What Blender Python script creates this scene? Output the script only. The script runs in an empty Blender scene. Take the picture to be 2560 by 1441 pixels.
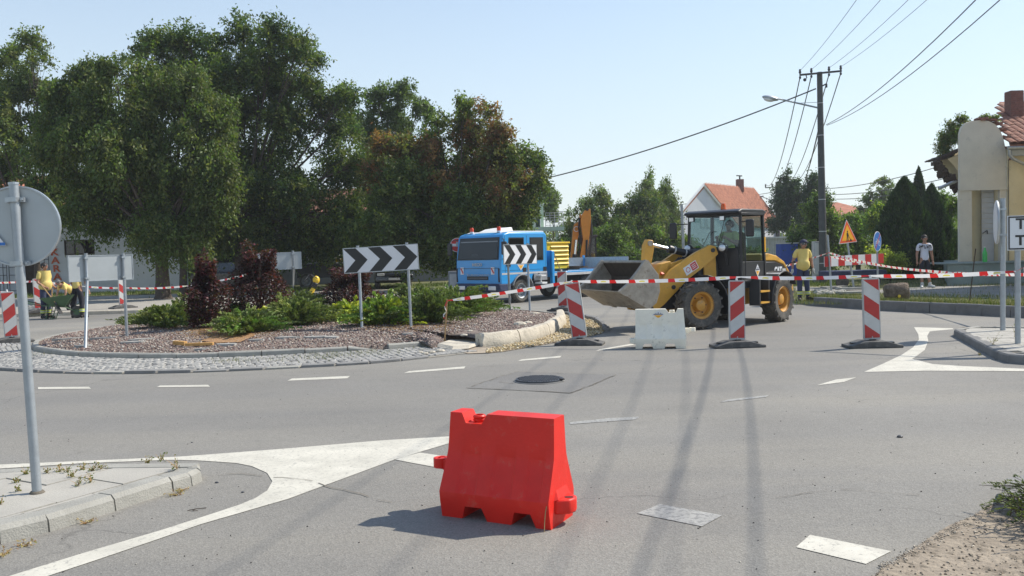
import bpy, bmesh, math, random
import numpy as np
from mathutils import Vector, Matrix, noise
V = Vector
R = math.radians
sc = bpy.context.scene
COL = sc.collection
rnd = random.Random(7)
rng = np.random.default_rng(7)

# ------------------------------------------------------------------ camera, sky, sun, exposure
CAM_H = 1.68; FOC = 2200.0; PITCH = R(2.3); ROLL = R(1.5)
_F = V((0, math.cos(PITCH), -math.sin(PITCH)))
_R0 = V((1, 0, 0)); _U0 = V((0, math.sin(PITCH), math.cos(PITCH)))
_R = _R0*math.cos(ROLL) - _U0*math.sin(ROLL)
_U = _R0*math.sin(ROLL) + _U0*math.cos(ROLL)
cam_data = bpy.data.cameras.new('camera'); cam = bpy.data.objects.new('camera', cam_data); COL.objects.link(cam)
cam.matrix_world = Matrix(((_R.x, _U.x, -_F.x, 0), (_R.y, _U.y, -_F.y, 0), (_R.z, _U.z, -_F.z, CAM_H), (0, 0, 0, 1)))
cam_data.sensor_width = 36; cam_data.lens = 36*FOC/2560
cam_data.clip_start = 0.05; cam_data.clip_end = 3000
sc.camera = cam

SUN_V = V((0.90, 0.33, 1.0)).normalized()
SUN_EL = math.asin(SUN_V.z); SUN_AZ = math.atan2(SUN_V.x, SUN_V.y)
w = bpy.data.worlds.new('World'); sc.world = w; w.use_nodes = True
wn = w.node_tree; wn.nodes.clear()
sky = wn.nodes.new('ShaderNodeTexSky'); sky.sky_type = 'NISHITA'; sky.sun_disc = False
sky.sun_elevation = SUN_EL; sky.sun_rotation = SUN_AZ
sky.altitude = 150; sky.air_density = 1.3; sky.dust_density = 0.5; sky.ozone_density = 3.5
bg = wn.nodes.new('ShaderNodeBackground'); bg.inputs[1].default_value = 0.132
wo = wn.nodes.new('ShaderNodeOutputWorld')
# summer haze: the sky pales evenly towards the horizon all the way round
tcw = wn.nodes.new('ShaderNodeTexCoord'); sxw = wn.nodes.new('ShaderNodeSeparateXYZ'); wn.links.new(tcw.outputs['Generated'], sxw.inputs[0])
mrw = wn.nodes.new('ShaderNodeMapRange'); mrw.inputs[1].default_value = -.02; mrw.inputs[2].default_value = .45; mrw.inputs[3].default_value = .82; mrw.inputs[4].default_value = .10
wn.links.new(sxw.outputs[2], mrw.inputs[0])
mxw = wn.nodes.new('ShaderNodeMix'); mxw.data_type = 'RGBA'; mxw.inputs[7].default_value = (5.1, 5.7, 6.1, 1)
wn.links.new(mrw.outputs[0], mxw.inputs[0]); wn.links.new(sky.outputs[0], mxw.inputs[6]); wn.links.new(mxw.outputs[2], bg.inputs[0]); wn.links.new(bg.outputs[0], wo.inputs[0])
sun_d = bpy.data.lights.new('sun', 'SUN'); sun_d.energy = 4.6; sun_d.angle = R(0.55); sun_d.color = (1.0, 0.93, 0.82)
sun = bpy.data.objects.new('sun', sun_d); COL.objects.link(sun)
sun.rotation_euler = SUN_V.to_track_quat('Z', 'Y').to_euler(); sun.location = (30, 10, 40)
sc.view_settings.view_transform = 'Standard'; sc.view_settings.look = 'None'
sc.view_settings.gamma = 1; sc.view_settings.use_curve_mapping = False
sc.view_settings.exposure = 0.34
sc.cycles.max_bounces = 6; sc.cycles.transparent_max_bounces = 12
sc.cycles.diffuse_bounces = 3

# ------------------------------------------------------------------ measuring the place
def ray(px, py):
    return _F*FOC + _R*(px-1280) + _U*(720.5-py)
def G(px, py, z=0.0):
    d = ray(px, py); s = (z-CAM_H)/d.z
    return V((d.x*s, d.y*s, z))
def P(px, py, Y):
    d = ray(px, py); s = Y/d.y
    return V((d.x*s, Y, CAM_H+d.z*s))
def PX(px, Y):
    return P(px, 632+(1280-px)*math.tan(ROLL), Y).x

# ------------------------------------------------------------------ mesh helpers
class MB:
    def __init__(s): s.v = []; s.f = []; s.mi = []; s.M = None; s.m = 0
    def add(s, vs, fs):
        n = len(s.v)
        if s.M is not None: s.v += [tuple(s.M @ V(p)) for p in vs]
        else: s.v += [tuple(p) for p in vs]
        s.f += [tuple(n+i for i in f) for f in fs]; s.mi += [s.m]*len(fs)
        return s
    def box(s, x0, x1, y0, y1, z0, z1):
        vs = [(x0,y0,z0),(x1,y0,z0),(x1,y1,z0),(x0,y1,z0),(x0,y0,z1),(x1,y0,z1),(x1,y1,z1),(x0,y1,z1)]
        return s.add(vs, [(0,3,2,1),(4,5,6,7),(0,1,5,4),(1,2,6,5),(2,3,7,6),(3,0,4,7)])
    def cbox(s, c, size, rz=0, rx=0, ry=0):
        m = Matrix.Translation(V(c)) @ Matrix.Rotation(rz, 4, 'Z') @ Matrix.Rotation(ry, 4, 'Y') @ Matrix.Rotation(rx, 4, 'X')
        a, b, h = size[0]/2, size[1]/2, size[2]/2
        vs = [m @ V(q) for q in [(-a,-b,-h),(a,-b,-h),(a,b,-h),(-a,b,-h),(-a,-b,h),(a,-b,h),(a,b,h),(-a,b,h)]]
        return s.add(vs, [(0,3,2,1),(4,5,6,7),(0,1,5,4),(1,2,6,5),(2,3,7,6),(3,0,4,7)])
    def cyl(s, a, b, r, r2=None, n=12, cap=True):
        return s.tube([a, b], [r, r if r2 is None else r2], n, cap)
    def tube(s, pts, r, n=6, cap=True):
        pts = [V(p) for p in pts]; k = len(pts)
        rr = r if isinstance(r, (list, tuple)) else [r]*k
        vs = []; fs = []; prev = None
        for i, p in enumerate(pts):
            t = (pts[min(i+1, k-1)]-pts[max(i-1, 0)])
            if t.length < 1e-9: t = V((0, 0, 1))
            t.normalize()
            if prev is None:
                u = t.orthogonal().normalized()
            else:
                u = prev - t*prev.dot(t)
                u = u.normalized() if u.length > 1e-6 else t.orthogonal().normalized()
            prev = u; w_ = t.cross(u)
            for j in range(n):
                a = 2*math.pi*j/n
                vs.append(p + (u*math.cos(a)+w_*math.sin(a))*rr[i])
        for i in range(k-1):
            for j in range(n):
                fs.append((i*n+j, i*n+(j+1) % n, (i+1)*n+(j+1) % n, (i+1)*n+j))
        if cap:
            fs.append(tuple(range(n))[::-1]); fs.append(tuple(range((k-1)*n, k*n)))
        return s.add(vs, fs)
    def prism(s, poly, axis, lo, hi):
        n = len(poly)
        def mk(p, d):
            if axis == 'x': return (d, p[0], p[1])
            if axis == 'y': return (p[0], d, p[1])
            return (p[0], p[1], d)
        vs = [mk(p, lo) for p in poly] + [mk(p, hi) for p in poly]
        fs = [tuple(range(n)), tuple(range(n, 2*n))[::-1]] + [(i, (i+1) % n, n+(i+1) % n, n+i) for i in range(n)]
        return s.add(vs, fs)
    def lathe(s, prof, c, axis, n=16, closed=False):
        # prof: (radius, height along axis)
        c = V(c); t = V(axis).normalized(); u = t.orthogonal().normalized(); w_ = t.cross(u)
        vs = []; fs = []; k = len(prof)
        for (r, h) in prof:
            for j in range(n):
                a = 2*math.pi*j/n
                vs.append(c + t*h + (u*math.cos(a)+w_*math.sin(a))*r)
        for i in range(k if closed else k-1):
            i2 = (i+1) % k
            for j in range(n):
                fs.append((i*n+j, i*n+(j+1) % n, i2*n+(j+1) % n, i2*n+j))
        if not closed:
            fs.append(tuple(range(n))[::-1]); fs.append(tuple(range((k-1)*n, k*n)))
        return s.add(vs, fs)
    def ball(s, c, r, n=10, sc_=(1, 1, 1)):
        c = V(c); m = max(4, n//2+1); vs = []; fs = []
        for i in range(m+1):
            th = math.pi*i/m
            for j in range(n):
                a = 2*math.pi*j/n
                vs.append((c.x+r*sc_[0]*math.sin(th)*math.cos(a), c.y+r*sc_[1]*math.sin(th)*math.sin(a), c.z+r*sc_[2]*math.cos(th)))
        for i in range(m):
            for j in range(n):
                fs.append((i*n+j, (i+1)*n+j, (i+1)*n+(j+1) % n, i*n+(j+1) % n))
        return s.add(vs, fs)
    def poly(s, pts):
        return s.add(pts, [tuple(range(len(pts)))])
    def mesh(s, name, mats, fix=True, angle=None):
        me = bpy.data.meshes.new(name)
        me.from_pydata(s.v, [], s.f)
        for m_ in (mats if isinstance(mats, (list, tuple)) else [mats]): me.materials.append(m_)
        me.polygons.foreach_set('material_index', s.mi)
        if fix:
            bm = bmesh.new(); bm.from_mesh(me)
            bmesh.ops.remove_doubles(bm, verts=bm.verts, dist=1e-5)
            bmesh.ops.recalc_face_normals(bm, faces=bm.faces)
            bm.to_mesh(me); bm.free()
        if angle is not None:
            me.shade_smooth(); me.set_sharp_from_angle(angle=R(angle))
        me.update()
        return me
    def build(s, name, mats, parent=None, bevel=0, angle=None, fix=True, seg=2):
        me = s.mesh(name, mats, fix, angle)
        return link(name, me, parent, bevel, seg)

def link(name, me, parent=None, bevel=0, seg=2):
    o = bpy.data.objects.new(name, me); COL.objects.link(o)
    if parent is not None: o.parent = parent
    if bevel:
        m_ = o.modifiers.new('bevel', 'BEVEL'); m_.width = bevel; m_.segments = seg
        m_.limit_method = 'ANGLE'; m_.angle_limit = R(35)
        me.shade_smooth(); me.set_sharp_from_angle(angle=R(50))
    return o
def tag(o, label=None, cat=None, group=None, kind=None):
    if label: o['label'] = label
    if cat: o['category'] = cat
    if group: o['group'] = group
    if kind: o['kind'] = kind
    return o
def thing(name, label, cat, loc=(0, 0, 0), rz=0.0, group=None):
    o = bpy.data.objects.new(name, None); COL.objects.link(o)
    o.empty_display_size = 0.3
    o.location = V(loc); o.rotation_euler = (0, 0, rz)
    return tag(o, label, cat, group)
def sub(name, parent, loc=(0, 0, 0), rz=0.0):
    o = bpy.data.objects.new(name, None); COL.objects.link(o); o.parent = parent
    o.location = V(loc); o.rotation_euler = (0, 0, rz); o.empty_display_size = .1
    return o
def copy_tree(o, parent=None, kids=None):
    c = o.copy(); COL.objects.link(c)
    if parent is not None: c.parent = parent
    for ch in list(o.children): copy_tree(ch, c)
    return c
def np_mesh(name, verts, k, mat_, cols=None):
    n = len(verts); nf = n//k
    me = bpy.data.meshes.new(name)
    me.vertices.add(n); me.vertices.foreach_set('co', np.ascontiguousarray(verts, dtype=np.float32).ravel())
    me.loops.add(n); me.loops.foreach_set('vertex_index', np.arange(n, dtype=np.int32))
    me.polygons.add(nf)
    me.polygons.foreach_set('loop_start', np.arange(0, n, k, dtype=np.int32))
    me.polygons.foreach_set('loop_total', np.full(nf, k, dtype=np.int32))
    me.update(calc_edges=True)
    if cols is not None:
        a = me.attributes.new('tint', 'FLOAT_COLOR', 'POINT')
        c4 = np.ones((n, 4), dtype=np.float32); c4[:, :3] = cols
        a.data.foreach_set('color', c4.ravel())
    me.materials.append(mat_)
    return me
def tri_mesh(name, verts, faces, mat_, cols=None):
    k = faces.shape[1]; nf = len(faces); n = len(verts)
    me = bpy.data.meshes.new(name)
    me.vertices.add(n); me.vertices.foreach_set('co', np.ascontiguousarray(verts, dtype=np.float32).ravel())
    me.loops.add(nf*k); me.loops.foreach_set('vertex_index', faces.astype(np.int32).ravel())
    me.polygons.add(nf)
    me.polygons.foreach_set('loop_start', np.arange(0, nf*k, k, dtype=np.int32))
    me.polygons.foreach_set('loop_total', np.full(nf, k, dtype=np.int32))
    me.update(calc_edges=True)
    if cols is not None:
        a = me.attributes.new('tint', 'FLOAT_COLOR', 'POINT')
        c4 = np.ones((n, 4), dtype=np.float32); c4[:, :3] = cols
        a.data.foreach_set('color', c4.ravel())
    me.materials.append(mat_)
    return me
def clip_half(poly, n, d):
    # keep points with n.p <= d (2D)
    out = []
    for i in range(len(poly)):
        a = poly[i]; b = poly[(i+1) % len(poly)]
        da = n[0]*a[0]+n[1]*a[1]-d; db = n[0]*b[0]+n[1]*b[1]-d
        if da <= 0: out.append(a)
        if (da < 0 < db) or (db < 0 < da):
            t = da/(da-db); out.append((a[0]+(b[0]-a[0])*t, a[1]+(b[1]-a[1])*t))
    return out
def clip_convex(poly, conv):
    # conv CCW
    for i in range(len(conv)):
        a = conv[i]; b = conv[(i+1) % len(conv)]
        n = (b[1]-a[1], -(b[0]-a[0])); poly = clip_half(poly, n, n[0]*a[0]+n[1]*a[1])
        if len(poly) < 3: return []
    return poly
def area2(p): return 0.5*sum(p[i][0]*p[(i+1) % len(p)][1]-p[(i+1) % len(p)][0]*p[i][1] for i in range(len(p)))
def inset(p, d):
    # shrink a convex CCW polygon
    q = p
    for i in range(len(p)):
        a = p[i]; b = p[(i+1) % len(p)]
        n = V((b[1]-a[1], -(b[0]-a[0])))
        if n.length < 1e-6: continue
        n.normalize(); q = clip_half(q, n, n[0]*a[0]+n[1]*a[1]-d)
        if len(q) < 3: return []
    return q

# ------------------------------------------------------------------ materials
def mat(name, col, rough=.6, metal=0., var=.12, scale=6., bump=0., bscale=60., col2=None, spot=None, spotscale=3., coat=0., spec=.5, alpha=None, trans=0., ior=None, object_space=True, dust=None):
    m = bpy.data.materials.new(name); m.use_nodes = True
    nt = m.node_tree; b = nt.nodes['Principled BSDF']; L = nt.links
    b.inputs['Roughness'].default_value = rough; b.inputs['Metallic'].default_value = metal
    b.inputs['Specular IOR Level'].default_value = spec; b.inputs['Coat Weight'].default_value = coat
    if trans: b.inputs['Transmission Weight'].default_value = trans
    if ior: b.inputs['IOR'].default_value = ior
    if object_space:
        tc = nt.nodes.new('ShaderNodeTexCoord').outputs['Object']
    else:
        tc = nt.nodes.new('ShaderNodeNewGeometry').outputs['Position']
    n1 = nt.nodes.new('ShaderNodeTexNoise'); n1.inputs['Scale'].default_value = scale; n1.inputs['Detail'].default_value = 6; n1.inputs['Roughness'].default_value = .65
    L.new(tc, n1.inputs['Vector'])
    cr = nt.nodes.new('ShaderNodeValToRGB')
    c = V(col); c2 = V(col2) if col2 else c*(1+var)
    lo = c*(1-var)
    cr.color_ramp.elements[0].position = .3; cr.color_ramp.elements[1].position = .7
    cr.color_ramp.elements[0].color = (*lo, 1); cr.color_ramp.elements[1].color = (*c2, 1)
    L.new(n1.outputs['Fac'], cr.inputs[0]); out = cr.outputs[0]
    if spot:
        n2 = nt.nodes.new('ShaderNodeTexNoise'); n2.inputs['Scale'].default_value = spotscale; n2.inputs['Detail'].default_value = 8; n2.inputs['Roughness'].default_value = .75
        L.new(tc, n2.inputs['Vector'])
        r2 = nt.nodes.new('ShaderNodeValToRGB'); r2.color_ramp.elements[0].position = spot[1]; r2.color_ramp.elements[1].position = min(1, spot[1]+.08)
        r2.color_ramp.elements[0].color = (0, 0, 0, 1); r2.color_ramp.elements[1].color = (spot[2],)*3+(1,)
        L.new(n2.outputs['Fac'], r2.inputs[0])
        mx = nt.nodes.new('ShaderNodeMix'); mx.data_type = 'RGBA'
        L.new(r2.outputs[0], mx.inputs[0]); L.new(out, mx.inputs[6]); mx.inputs[7].default_value = (*spot[0], 1)
        out = mx.outputs[2]
    L.new(out, b.inputs['Base Color'])
    if bump:
        n3 = nt.nodes.new('ShaderNodeTexNoise'); n3.inputs['Scale'].default_value = bscale; n3.inputs['Detail'].default_value = 4
        L.new(tc, n3.inputs['Vector'])
        bp = nt.nodes.new('ShaderNodeBump'); bp.inputs['Strength'].default_value = bump; bp.inputs['Distance'].default_value = .02
        L.new(n3.outputs['Fac'], bp.inputs['Height']); L.new(bp.outputs[0], b.inputs['Normal'])
    return m
def leafmat(name, transl=.3, rough=.55):
    m = bpy.data.materials.new(name); m.use_nodes = True
    nt = m.node_tree; b = nt.nodes['Principled BSDF']; L = nt.links
    at = nt.nodes.new('ShaderNodeAttribute'); at.attribute_name = 'tint'; b.inputs['Roughness'].default_value = rough; b.inputs['Specular IOR Level'].default_value = .35
    L.new(at.outputs['Color'], b.inputs['Base Color'])
    tr = nt.nodes.new('ShaderNodeBsdfTranslucent')
    mu = nt.nodes.new('ShaderNodeMix'); mu.data_type = 'RGBA'; mu.blend_type = 'MULTIPLY'; mu.inputs[0].default_value = 1
    mu.inputs[7].default_value = (1.3, 1.5, .5, 1); L.new(at.outputs['Color'], mu.inputs[6]); L.new(mu.outputs[2], tr.inputs[0])
    mx = nt.nodes.new('ShaderNodeMixShader'); mx.inputs[0].default_value = transl
    L.new(b.outputs[0], mx.inputs[1]); L.new(tr.outputs[0], mx.inputs[2])
    L.new(mx.outputs[0], nt.nodes['Material Output'].inputs['Surface'])
    return m
def glassmat(name, col=(.55, .65, .68), tr=.55, rough=.04):
    # thin pane: part mirror, part see-through
    m = bpy.data.materials.new(name); m.use_nodes = True
    nt = m.node_tree; L = nt.links; nt.nodes.remove(nt.nodes['Principled BSDF'])
    t = nt.nodes.new('ShaderNodeBsdfTransparent'); t.inputs[0].default_value = (*col, 1)
    g = nt.nodes.new('ShaderNodeBsdfGlossy'); g.inputs['Roughness'].default_value = rough
    mx = nt.nodes.new('ShaderNodeMixShader'); mx.inputs[0].default_value = 1-tr
    L.new(t.outputs[0], mx.inputs[1]); L.new(g.outputs[0], mx.inputs[2])
    L.new(mx.outputs[0], nt.nodes['Material Output'].inputs['Surface'])
    return m

def asphalt_mat(name, base, warm=(.17, .155, .135), cracks=True):
    m = bpy.data.materials.new(name); m.use_nodes = True
    nt = m.node_tree; b = nt.nodes['Principled BSDF']; L = nt.links; N = nt.nodes.new
    b.inputs['Roughness'].default_value = .85; b.inputs['Specular IOR Level'].default_value = .35
    pos = N('ShaderNodeNewGeometry').outputs['Position']
    def nz(scale, det=5, rough=.6, vec=pos):
        n = N('ShaderNodeTexNoise'); n.inputs['Scale'].default_value = scale; n.inputs['Detail'].default_value = det; n.inputs['Roughness'].default_value = rough
        L.new(vec, n.inputs['Vector']); return n.outputs['Fac']
    def ramp(f, p0, p1, c0, c1):
        r = N('ShaderNodeValToRGB'); r.color_ramp.elements[0].position = p0; r.color_ramp.elements[1].position = p1
        r.color_ramp.elements[0].color = (*c0, 1); r.color_ramp.elements[1].color = (*c1, 1); L.new(f, r.inputs[0]); return r.outputs[0]
    def mix(a, b_, f, mode='MIX', fac=1.):
        x = N('ShaderNodeMix'); x.data_type = 'RGBA'; x.blend_type = mode
        if isinstance(f, (int, float)): x.inputs[0].default_value = f
        else: L.new(f, x.inputs[0])
        L.new(a, x.inputs[6])
        if isinstance(b_, tuple): x.inputs[7].default_value = (*b_, 1)
        else: L.new(b_, x.inputs[7])
        return x.outputs[2]
    B = V(base)
    big = ramp(nz(.35, 6, .6), .35, .65, tuple(B*.88), tuple(B*1.1))
    # stretched streaks of tyre polish and dust
    mp = N('ShaderNodeMapping'); mp.inputs['Scale'].default_value = (.12, 1.1, 1); mp.inputs['Rotation'].default_value = (0, 0, .12); L.new(pos, mp.inputs[0])
    st = ramp(nz(.9, 4, .5, mp.outputs[0]), .42, .62, (0, 0, 0), (1, 1, 1))
    c = mix(big, tuple(B*1.22), N('ShaderNodeMath').outputs[0] if False else .0)
    x = N('ShaderNodeMath'); x.operation = 'MULTIPLY'; x.inputs[1].default_value = .45; L.new(st, x.inputs[0])
    c = mix(big, tuple(V(warm)), x.outputs[0])
    pm = ramp(nz(2.4, 8, .72), .56, .68, (0, 0, 0), (.28, .28, .28))
    c = mix(c, tuple(B*.68), pm)
    # tyre-polished lane of the circulating traffic
    vd = N('ShaderNodeVectorMath'); vd.operation = 'DISTANCE'; vd.inputs[1].default_value = (-4.6, 21.1, 0); L.new(pos, vd.inputs[0])
    lr = N('ShaderNodeValToRGB'); e = lr.color_ramp.elements; e[0].position = .28; e[0].color = (0, 0, 0, 1); e[1].position = .34; e[1].color = (.75, .75, .75, 1)
    for p_, v_ in ((.43, .8), (.50, .15), (.56, .45), (.64, 0)): q_ = e.new(p_); q_.color = (v_, v_, v_, 1)
    dm = N('ShaderNodeMath'); dm.operation = 'MULTIPLY'; dm.inputs[1].default_value = 1/28; L.new(vd.outputs['Value'], dm.inputs[0]); L.new(dm.outputs[0], lr.inputs[0])
    ly = N('ShaderNodeMath'); ly.operation = 'MULTIPLY'; ly.inputs[1].default_value = .55; L.new(lr.outputs[0], ly.inputs[0])
    c = mix(c, tuple(V((.160, .156, .150))), ly.outputs[0])
    # oil spots and old scuffs
    oil = ramp(nz(1.1, 3, .8), .68, .74, (0, 0, 0), (.35, .35, .35)); c = mix(c, tuple(B*.55), oil)
    # aggregate
    vo = N('ShaderNodeTexVoronoi'); vo.inputs['Scale'].default_value = 95; L.new(pos, vo.inputs['Vector'])
    ag = ramp(vo.outputs['Color'], .15, .9, (.74, .74, .74), (1.24, 1.24, 1.24))
    c = mix(c, ag, .6, 'MULTIPLY')
    sp = ramp(nz(150, 2, .8), .66, .72, (1, 1, 1), (1.7, 1.7, 1.65))
    c = mix(c, sp, .6, 'MULTIPLY')
    if cracks:
        wv = N('ShaderNodeTexNoise'); wv.inputs['Scale'].default_value = 1.3; wv.inputs['Detail'].default_value = 5; L.new(pos, wv.inputs['Vector'])
        ad = N('ShaderNodeMix'); ad.data_type = 'RGBA'; ad.blend_type = 'ADD'; ad.inputs[0].default_value = .9; L.new(pos, ad.inputs[6]); L.new(wv.outputs['Color'], ad.inputs[7])
        vc = N('ShaderNodeTexVoronoi'); vc.feature = 'DISTANCE_TO_EDGE'; vc.inputs['Scale'].default_value = .28; L.new(ad.outputs[2], vc.inputs['Vector'])
        ck = ramp(vc.outputs['Distance'], .0015, .004, (1, 1, 1), (0, 0, 0))
        mk = ramp(nz(.22, 2), .5, .58, (0, 0, 0), (1, 1, 1))
        cm = mix(ck, mk, 1., 'MULTIPLY')
        y = N('ShaderNodeMath'); y.operation = 'MULTIPLY'; y.inputs[1].default_value = .5; L.new(cm, y.inputs[0])
        c = mix(c, tuple(B*.3), y.outputs[0])
    L.new(c, b.inputs['Base Color'])
    bp = N('ShaderNodeBump'); bp.inputs['Strength'].default_value = .35; bp.inputs['Distance'].default_value = .006
    L.new(vo.outputs['Distance'], bp.inputs['Height']); L.new(bp.outputs[0], b.inputs['Normal'])
    return m

M = {}
M['asphalt'] = asphalt_mat('asphalt', (.232, .221, .198), warm=(.30, .278, .232))
M['asphalt_patch'] = asphalt_mat('asphalt_patch', (.222, .215, .198), cracks=False)
M['path_asphalt'] = asphalt_mat('path_asphalt', (.27, .26, .235), cracks=False)
M['paint'] = mat('road_paint', (.54, .515, .44), .8, var=.16, scale=3, spot=((.25, .24, .22), .545, .7), spotscale=30, object_space=False)
M['paint_worn'] = mat('road_paint_worn', (.34, .335, .31), .8, var=.12, scale=9, spot=((.2, .197, .19), .48, .9), spotscale=26, object_space=False)
M['concrete'] = mat('concrete', (.33, .31, .27), .85, var=.14, scale=3, bump=.3, spot=((.24, .22, .18), .60, .6), spotscale=5, object_space=False)
M['kerb'] = mat('kerb_concrete', (.32, .31, .275), .85, var=.16, scale=4, bump=.35, bscale=80, spot=((.2, .19, .165), .58, .5), spotscale=7, object_space=False)
M['kerb_shaded'] = mat('kerb_concrete_shaded', (.175, .172, .165), .85, var=.18, scale=4, bump=.35, bscale=80, spot=((.15, .145, .13), .57, .6), spotscale=7, object_space=False)  # same kerb concrete, colour darkened to stand in for shade on the road-side faces
M['kerb_dark'] = mat('kerb_concrete_dark', (.22, .215, .205), .85, var=.2, scale=4, bump=.35, bscale=80, object_space=False)
M['old_kerb'] = mat('old_kerb_concrete', (.52, .47, .38), .9, var=.2, scale=2.5, bump=.6, bscale=25, spot=((.3, .26, .2), .55, .6), spotscale=6, object_space=False)
M['slab'] = mat('paving_slab', (.385, .365, .32), .85, var=.1, scale=2.5, bump=.2, spot=((.35, .33, .29), .58, .5), spotscale=6, object_space=False)
M['sandjoint'] = mat('sand_joint', (.25, .23, .19), .95, var=.35, scale=9, object_space=False)
M['joint'] = mat('joint_sand', (.15, .13, .10), .95, var=.3, scale=12, object_space=False)
M['cobble'] = mat('cobble_stone', (.335, .325, .30), .8, var=.3, scale=5, bump=.5, bscale=70, object_space=False)
M['cobble_d'] = mat('cobble_stone_dark', (.22, .215, .205), .8, var=.3, scale=5, bump=.5, bscale=70, object_space=False)
M['soil'] = mat('soil', (.24, .19, .14), .95, var=.3, scale=2.2, bump=.8, bscale=30, col2=(.34, .29, .22), object_space=False)
M['dust'] = mat('dust', (.36, .30, .225), .95, var=.2, scale=2.2, bump=.5, bscale=50, spot=((.12, .095, .065), .55, .7), spotscale=12, object_space=False)
M['mulch'] = mat('gravel_bed', (.17, .125, .105), .95, var=.4, scale=22, bump=1, bscale=45, col2=(.30, .24, .20), object_space=False)
M['needles'] = mat('fallen_needles', (.33, .19, .09), .95, var=.35, scale=25, bump=1, bscale=45, object_space=False)
M['grassbed'] = mat('grass_bed', (.10, .12, .035), .95, var=.4, scale=1.2, bump=1, bscale=30, col2=(.20, .19, .08), object_space=False)
M['galv'] = mat('galvanised_steel', (.42, .45, .47), .42, .75, var=.15, scale=12)
M['galvd'] = mat('galvanised_dull', (.36, .39, .41), .5, .55, var=.12, scale=9, bump=.05)
M['signback'] = mat('sign_back_grey', (.40, .43, .44), .45, .35, var=.06, scale=3)
M['signwhite'] = mat('sign_white', (.72, .73, .74), .4, var=.03, scale=3)
M['signblack'] = mat('sign_black', (.015, .016, .017), .4)
M['signred'] = mat('sign_red', (.55, .03, .025), .4, var=.08)
M['signyel'] = mat('sign_yellow', (.85, .42, .02), .4, var=.05)
M['signblue'] = mat('sign_blue', (.03, .16, .48), .4, var=.05)
M['signor'] = mat('sign_orange_red', (.72, .09, .02), .4, var=.05)
M['panelwhite'] = mat('panel_white_dirty', (.55, .55, .53), .5, var=.1, scale=5, spot=((.25, .23, .2), .62, .7), spotscale=14)
M['panelred'] = mat('panel_red_dirty', (.45, .035, .03), .5, var=.14, scale=5, spot=((.6, .5, .46), .68, .6), spotscale=16)
M['frame'] = mat('panel_frame', (.42, .43, .42), .55, var=.1)
M['rubber'] = mat('rubber_base', (.085, .083, .08), .8, var=.3, scale=6, bump=.4, spot=((.2, .19, .17), .52, .5), spotscale=8)
M['tyre'] = mat('tyre_rubber', (.075, .07, .062), .85, var=.3, scale=9, bump=.3, spot=((.17, .15, .12), .5, .6), spotscale=6)
M['red_pl'] = mat('red_plastic', (.70, .024, .014), .45, var=.12, scale=2.2, bump=.08, bscale=60, spot=((.60, .13, .09), .58, .45), spotscale=9, spec=.35)
M['white_pl'] = mat('white_plastic', (.84, .79, .66), .5, var=.08, scale=4, bump=.06, spot=((.4, .36, .28), .57, .55), spotscale=7)
M['black'] = mat('black_plastic', (.018, .018, .02), .45, var=.1)
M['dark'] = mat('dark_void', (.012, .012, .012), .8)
M['chrome'] = mat('chrome_rod', (.75, .75, .76), .12, 1.)
M['steel_paint'] = mat('dark_steel', (.05, .05, .052), .5, .3)
M['catyel'] = mat('machine_yellow', (.62, .33, .045), .45, var=.12, scale=4, spot=((.36, .22, .08), .58, .55), spotscale=5)
M['rimyel'] = mat('rim_yellow', (.55, .27, .04), .5, var=.15, scale=6, spot=((.3, .2, .1), .55, .6), spotscale=7)
M['digor'] = mat('digger_orange', (.72, .25, .02), .45, var=.1, scale=3)
M['bucket'] = mat('worn_bucket_steel', (.36, .32, .26), .6, .2, var=.25, scale=5, bump=.2, spot=((.16, .10, .06), .55, .6), spotscale=6)
M['bucket_in'] = mat('bucket_inside', (.07, .055, .042), .8, .1, var=.3, scale=5)
M['blue'] = mat('truck_blue', (.03, .30, .66), .28, var=.05, scale=2, coat=.4)
M['blue_d'] = mat('tarp_blue', (.02, .07, .35), .5)
M['greypl'] = mat('grey_plastic', (.25, .26, .27), .55)
M['lightgrey'] = mat('light_grey', (.5, .5, .49), .5)
M['whitep'] = mat('white_paint', (.75, .75, .73), .5, var=.05)
M['beacon'] = mat('beacon_red', (.75, .06, .015), .2, trans=.25)
M['beacon_o'] = mat('beacon_orange', (.9, .14, .01), .15, trans=.25)
M['lens'] = mat('lamp_lens', (.7, .72, .74), .08, .3, coat=.5)
M['glass'] = glassmat('cab_glass', (.50, .64, .64), .92)
M['glassd'] = glassmat('dark_glass', (.10, .12, .13), .93)
M['skin'] = mat('skin', (.36, .19, .12), .55, var=.06)
M['hair'] = mat('hair', (.015, .012, .01), .7)
M['hairgrey'] = mat('hair_grey', (.12, .12, .12), .7)
M['shirt'] = mat('yellow_shirt', (.72, .55, .17), .85, var=.08, scale=8, bump=.3, bscale=14)
M['shirtlime'] = mat('lime_shirt', (.55, .62, .20), .85, var=.08, scale=8, bump=.3, bscale=14)
M['trous'] = mat('navy_trousers', (.035, .045, .09), .85, var=.2, scale=8, bump=.4, bscale=14)
M['trousb'] = mat('black_trousers', (.02, .02, .028), .85, var=.2, scale=8, bump=.4, bscale=14)
M['hivis'] = mat('hivis_band', (.62, .68, .10), .6)
M['silver'] = mat('reflective_band', (.5, .52, .5), .4)
M['boot'] = mat('boot', (.02, .018, .016), .6)
M['glove'] = mat('work_glove', (.42, .42, .40), .8)
M['cap'] = mat('navy_cap', (.03, .032, .07), .8)
M['tee'] = mat('white_tee', (.66, .66, .72), .85, var=.05, scale=8, bump=.3, bscale=14)
M['wood'] = mat('raw_wood', (.38, .24, .11), .8, var=.2, scale=14, bump=.3)
M['woodl'] = mat('orange_wood', (.50, .28, .09), .8, var=.2, scale=14, bump=.3)
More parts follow.
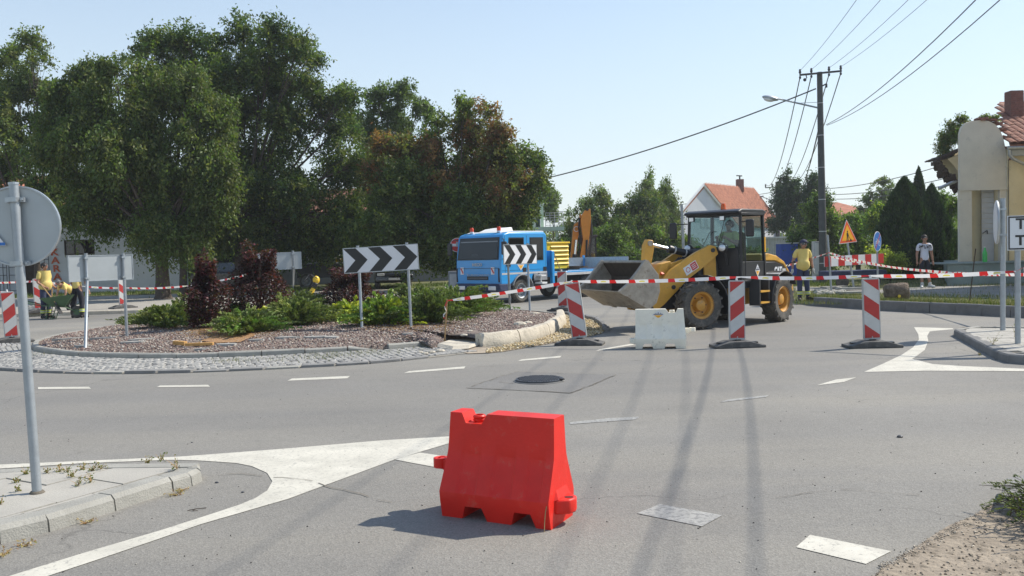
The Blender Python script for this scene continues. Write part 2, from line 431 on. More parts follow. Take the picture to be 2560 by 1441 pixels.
M['bark'] = mat('bark', (.085, .065, .05), .95, var=.35, scale=9, bump=1, bscale=18)
M['pole'] = mat('pole_concrete', (.085, .088, .085), .85, var=.18, scale=5, bump=.3, object_space=False)
M['poleold'] = mat('pole_wood', (.12, .105, .095), .9, var=.25, scale=5, bump=.5)
M['wire'] = mat('wire', (.06, .065, .07), .6)
M['iron'] = mat('cast_iron', (.07, .075, .085), .5, .4, var=.2, scale=20, bump=.2)
M['plaster'] = mat('cream_plaster', (.70, .60, .38), .9, var=.08, scale=1.4, bump=.25, bscale=40, spot=((.42, .38, .28), .6, .5), spotscale=1.8, object_space=False)
M['plasterg'] = mat('grey_plaster', (.66, .60, .49), .9, var=.08, scale=1.2, bump=.3, bscale=30, spot=((.38, .36, .32), .6, .5), spotscale=1.8, object_space=False)
M['whitewall'] = mat('white_wall', (.62, .63, .65), .9, var=.06, scale=1, bump=.1, object_space=False)
M['limewall'] = mat('lime_wall', (.42, .55, .06), .9, var=.1, scale=1, object_space=False)
M['greywall'] = mat('grey_wall', (.30, .29, .26), .9, var=.12, scale=1, object_space=False)
M['palegreen'] = mat('pale_green_wall', (.55, .66, .52), .9, var=.05, object_space=False)
M['plinth'] = mat('plinth_mint', (.24, .29, .27), .9, var=.18, scale=1.5, bump=.3, spot=((.2, .19, .17), .56, .6), spotscale=2.2, object_space=False)
M['tile'] = mat('roof_tile', (.40, .155, .09), .85, var=.25, scale=2.5, object_space=False)
M['tile2'] = mat('roof_tile_old', (.23, .10, .065), .9, var=.35, scale=3.5, spot=((.45, .36, .28), .56, .7), spotscale=5, object_space=False)
M['brick'] = mat('chimney_brick', (.20, .09, .07), .9, var=.3, scale=9, bump=.5, object_space=False)
M['wooddark'] = mat('dark_wood', (.05, .033, .022), .85, var=.25, scale=5)
M['doorgrey'] = mat('pale_door', (.50, .50, .50), .75, var=.08, scale=2.2)
M['green_pl'] = mat('green_plastic', (.05, .5, .1), .3)
M['tapeyellow'] = mat('yellow_paint', (.8, .55, .03), .4)
M['wbgreen'] = mat('wheelbarrow_green', (.07, .13, .06), .6, var=.25)
M['yelbox'] = mat('yellow_box', (.80, .52, .03), .4, var=.06)
M['carblack'] = mat('car_black', (.012, .012, .014), .15, coat=.6)
M['cardark'] = mat('car_brown', (.04, .03, .03), .18, coat=.6)
M['carsilver'] = mat('car_blue_grey', (.12, .16, .22), .2, .3, coat=.6)
M['leaf'] = leafmat('leaf', .42)
M['leafd'] = leafmat('conifer_needle', .2)
M['corr'] = mat('corrugated_sheet', (.42, .43, .41), .55, .3, var=.12)
M['pebble'] = None
# ================================================================== SETTING
def sheet(name, pts, z, m, kind='structure', parent=None):
    mb = MB(); mb.poly([(p[0], p[1], z) for p in pts])
    o = mb.build(name, m, parent, fix=False)
    if o.data.polygons[0].normal.z < 0: o.data.flip_normals()
    if kind and parent is None: o['kind'] = kind
    return o
def gpx(lst, z=0.0): return [G(x, y, z) for x, y in lst]

# ---- summer haze: one closed box of thin even air round everything
_hb = MB(); _hb.box(-320, 320, -60, 420, -1.4, 42)
haze = _hb.build('haze', None); haze.data.materials.clear(); haze['kind'] = 'stuff'
hm_ = bpy.data.materials.new('haze_air'); hm_.use_nodes = True; _n = hm_.node_tree; _n.nodes.clear()
_v = _n.nodes.new('ShaderNodeVolumePrincipled'); _v.inputs['Color'].default_value = (.90, .94, 1, 1); _v.inputs['Density'].default_value = .0006; _v.inputs['Anisotropy'].default_value = .3
_o = _n.nodes.new('ShaderNodeOutputMaterial'); _n.links.new(_v.outputs[0], _o.inputs['Volume']); haze.data.materials.append(hm_)
sheet('ground', [(-310, -55), (310, -55), (310, 410), (-310, 410)], -0.03, M['grassbed'])
sheet('road', [(-90, -14), (60, -14), (60, 26), (13.5, 44), (26, 110), (14, 110), (2.5, 44), (-6, 46), (-90, 46)], 0, M['asphalt'])

# ---- far-left pavement
KL = [V((-60, 24.2, 0)), G(0, 794), G(217, 788), G(377, 783), V((-7.5, 32.3, 0)), V((-3.6, 35.6, 0)), V((-1.4, 40, 0)), V((-.6, 46, 0))]
def kerb_line(path, w_, h0, h1, m, parent, step=1.0, gap=.012, inward=1, name='kerb_stone', jit=.006, cham=.02):
    """kerb stones set end to end along a path; path = outer foot of the kerb, top stands inward (left of travel if inward=1)"""
    pts = [V((p[0], p[1], 0)) for p in path]
    L_ = [0]
    for i in range(1, len(pts)): L_.append(L_[-1]+(pts[i]-pts[i-1]).length)
    def at(d):
        d = min(max(d, 0), L_[-1])
        for i in range(1, len(L_)):
            if d <= L_[i]+1e-9:
                t = (d-L_[i-1])/max(L_[i]-L_[i-1], 1e-9); return pts[i-1].lerp(pts[i], t)
        return pts[-1]
    n = max(1, int(round(L_[-1]/step))); out = []
    for k in range(n):
        a = at(L_[-1]*k/n+gap/2); b = at(L_[-1]*(k+1)/n-gap/2)
        t = (b-a).normalized(); nn = V((-t.y, t.x, 0))*inward
        jz = rnd.uniform(-jit, jit); jo = rnd.uniform(-jit, jit)
        a = a+nn*jo; b = b+nn*jo
        mb = MB(); prof = [(0, h0), (.012, h1-cham+jz), (.012+cham, h1+jz), (w_, h1+jz), (w_, h0)]
        vs = [a+nn*p[0]+V((0, 0, p[1])) for p in prof]+[b+nn*p[0]+V((0, 0, p[1])) for p in prof]
        q = len(prof)
        mb.add(vs, [tuple(range(q)), tuple(range(q, 2*q))[::-1]]+[(i, (i+1) % q, q+(i+1) % q, q+i) for i in range(q)])
        out.append(mb.build(name, m, parent))
    return out
far_pav = sheet('pavement', [(-60, 24.35)]+[(p.x, p.y+.1) for p in KL[1:]]+[(-.6, 47), (-60, 47)], .12, M['concrete'])
kerb_line(KL, .15, -.02, .125, M['old_kerb'], far_pav, step=1.0)
# grass and bare earth strip under the trees
sheet('verge', [(-60, 41.8), (-22, 41.9), (-13, 42.2), (-6, 40.9), (-2.3, 42.5), (-1.6, 46), (2, 60), (-60, 60)], .135, M['grassbed'])

# ---- right-hand verge, path
KR = [G(1962, 757), G(2034, 765), G(2200, 777), G(2380, 786), G(2560, 795), G(2760, 806)]
KR2 = KR[1:]
vg = sheet('verge', [(p.x, p.y+.12) for p in KR]+[(22, 17.5), (60, 40), (60, 75), (19, 75), (11.6, 44), (8.6, 30)], .10, M['grassbed'])
kerb_line([KR[0]-V((.9, -.25, 0)), KR[0], KR[1]], .15, -.02, .10, M['kerb_dark'], vg, step=.8, inward=1)
kerb_line(KR2, .14, -.02, .245, M['kerb_shaded'], vg, step=.62, inward=1)
mb = MB()   # raised soil bed behind the tall kerb
pa = [V((p.x, p.y, 0))+V((.02, .13, 0)) for p in KR2]; pb = [V((p.x, p.y, 0))+V((.2, 1.0, 0)) for p in KR2]
for i in range(len(pa)-1):
    mb.add([(pa[i].x, pa[i].y, .215), (pa[i+1].x, pa[i+1].y, .215), (pb[i+1].x, pb[i+1].y, .215), (pb[i].x, pb[i].y, .215)], [(0, 1, 2, 3)])
    mb.add([(pb[i].x, pb[i].y, .215), (pb[i+1].x, pb[i+1].y, .215), (pb[i+1].x+.1, pb[i+1].y+.5, .105), (pb[i].x+.1, pb[i].y+.5, .105)], [(0, 1, 2, 3)])
o = mb.build('soil_bank', M['grassbed']); o['kind'] = 'structure'
sheet('path', [G(1962, 727, .1), G(2130, 731, .1), G(2330, 741, .1), G(2600, 752, .1), G(3100, 770, .1), (30, 30.5), (18, 32), G(2330, 717, .1), G(2200, 725, .1), G(1962, 716, .1)], .106, M['path_asphalt'])

# ---- road markings
def marking(name, pts, m='paint', z=.004):
    o = sheet(name, gpx(pts), z, M[m]); return o
marking('road_marking', [(0, 1163), (450, 1143), (700, 1124), (960, 1102), (1130, 1092), (1230, 1078), (1200, 1092), (1128, 1108), (985, 1151), (720, 1249), (500, 1313), (400, 1348), (250, 1399), (120, 1442), (20, 1475), (-80, 1475), (30, 1440), (200, 1387), (400, 1328), (500, 1296), (600, 1263), (640, 1246), (668, 1228), (681, 1205), (668, 1184), (630, 1167), (590, 1159), (500, 1153), (430, 1151), (200, 1160), (0, 1173), (-300, 1186), (-300, 1176)])
marking('road_marking', [(985, 1150), (1050, 1133), (1180, 1152), (1170, 1185)])
marking('road_marking', [(1990, 1370), (2025, 1339), (2228, 1380), (2165, 1412)])
marking('road_marking', [(1592, 1285), (1650, 1262), (1806, 1290), (1755, 1318)], 'paint_worn')
marking('road_marking', [(1425, 1062), (1425, 1057), (1520, 1047), (1600, 1043), (1590, 1050), (1520, 1055)], 'paint_worn')
marking('road_marking', [(95, 974), (95, 969), (222, 968), (228, 973)])
marking('road_marking', [(392, 969), (400, 965), (520, 963), (525, 968)])
marking('road_marking', [(718, 953), (730, 947.5), (875, 941), (868, 947)])
marking('road_marking', [(1010, 934), (1022, 929), (1164, 917), (1160, 922.5)])
marking('road_marking', [(1294, 904), (1304, 899.5), (1404, 890.5), (1400, 895)])
marking('road_marking', [(1488, 879), (1500, 874), (1580, 860), (1586, 863)])
marking('road_marking', [(2040, 965), (2090, 950), (2141, 944.5), (2110, 956)])
marking('road_marking', [(1800, 1007), (1820, 1000), (1922, 989), (1915, 994)], 'paint_worn')
marking('road_marking', [(150, 838), (240, 829), (255, 831), (165, 841)], 'paint_worn')
marking('road_marking', [(2285, 819), (2382, 821.5), (2383.5, 824), (2324.5, 829.5), (2318, 841), (2320.7, 853), (2311.7, 876), (2289, 893), (2280, 898), (2331, 911), (2400, 916), (2560, 923), (2700, 926), (2700, 932), (2560, 929), (2315, 928), (2160, 931), (2206, 911), (2254, 888.5), (2283, 869), (2297, 850), (2296, 837.5)])
# ---- manhole patch with cracked outline
patch_px = [(1168, 971), (1210, 957), (1245, 944), (1296, 930), (1360, 933), (1440, 935), (1540, 938), (1500, 956), (1428, 984), (1340, 979), (1250, 975)]
sheet('asphalt_patch', gpx(patch_px), .0035, M['asphalt_patch'])
def crack(px, w_=.014, z=.008):
    pts = gpx(px); q = []
    for i in range(len(pts)-1):
        n = max(2, int((pts[i+1]-pts[i]).length/.09))
        for k in range(n):
            p = pts[i].lerp(pts[i+1], k/n); q.append(p+V((rnd.uniform(-.018, .018), rnd.uniform(-.018, .018), 0)))
    q.append(pts[-1]); mb = MB()
    for i in range(len(q)-1):
        t = (q[i+1]-q[i]).normalized(); nn = V((-t.y, t.x, 0))
        if rnd.random() < .1: continue
        w0 = w_*rnd.uniform(.2, .6)
        mb.add([q[i]-nn*w0+V((0, 0, z)), q[i+1]-nn*w0+V((0, 0, z)), q[i+1]+nn*w0+V((0, 0, z)), q[i]+nn*w0+V((0, 0, z))], [(0, 1, 2, 3)])
    o = mb.build('road_crack', M['joint'], fix=False); o['kind'] = 'structure'
crack(patch_px+[patch_px[0]], .015)
crack([(1190, 918), (1230, 917), (1262, 915)])
crack([(550, 1188), (600, 1186), (680, 1196), (760, 1200), (830, 1222), (920, 1243), (980, 1258)], .010)
crack([(1245, 956), (1285, 960)], .012)
crack([(1940, 1245), (2100, 1225), (2300, 1240)], .006)

# ---- central island of the roundabout
IC = V((-4.6, 21.1, 0)); IR = 5.9
front_px = [(80, 878), (110, 886), (179, 894), (260, 898), (363, 900), (460, 899.5), (557, 897), (680, 892), (775, 887), (910, 879.5), (988, 876), (1066, 869)]
front = gpx(front_px)
notch = gpx([(1085, 866), (1120, 849), (1182, 840), (1204, 846)], .08)
right_px = [(1204, 869), (1260, 863), (1341, 850), (1384, 835), (1414, 812), (1412, 797)]
right = gpx(right_px)
back = []
a0 = math.atan2(right[-1].y-IC.y, right[-1].x-IC.x); r0 = (right[-1]-IC).length
a1 = math.atan2(front[0].y-IC.y, front[0].x-IC.x)+2*math.pi; r1 = (front[0]-IC).length
for k in range(1, 26):
    t = k/26; a = a0+(a1-a0)*t; rr = r0*(1-t)+r1*t if False else (r0+(5.75-r0)*min(1, t*5) if t < .5 else 5.75+(r1-5.75)*max(0, (t-.8)*5))
    back.append(V((IC.x+math.cos(a)*rr, IC.y+math.sin(a)*rr, 0)))
outline = front+notch+right+back
def mound_z(x, y):
    d = (V((x, y, 0))-IC).length/5.9
    return .10+.16*max(0, 1-d*d)+ (.10 if False else 0)
bm = bmesh.new()
nr = 14; cols_ = len(outline); rings = []
for k in range(nr+1):
    s_ = 1-k/nr; ring = []
    for p in outline:
        q = IC+(V((p.x, p.y, 0))-IC)*(s_*.985)
        e = 0.0
        e = .11*min(1, max(0, (p.x+1.3)/1.0))*min(1, max(0, (22.5-p.y)/2.5))*max(0, s_)**3  # a little higher towards the new kerb
        ring.append(bm.verts.new((q.x, q.y, (mound_z(q.x, q.y)+e if k > 0 else .07+e)+noise.noise(q*2.1)*.02)))
    rings.append(ring)
skirt = [bm.verts.new((v.co.x*1.0+(v.co.x-IC.x)*.006, v.co.y+(v.co.y-IC.y)*.006, -.02)) for v in rings[0]]
for i in range(cols_): bm.faces.new((skirt[i], skirt[(i+1) % cols_], rings[0][(i+1) % cols_], rings[0][i]))
for k in range(nr):
    for i in range(cols_):
        j = (i+1) % cols_
        bm.faces.new((rings[k][i], rings[k][j], rings[k+1][j], rings[k+1][i]))
bmesh.ops.recalc_face_normals(bm, faces=bm.faces)
me = bpy.data.meshes.new('island_bed'); bm.to_mesh(me); bm.free(); me.materials.append(M['mulch'])
if sum(p.normal.z for p in me.polygons) < 0: me.flip_normals()
island = link('island_bed', me); island['kind'] = 'structure'
me.shade_smooth()
# mound height lookup
from mathutils.bvhtree import BVHTree
_bvh = BVHTree.FromPolygons([v.co.copy() for v in me.vertices], [tuple(p.vertices) for p in me.polygons])
def mz(x, y):
    h = _bvh.ray_cast(V((x, y, 3)), V((0, 0, -1)))
    return h[0].z if h[0] is not None else 0.0
# kerb stones (front, broken towards the right)
ks = kerb_line(front, .12, -.02, .105, M['kerb'], island, step=.72, gap=.016)
for o in ks[-3:]:
    o.rotation_euler = (0, 0, 0); o.data.transform(Matrix.Translation((0, 0, rnd.uniform(-.02, .0))))
o = ks[-2]; cc = sum((v.co for v in o.data.vertices), V())/len(o.data.vertices)
o.data.transform(Matrix.Translation(cc) @ Matrix.Rotation(R(9), 4, 'Y') @ Matrix.Rotation(R(4), 4, 'X') @ Matrix.Translation(-cc+V((0, .04, -.05))))
kerb_line([back[i] for i in range(len(back))]+[front[0]], .12, -.02, .105, M['kerb'], island, step=.8, gap=.016)
kerb_line(gpx([(1118, 849), (1182, 840)], .0), .12, -.02, .13, M['kerb'], island, step=.45)
kerb_line(gpx([(1158, 838), (1203, 850)], .0), .12, -.02, .17, M['kerb_dark'], island, step=.9)
# slope from old ring to sand at the opening: pale rubble slab and the new tall kerb blocks
def chunky(path, w_, h, m, parent, cuts, name='concrete_kerb_block'):
    pts = [V((p.x, p.y, 0)) for p in path]
    L_ = [0]
    for i in range(1, len(pts)): L_.append(L_[-1]+(pts[i]-pts[i-1]).length)
    def at(d):
        d = min(max(d, 0), L_[-1])
        for i in range(1, len(L_)):
            if d <= L_[i]+1e-9:
                t = (d-L_[i-1])/max(L_[i]-L_[i-1], 1e-9); a, b = pts[i-1], pts[i]
                tt = (b-a).normalized(); return a.lerp(b, t), tt
        return pts[-1], (pts[-1]-pts[-2]).normalized()
    for k in range(len(cuts)-1):
        d0 = L_[-1]*cuts[k]+.015; d1 = L_[-1]*cuts[k+1]-.015; n = max(3, int((d1-d0)/.13)); mb = MB(); rows = []
        vs = []
        prof0 = [(0, -.02), (-.02, .05), (.0, h*.5), (.015, h-.05), (.05, h), (w_*.6, h+.006), (w_, h-.01), (w_, -.02)]; q = len(prof0)
        for i in range(n+1):
            d_ = d0+(d1-d0)*i/n; p, _ = at(d_); t = (at(min(d_+.15, L_[-1]))[0]-at(max(d_-.15, 0))[0]).normalized(); nn = V((-t.y, t.x, 0))
            for (u_, z_) in prof0:
                pp = p+nn*u_+V((0, 0, z_))
                nv = noise.noise_vector(pp*6)*.018 + noise.noise_vector(pp*17)*.007
                if z_ < 0: nv = V((0, 0, 0))
                vs.append(pp+nv)
        fs = []
        for i in range(n):
            for j in range(q): fs.append((i*q+j, i*q+(j+1) % q, (i+1)*q+(j+1) % q, (i+1)*q+j))
        fs += [tuple(range(q))[::-1], tuple(range(n*q, n*q+q))]
        mb.add(vs, fs); mb.build(name, m, parent, angle=40)
chunky(right, .20, .235, M['old_kerb'], island, [0, .145, .36, .52, .62, .78, 1.0])
mb = MB()
for (px, py, s_) in [(1300, 822, .10), (1320, 818, .07), (1336, 790, .07), (1345, 789, .05), (1240, 848, .04), (1160, 846, .05), (1100, 866, .06), (1078, 869, .05), (1062, 872, .045), (1050, 869, .035), (1175, 838, .04)]:
    p = G(px, py, .12); z = max(mz(p.x, p.y), .03)
    mb.ball((p.x, p.y, z+s_*.2), s_, 7, (1.5, 1.1, .55))
o = mb.build('rubble', M['old_kerb'], angle=30); o['kind'] = 'stuff'
# apron of cracked pale concrete and sand where the ring was cut
sheet('sand_patch', gpx([(1120, 868), (1180, 852), (1215, 869), (1262, 872), (1300, 866), (1350, 858), (1280, 876), (1225, 884), (1170, 886), (1140, 880)]), .012, M['dust'])
mb = MB(); pp = gpx([(1092, 871), (1126, 860), (1180, 858), (1196, 868), (1172, 876), (1130, 879)], .0)
vs = [(p.x, p.y, .03) for p in pp]+[(p.x+(IC.x+4-p.x)*.03, p.y+.12, .075) for p in pp]
n = len(pp); mb.add(vs, [tuple(range(n, 2*n))]+[(i, (i+1) % n, n+(i+1) % n, n+i) for i in range(n)])
o = mb.build('broken_concrete_apron', M['old_kerb']); o['kind'] = 'structure'
# pocket of fresh yellow gravel with its dark rim
pocket = gpx([(1395, 793), (1418, 786), (1452, 793), (1490, 800), (1512, 812), (1516, 824), (1505, 834), (1462, 846), (1400, 856), (1330, 868), (1262, 880), (1215, 885), (1216, 876), (1262, 866), (1341, 853), (1384, 838), (1410, 820)])
sheet('gravel_pocket', pocket, .008, M['dust'])
rim = gpx([(1522, 829), (1519, 817), (1498, 803), (1462, 794), (1420, 788), (1404, 789)])
chunky(rim, .13, .10, M['kerb_dark'], island, [0, .25, .5, .75, 1.0], 'kerb_stone')

# ---- pebbles: scattered stones as real geometry
def pebbles(name, pts, smin, smax, palette, m, seed=1):
    r_ = np.random.default_rng(seed); n = len(pts)
    base = np.array([(1, 0, 0), (-.5, .85, 0), (-.5, -.85, 0), (.25, .1, .8), (-.1, -.15, -.7)], dtype=float)
    faces = np.array([(0, 1, 3), (1, 2, 3), (2, 0, 3), (1, 0, 4), (2, 1, 4), (0, 2, 4)])
    s_ = r_.uniform(smin, smax, (n, 1, 1)); ang = r_.uniform(0, 6.283, n); c, s2 = np.cos(ang), np.sin(ang)
    b = base[None]*r_.uniform(.65, 1.35, (n, 5, 3))*s_
    x = b[..., 0]*c[:, None]-b[..., 1]*s2[:, None]; y = b[..., 0]*s2[:, None]+b[..., 1]*c[:, None]
    v = np.stack([x, y, b[..., 2]*.75], -1)+pts[:, None, :]
    f = faces[None]+(np.arange(n)*5)[:, None, None]
    pal = np.array(palette); col = pal[r_.integers(0, len(pal), n)]*r_.uniform(.7, 1.25, (n, 1))
    me_ = tri_mesh(name, v.reshape(-1, 3), f.reshape(-1, 3), m, np.repeat(col, 5, 0))
    o_ = link(name, me_); o_['kind'] = 'stuff'; return o_
pm = bpy.data.materials.new('pebble'); pm.use_nodes = True
_at = pm.node_tree.nodes.new('ShaderNodeAttribute'); _at.attribute_name = 'tint'
pm.node_tree.links.new(_at.outputs['Color'], pm.node_tree.nodes['Principled BSDF'].inputs['Base Color'])
pm.node_tree.nodes['Principled BSDF'].inputs['Roughness'].default_value = .85
M['pebble'] = pm
pts = []
poly_o = [(p.x, p.y) for p in outline]
def inpoly(x, y, P_):
    c = False; j = len(P_)-1
    for i in range(len(P_)):
        xi, yi = P_[i]; xj, yj = P_[j]
        if ((yi > y) != (yj > y)) and (x < (xj-xi)*(y-yi)/(yj-yi)+xi): c = not c
        j = i
    return c
while len(pts) < 30000:
    a = rnd.uniform(0, 6.283); r_ = 6.3*math.sqrt(rnd.random()); x = IC.x+math.cos(a)*r_; y = IC.y+math.sin(a)*r_*1.02
    if y > 22 and rnd.random() < .75: continue
    if not inpoly(x, y, poly_o): continue
    e = min((V((x, y, 0))-V((p.x, p.y, 0))).length for p in outline[::2]) if (x-IC.x)**2+(y-IC.y)**2 > 27 else 1
    if e < .16: continue
    pts.append((x, y, mz(x, y)+.004))
pebbles('gravel', np.array(pts), .013, .034, [(.34, .29, .25), (.22, .145, .125), (.15, .10, .09), (.42, .385, .34), (.25, .185, .155), (.11, .075, .07), (.27, .20, .155)], pm)
pk = [(p.x, p.y) for p in pocket]; pts = []
bx = [min(p[0] for p in pk), max(p[0] for p in pk), min(p[1] for p in pk), max(p[1] for p in pk)]
while len(pts) < 7000:
    x = rnd.uniform(bx[0], bx[1]); y = rnd.uniform(bx[2], bx[3])
    if inpoly(x, y, pk): pts.append((x, y, .012+rnd.random()*.02))
pebbles('yellow_gravel', np.array(pts), .011, .028, [(.55, .43, .22), (.48, .38, .24), (.62, .55, .4), (.36, .27, .14)], pm, 3)
# loose grit on the road
pts = []
for k in range(650):
    px = rnd.uniform(0, 2560); py = 800+640*rnd.random()**1.5; p = G(px, py); pts.append((p.x, p.y, .003))
pebbles('road_grit', np.array(pts), .003, .008, [(.1, .09, .08), (.35, .33, .3), (.05, .045, .04), (.5, .47, .4)], pm, 5)
# pale flat stones lying on the gravel
flat = MB()
for (px, py, l, wd, a) in [(330, 862, .5, .14, .3), (352, 856, .5, .10, .5), (262, 851, .55, .09, .35), (180, 849, .7, .09, .6), (205, 866, .35, .12, .2), (570, 866, .4, .12, .1), (640, 858, .35, .12, .2), (715, 853, .5, .12, .05), (790, 851, .5, .16, .1), (830, 851, .35, .15, .2), (505, 874, .25, .08, .4), (1018, 842, .25, .1, .1)]:
    p = G(px, py, .12); z = mz(p.x, p.y); c, s_ = math.cos(a), math.sin(a); pl = []
    for k in range(8):
        t = 2*math.pi*k/8; u_ = math.cos(t)*l/2*rnd.uniform(.75, 1.1); v_ = math.sin(t)*wd/2*rnd.uniform(.7, 1.2)*1.6
        pl.append((p.x+u_*c-v_*s_, p.y+u_*s_+v_*c))
    flat.prism(pl, 'z', z-.01, z+.035)
o = flat.build('flat_stones', M['cobble']); o['kind'] = 'stuff'

# ---- cobbled ring
ring_out_px = [(-160, 915), (-60, 922), (0, 927), (90, 932), (179, 935), (280, 936), (378, 935), (500, 932), (605, 928), (690, 924), (765, 920), (850, 915.5), (920, 911), (1000, 904), (1090, 894), (1150, 887), (1206, 881)]
ro = gpx(ring_out_px)
# the inner edge runs along the kerb foot, then carries on round the left side
ext = [V((IC.x+math.cos(a)*6.0, IC.y+math.sin(a)*6.0, 0)) for a in (a1-.75, a1-.5, a1-.25)]
ri_path = [V((-10.55, 18.9, 0)), V((-10.2, 18.5, 0))]+front[0:]+[G(1110, 876)]
ro_path = [V((-12.0, 18.4, 0)), V((-11.8, 17.2, 0))]+ro
def resamp(pts, n):
    L_ = [0]
    for i in range(1, len(pts)): L_.append(L_[-1]+(pts[i]-pts[i-1]).length)
    out = []
    for k in range(n):
        d = L_[-1]*k/(n-1); i = 1
        while i < len(L_)-1 and L_[i] < d: i += 1
        t = (d-L_[i-1])/max(1e-9, L_[i]-L_[i-1]); out.append(pts[i-1].lerp(pts[i], t))
    return out, L_[-1]
ri_r, Li = resamp(ri_path, 120); ro_r, Lo = resamp(ro_path, 120)
mb = MB()
for i in range(119): mb.add([(ri_r[i].x, ri_r[i].y, .012), (ri_r[i+1].x, ri_r[i+1].y, .012), (ro_r[i+1].x, ro_r[i+1].y, .006), (ro_r[i].x, ro_r[i].y, .006)], [(0, 1, 2, 3)])
apron = mb.build('cobbled_apron', M['sandjoint']); apron['kind'] = 'structure'
def ringpt(u, v_):
    i = min(118, int(u*119)); t = u*119-i
    a = ri_r[i].lerp(ri_r[i+1], t); b = ro_r[i].lerp(ro_r[i+1], t); return a.lerp(b, v_)
stones = []
nrow = 17
wmid = (ringpt(.6, 0)-ringpt(.6, 1)).length
for r_ in range(nrow):
    v_ = (.02+.87*(r_+.5)/nrow); Lr = Li+(Lo-Li)*v_; n = int(Lr/.115)
    for k in range(n):
        u_ = (k+rnd.uniform(.35, .65))/n; p = ringpt(u_, v_)
        wd = (ringpt(u_, 0)-ringpt(u_, 1)).length
        if wd*.87/nrow < .07 and r_ % 2: continue
        p2 = ringpt(min(1, u_+.004), v_); a = math.atan2(p2.y-p.y, p2.x-p.x)
        stones.append((p, a, max(.06, min(.1, wd*.87/nrow*.86)), v_))
def cobble_geo(mb, p, a, wl, ww, h):
    c, s_ = math.cos(a), math.sin(a); a_, b_ = wl/2, ww/2; vs = []
    for (z, k) in ((-.01, 1.0), (h*.6, 1.0), (h, .72)):
        for (x, y) in ((-a_, -b_), (a_, -b_), (a_, b_), (-a_, b_)):
            x *= k; y *= k; vs.append((p.x+x*c-y*s_, p.y+x*s_+y*c, z+.008))
    mb.add(vs, [(0, 1, 5, 4), (1, 2, 6, 5), (2, 3, 7, 6), (3, 0, 4, 7), (4, 5, 9, 8), (5, 6, 10, 9), (6, 7, 11, 10), (7, 4, 8, 11), (8, 9, 10, 11)])
stones.sort(key=lambda s_: s_[0].y+abs(s_[0].x)*.02)
cm = []
for k in range(4):
    mb = MB(); cobble_geo(mb, V((0, 0, 0)), 0, .106*(1-.04*k), .088, .022+.003*k); cm.append(mb.mesh('cobblestone', M['cobble' if k != 3 else 'cobble_d']))
for (p, a, ww, v_) in stones[:296]:
    o = link('cobblestone', cm[rnd.choice((0, 0, 1, 1, 2, 2, 3))], apron); o.location = (p.x, p.y, rnd.uniform(-.004, .003)); o.rotation_euler = (rnd.uniform(-.05, .05), rnd.uniform(-.05, .05), a+rnd.uniform(-.12, .12))
    o.scale = (1, ww/.088*1.0, 1)
mb = MB()
for (p, a, ww, v_) in stones[296:]:
    mb.m = 0 if rnd.random() < .82 else 1
    cobble_geo(mb, p, a+rnd.uniform(-.12, .12), .104*rnd.uniform(.85, 1.05), ww*rnd.uniform(.9, 1.05), rnd.uniform(.017, .027))
o = mb.build('cobblestones', [M['cobble'], M['cobble_d']], apron, fix=False); o['kind'] = 'stuff'
# flat edging stones along the outside of the ring
n = int(Lo/.52)
for k in range(n):
    u0 = k/n; u1 = (k+1)/n; v0, v1 = .90, 1.0
    q = [ringpt(u0+.0012, v1), ringpt(u1-.0012, v1), ringpt(u1-.0012, v0), ringpt(u0+.0012, v0)]
    if u1 > .93: continue
    mb = MB(); t = rnd.uniform(.028, .045); dz = rnd.uniform(-.006, .006)
    mb.add([(p.x, p.y, -.01) for p in q]+[(p.x, p.y, t+dz) for p in q], [(0, 1, 5, 4), (1, 2, 6, 5), (2, 3, 7, 6), (3, 0, 4, 7), (4, 5, 6, 7)])
    mb.build('edging_stone', M['kerb_dark'] if k % 5 else M['kerb'], apron, bevel=.006)

# ---- left splitter island
LZ = .105
bt = gpx([(-330, 1455), (-150, 1405), (0, 1362), (124, 1331), (290, 1278), (434, 1230), (481, 1216), (507, 1203)])
tt_front = gpx([(-330, 1420), (0, 1324), (110, 1288), (281, 1238), (429, 1196), (472, 1182), (492, 1175)], LZ)
back_px = [(503, 1157), (440, 1151), (365, 1153), (267, 1158), (130, 1165), (0, 1172), (-400, 1192)]
bk = gpx(back_px, LZ)
isl_poly = [(p.x, p.y) for p in tt_front]+[(p.x, p.y) for p in bk]
kf = [V((p.x, p.y, 0)) for p in bt]
bk0 = [V((p.x, p.y, 0)) for p in bk]
hp = [(p.x, p.y) for p in kf]+[(p.x, p.y) for p in bk0[1:]]
hc = V((sum(p[0] for p in hp)/len(hp), sum(p[1] for p in hp)/len(hp)))
mb = MB(); mb.prism([(p[0]+(hc.x-p[0])*.04, p[1]+(hc.y-p[1])*.07) for p in hp], 'z', -.02, LZ-.025)
lisl = mb.build('traffic_island', M['joint']); lisl['kind'] = 'structure'
# kerb along the near side and nose, then along the far side
kf = [V((p.x, p.y, 0)) for p in bt]
segs = [(kf[0], kf[1]), (kf[1], kf[2]+V((.0, 0, 0))), (kf[2], kf[3]), (kf[3], kf[4]), (kf[4], kf[5]), (kf[5], kf[6]), (kf[6], kf[7])]
for a, b in segs: kerb_line([a, b], .17, -.02, LZ, M['kerb'], lisl, step=9, gap=.012, jit=.004, cham=.03)
kb = [kf[7], kf[7].lerp(bk0[0], .5)+V((.03, 0, 0)), bk0[0]]+bk0[1:]
kerb_line(kb[:3], .10, -.02, LZ, M['kerb'], lisl, step=.5)
kerb_line(kb[2:], .15, -.02, LZ, M['kerb'], lisl, step=1.0)
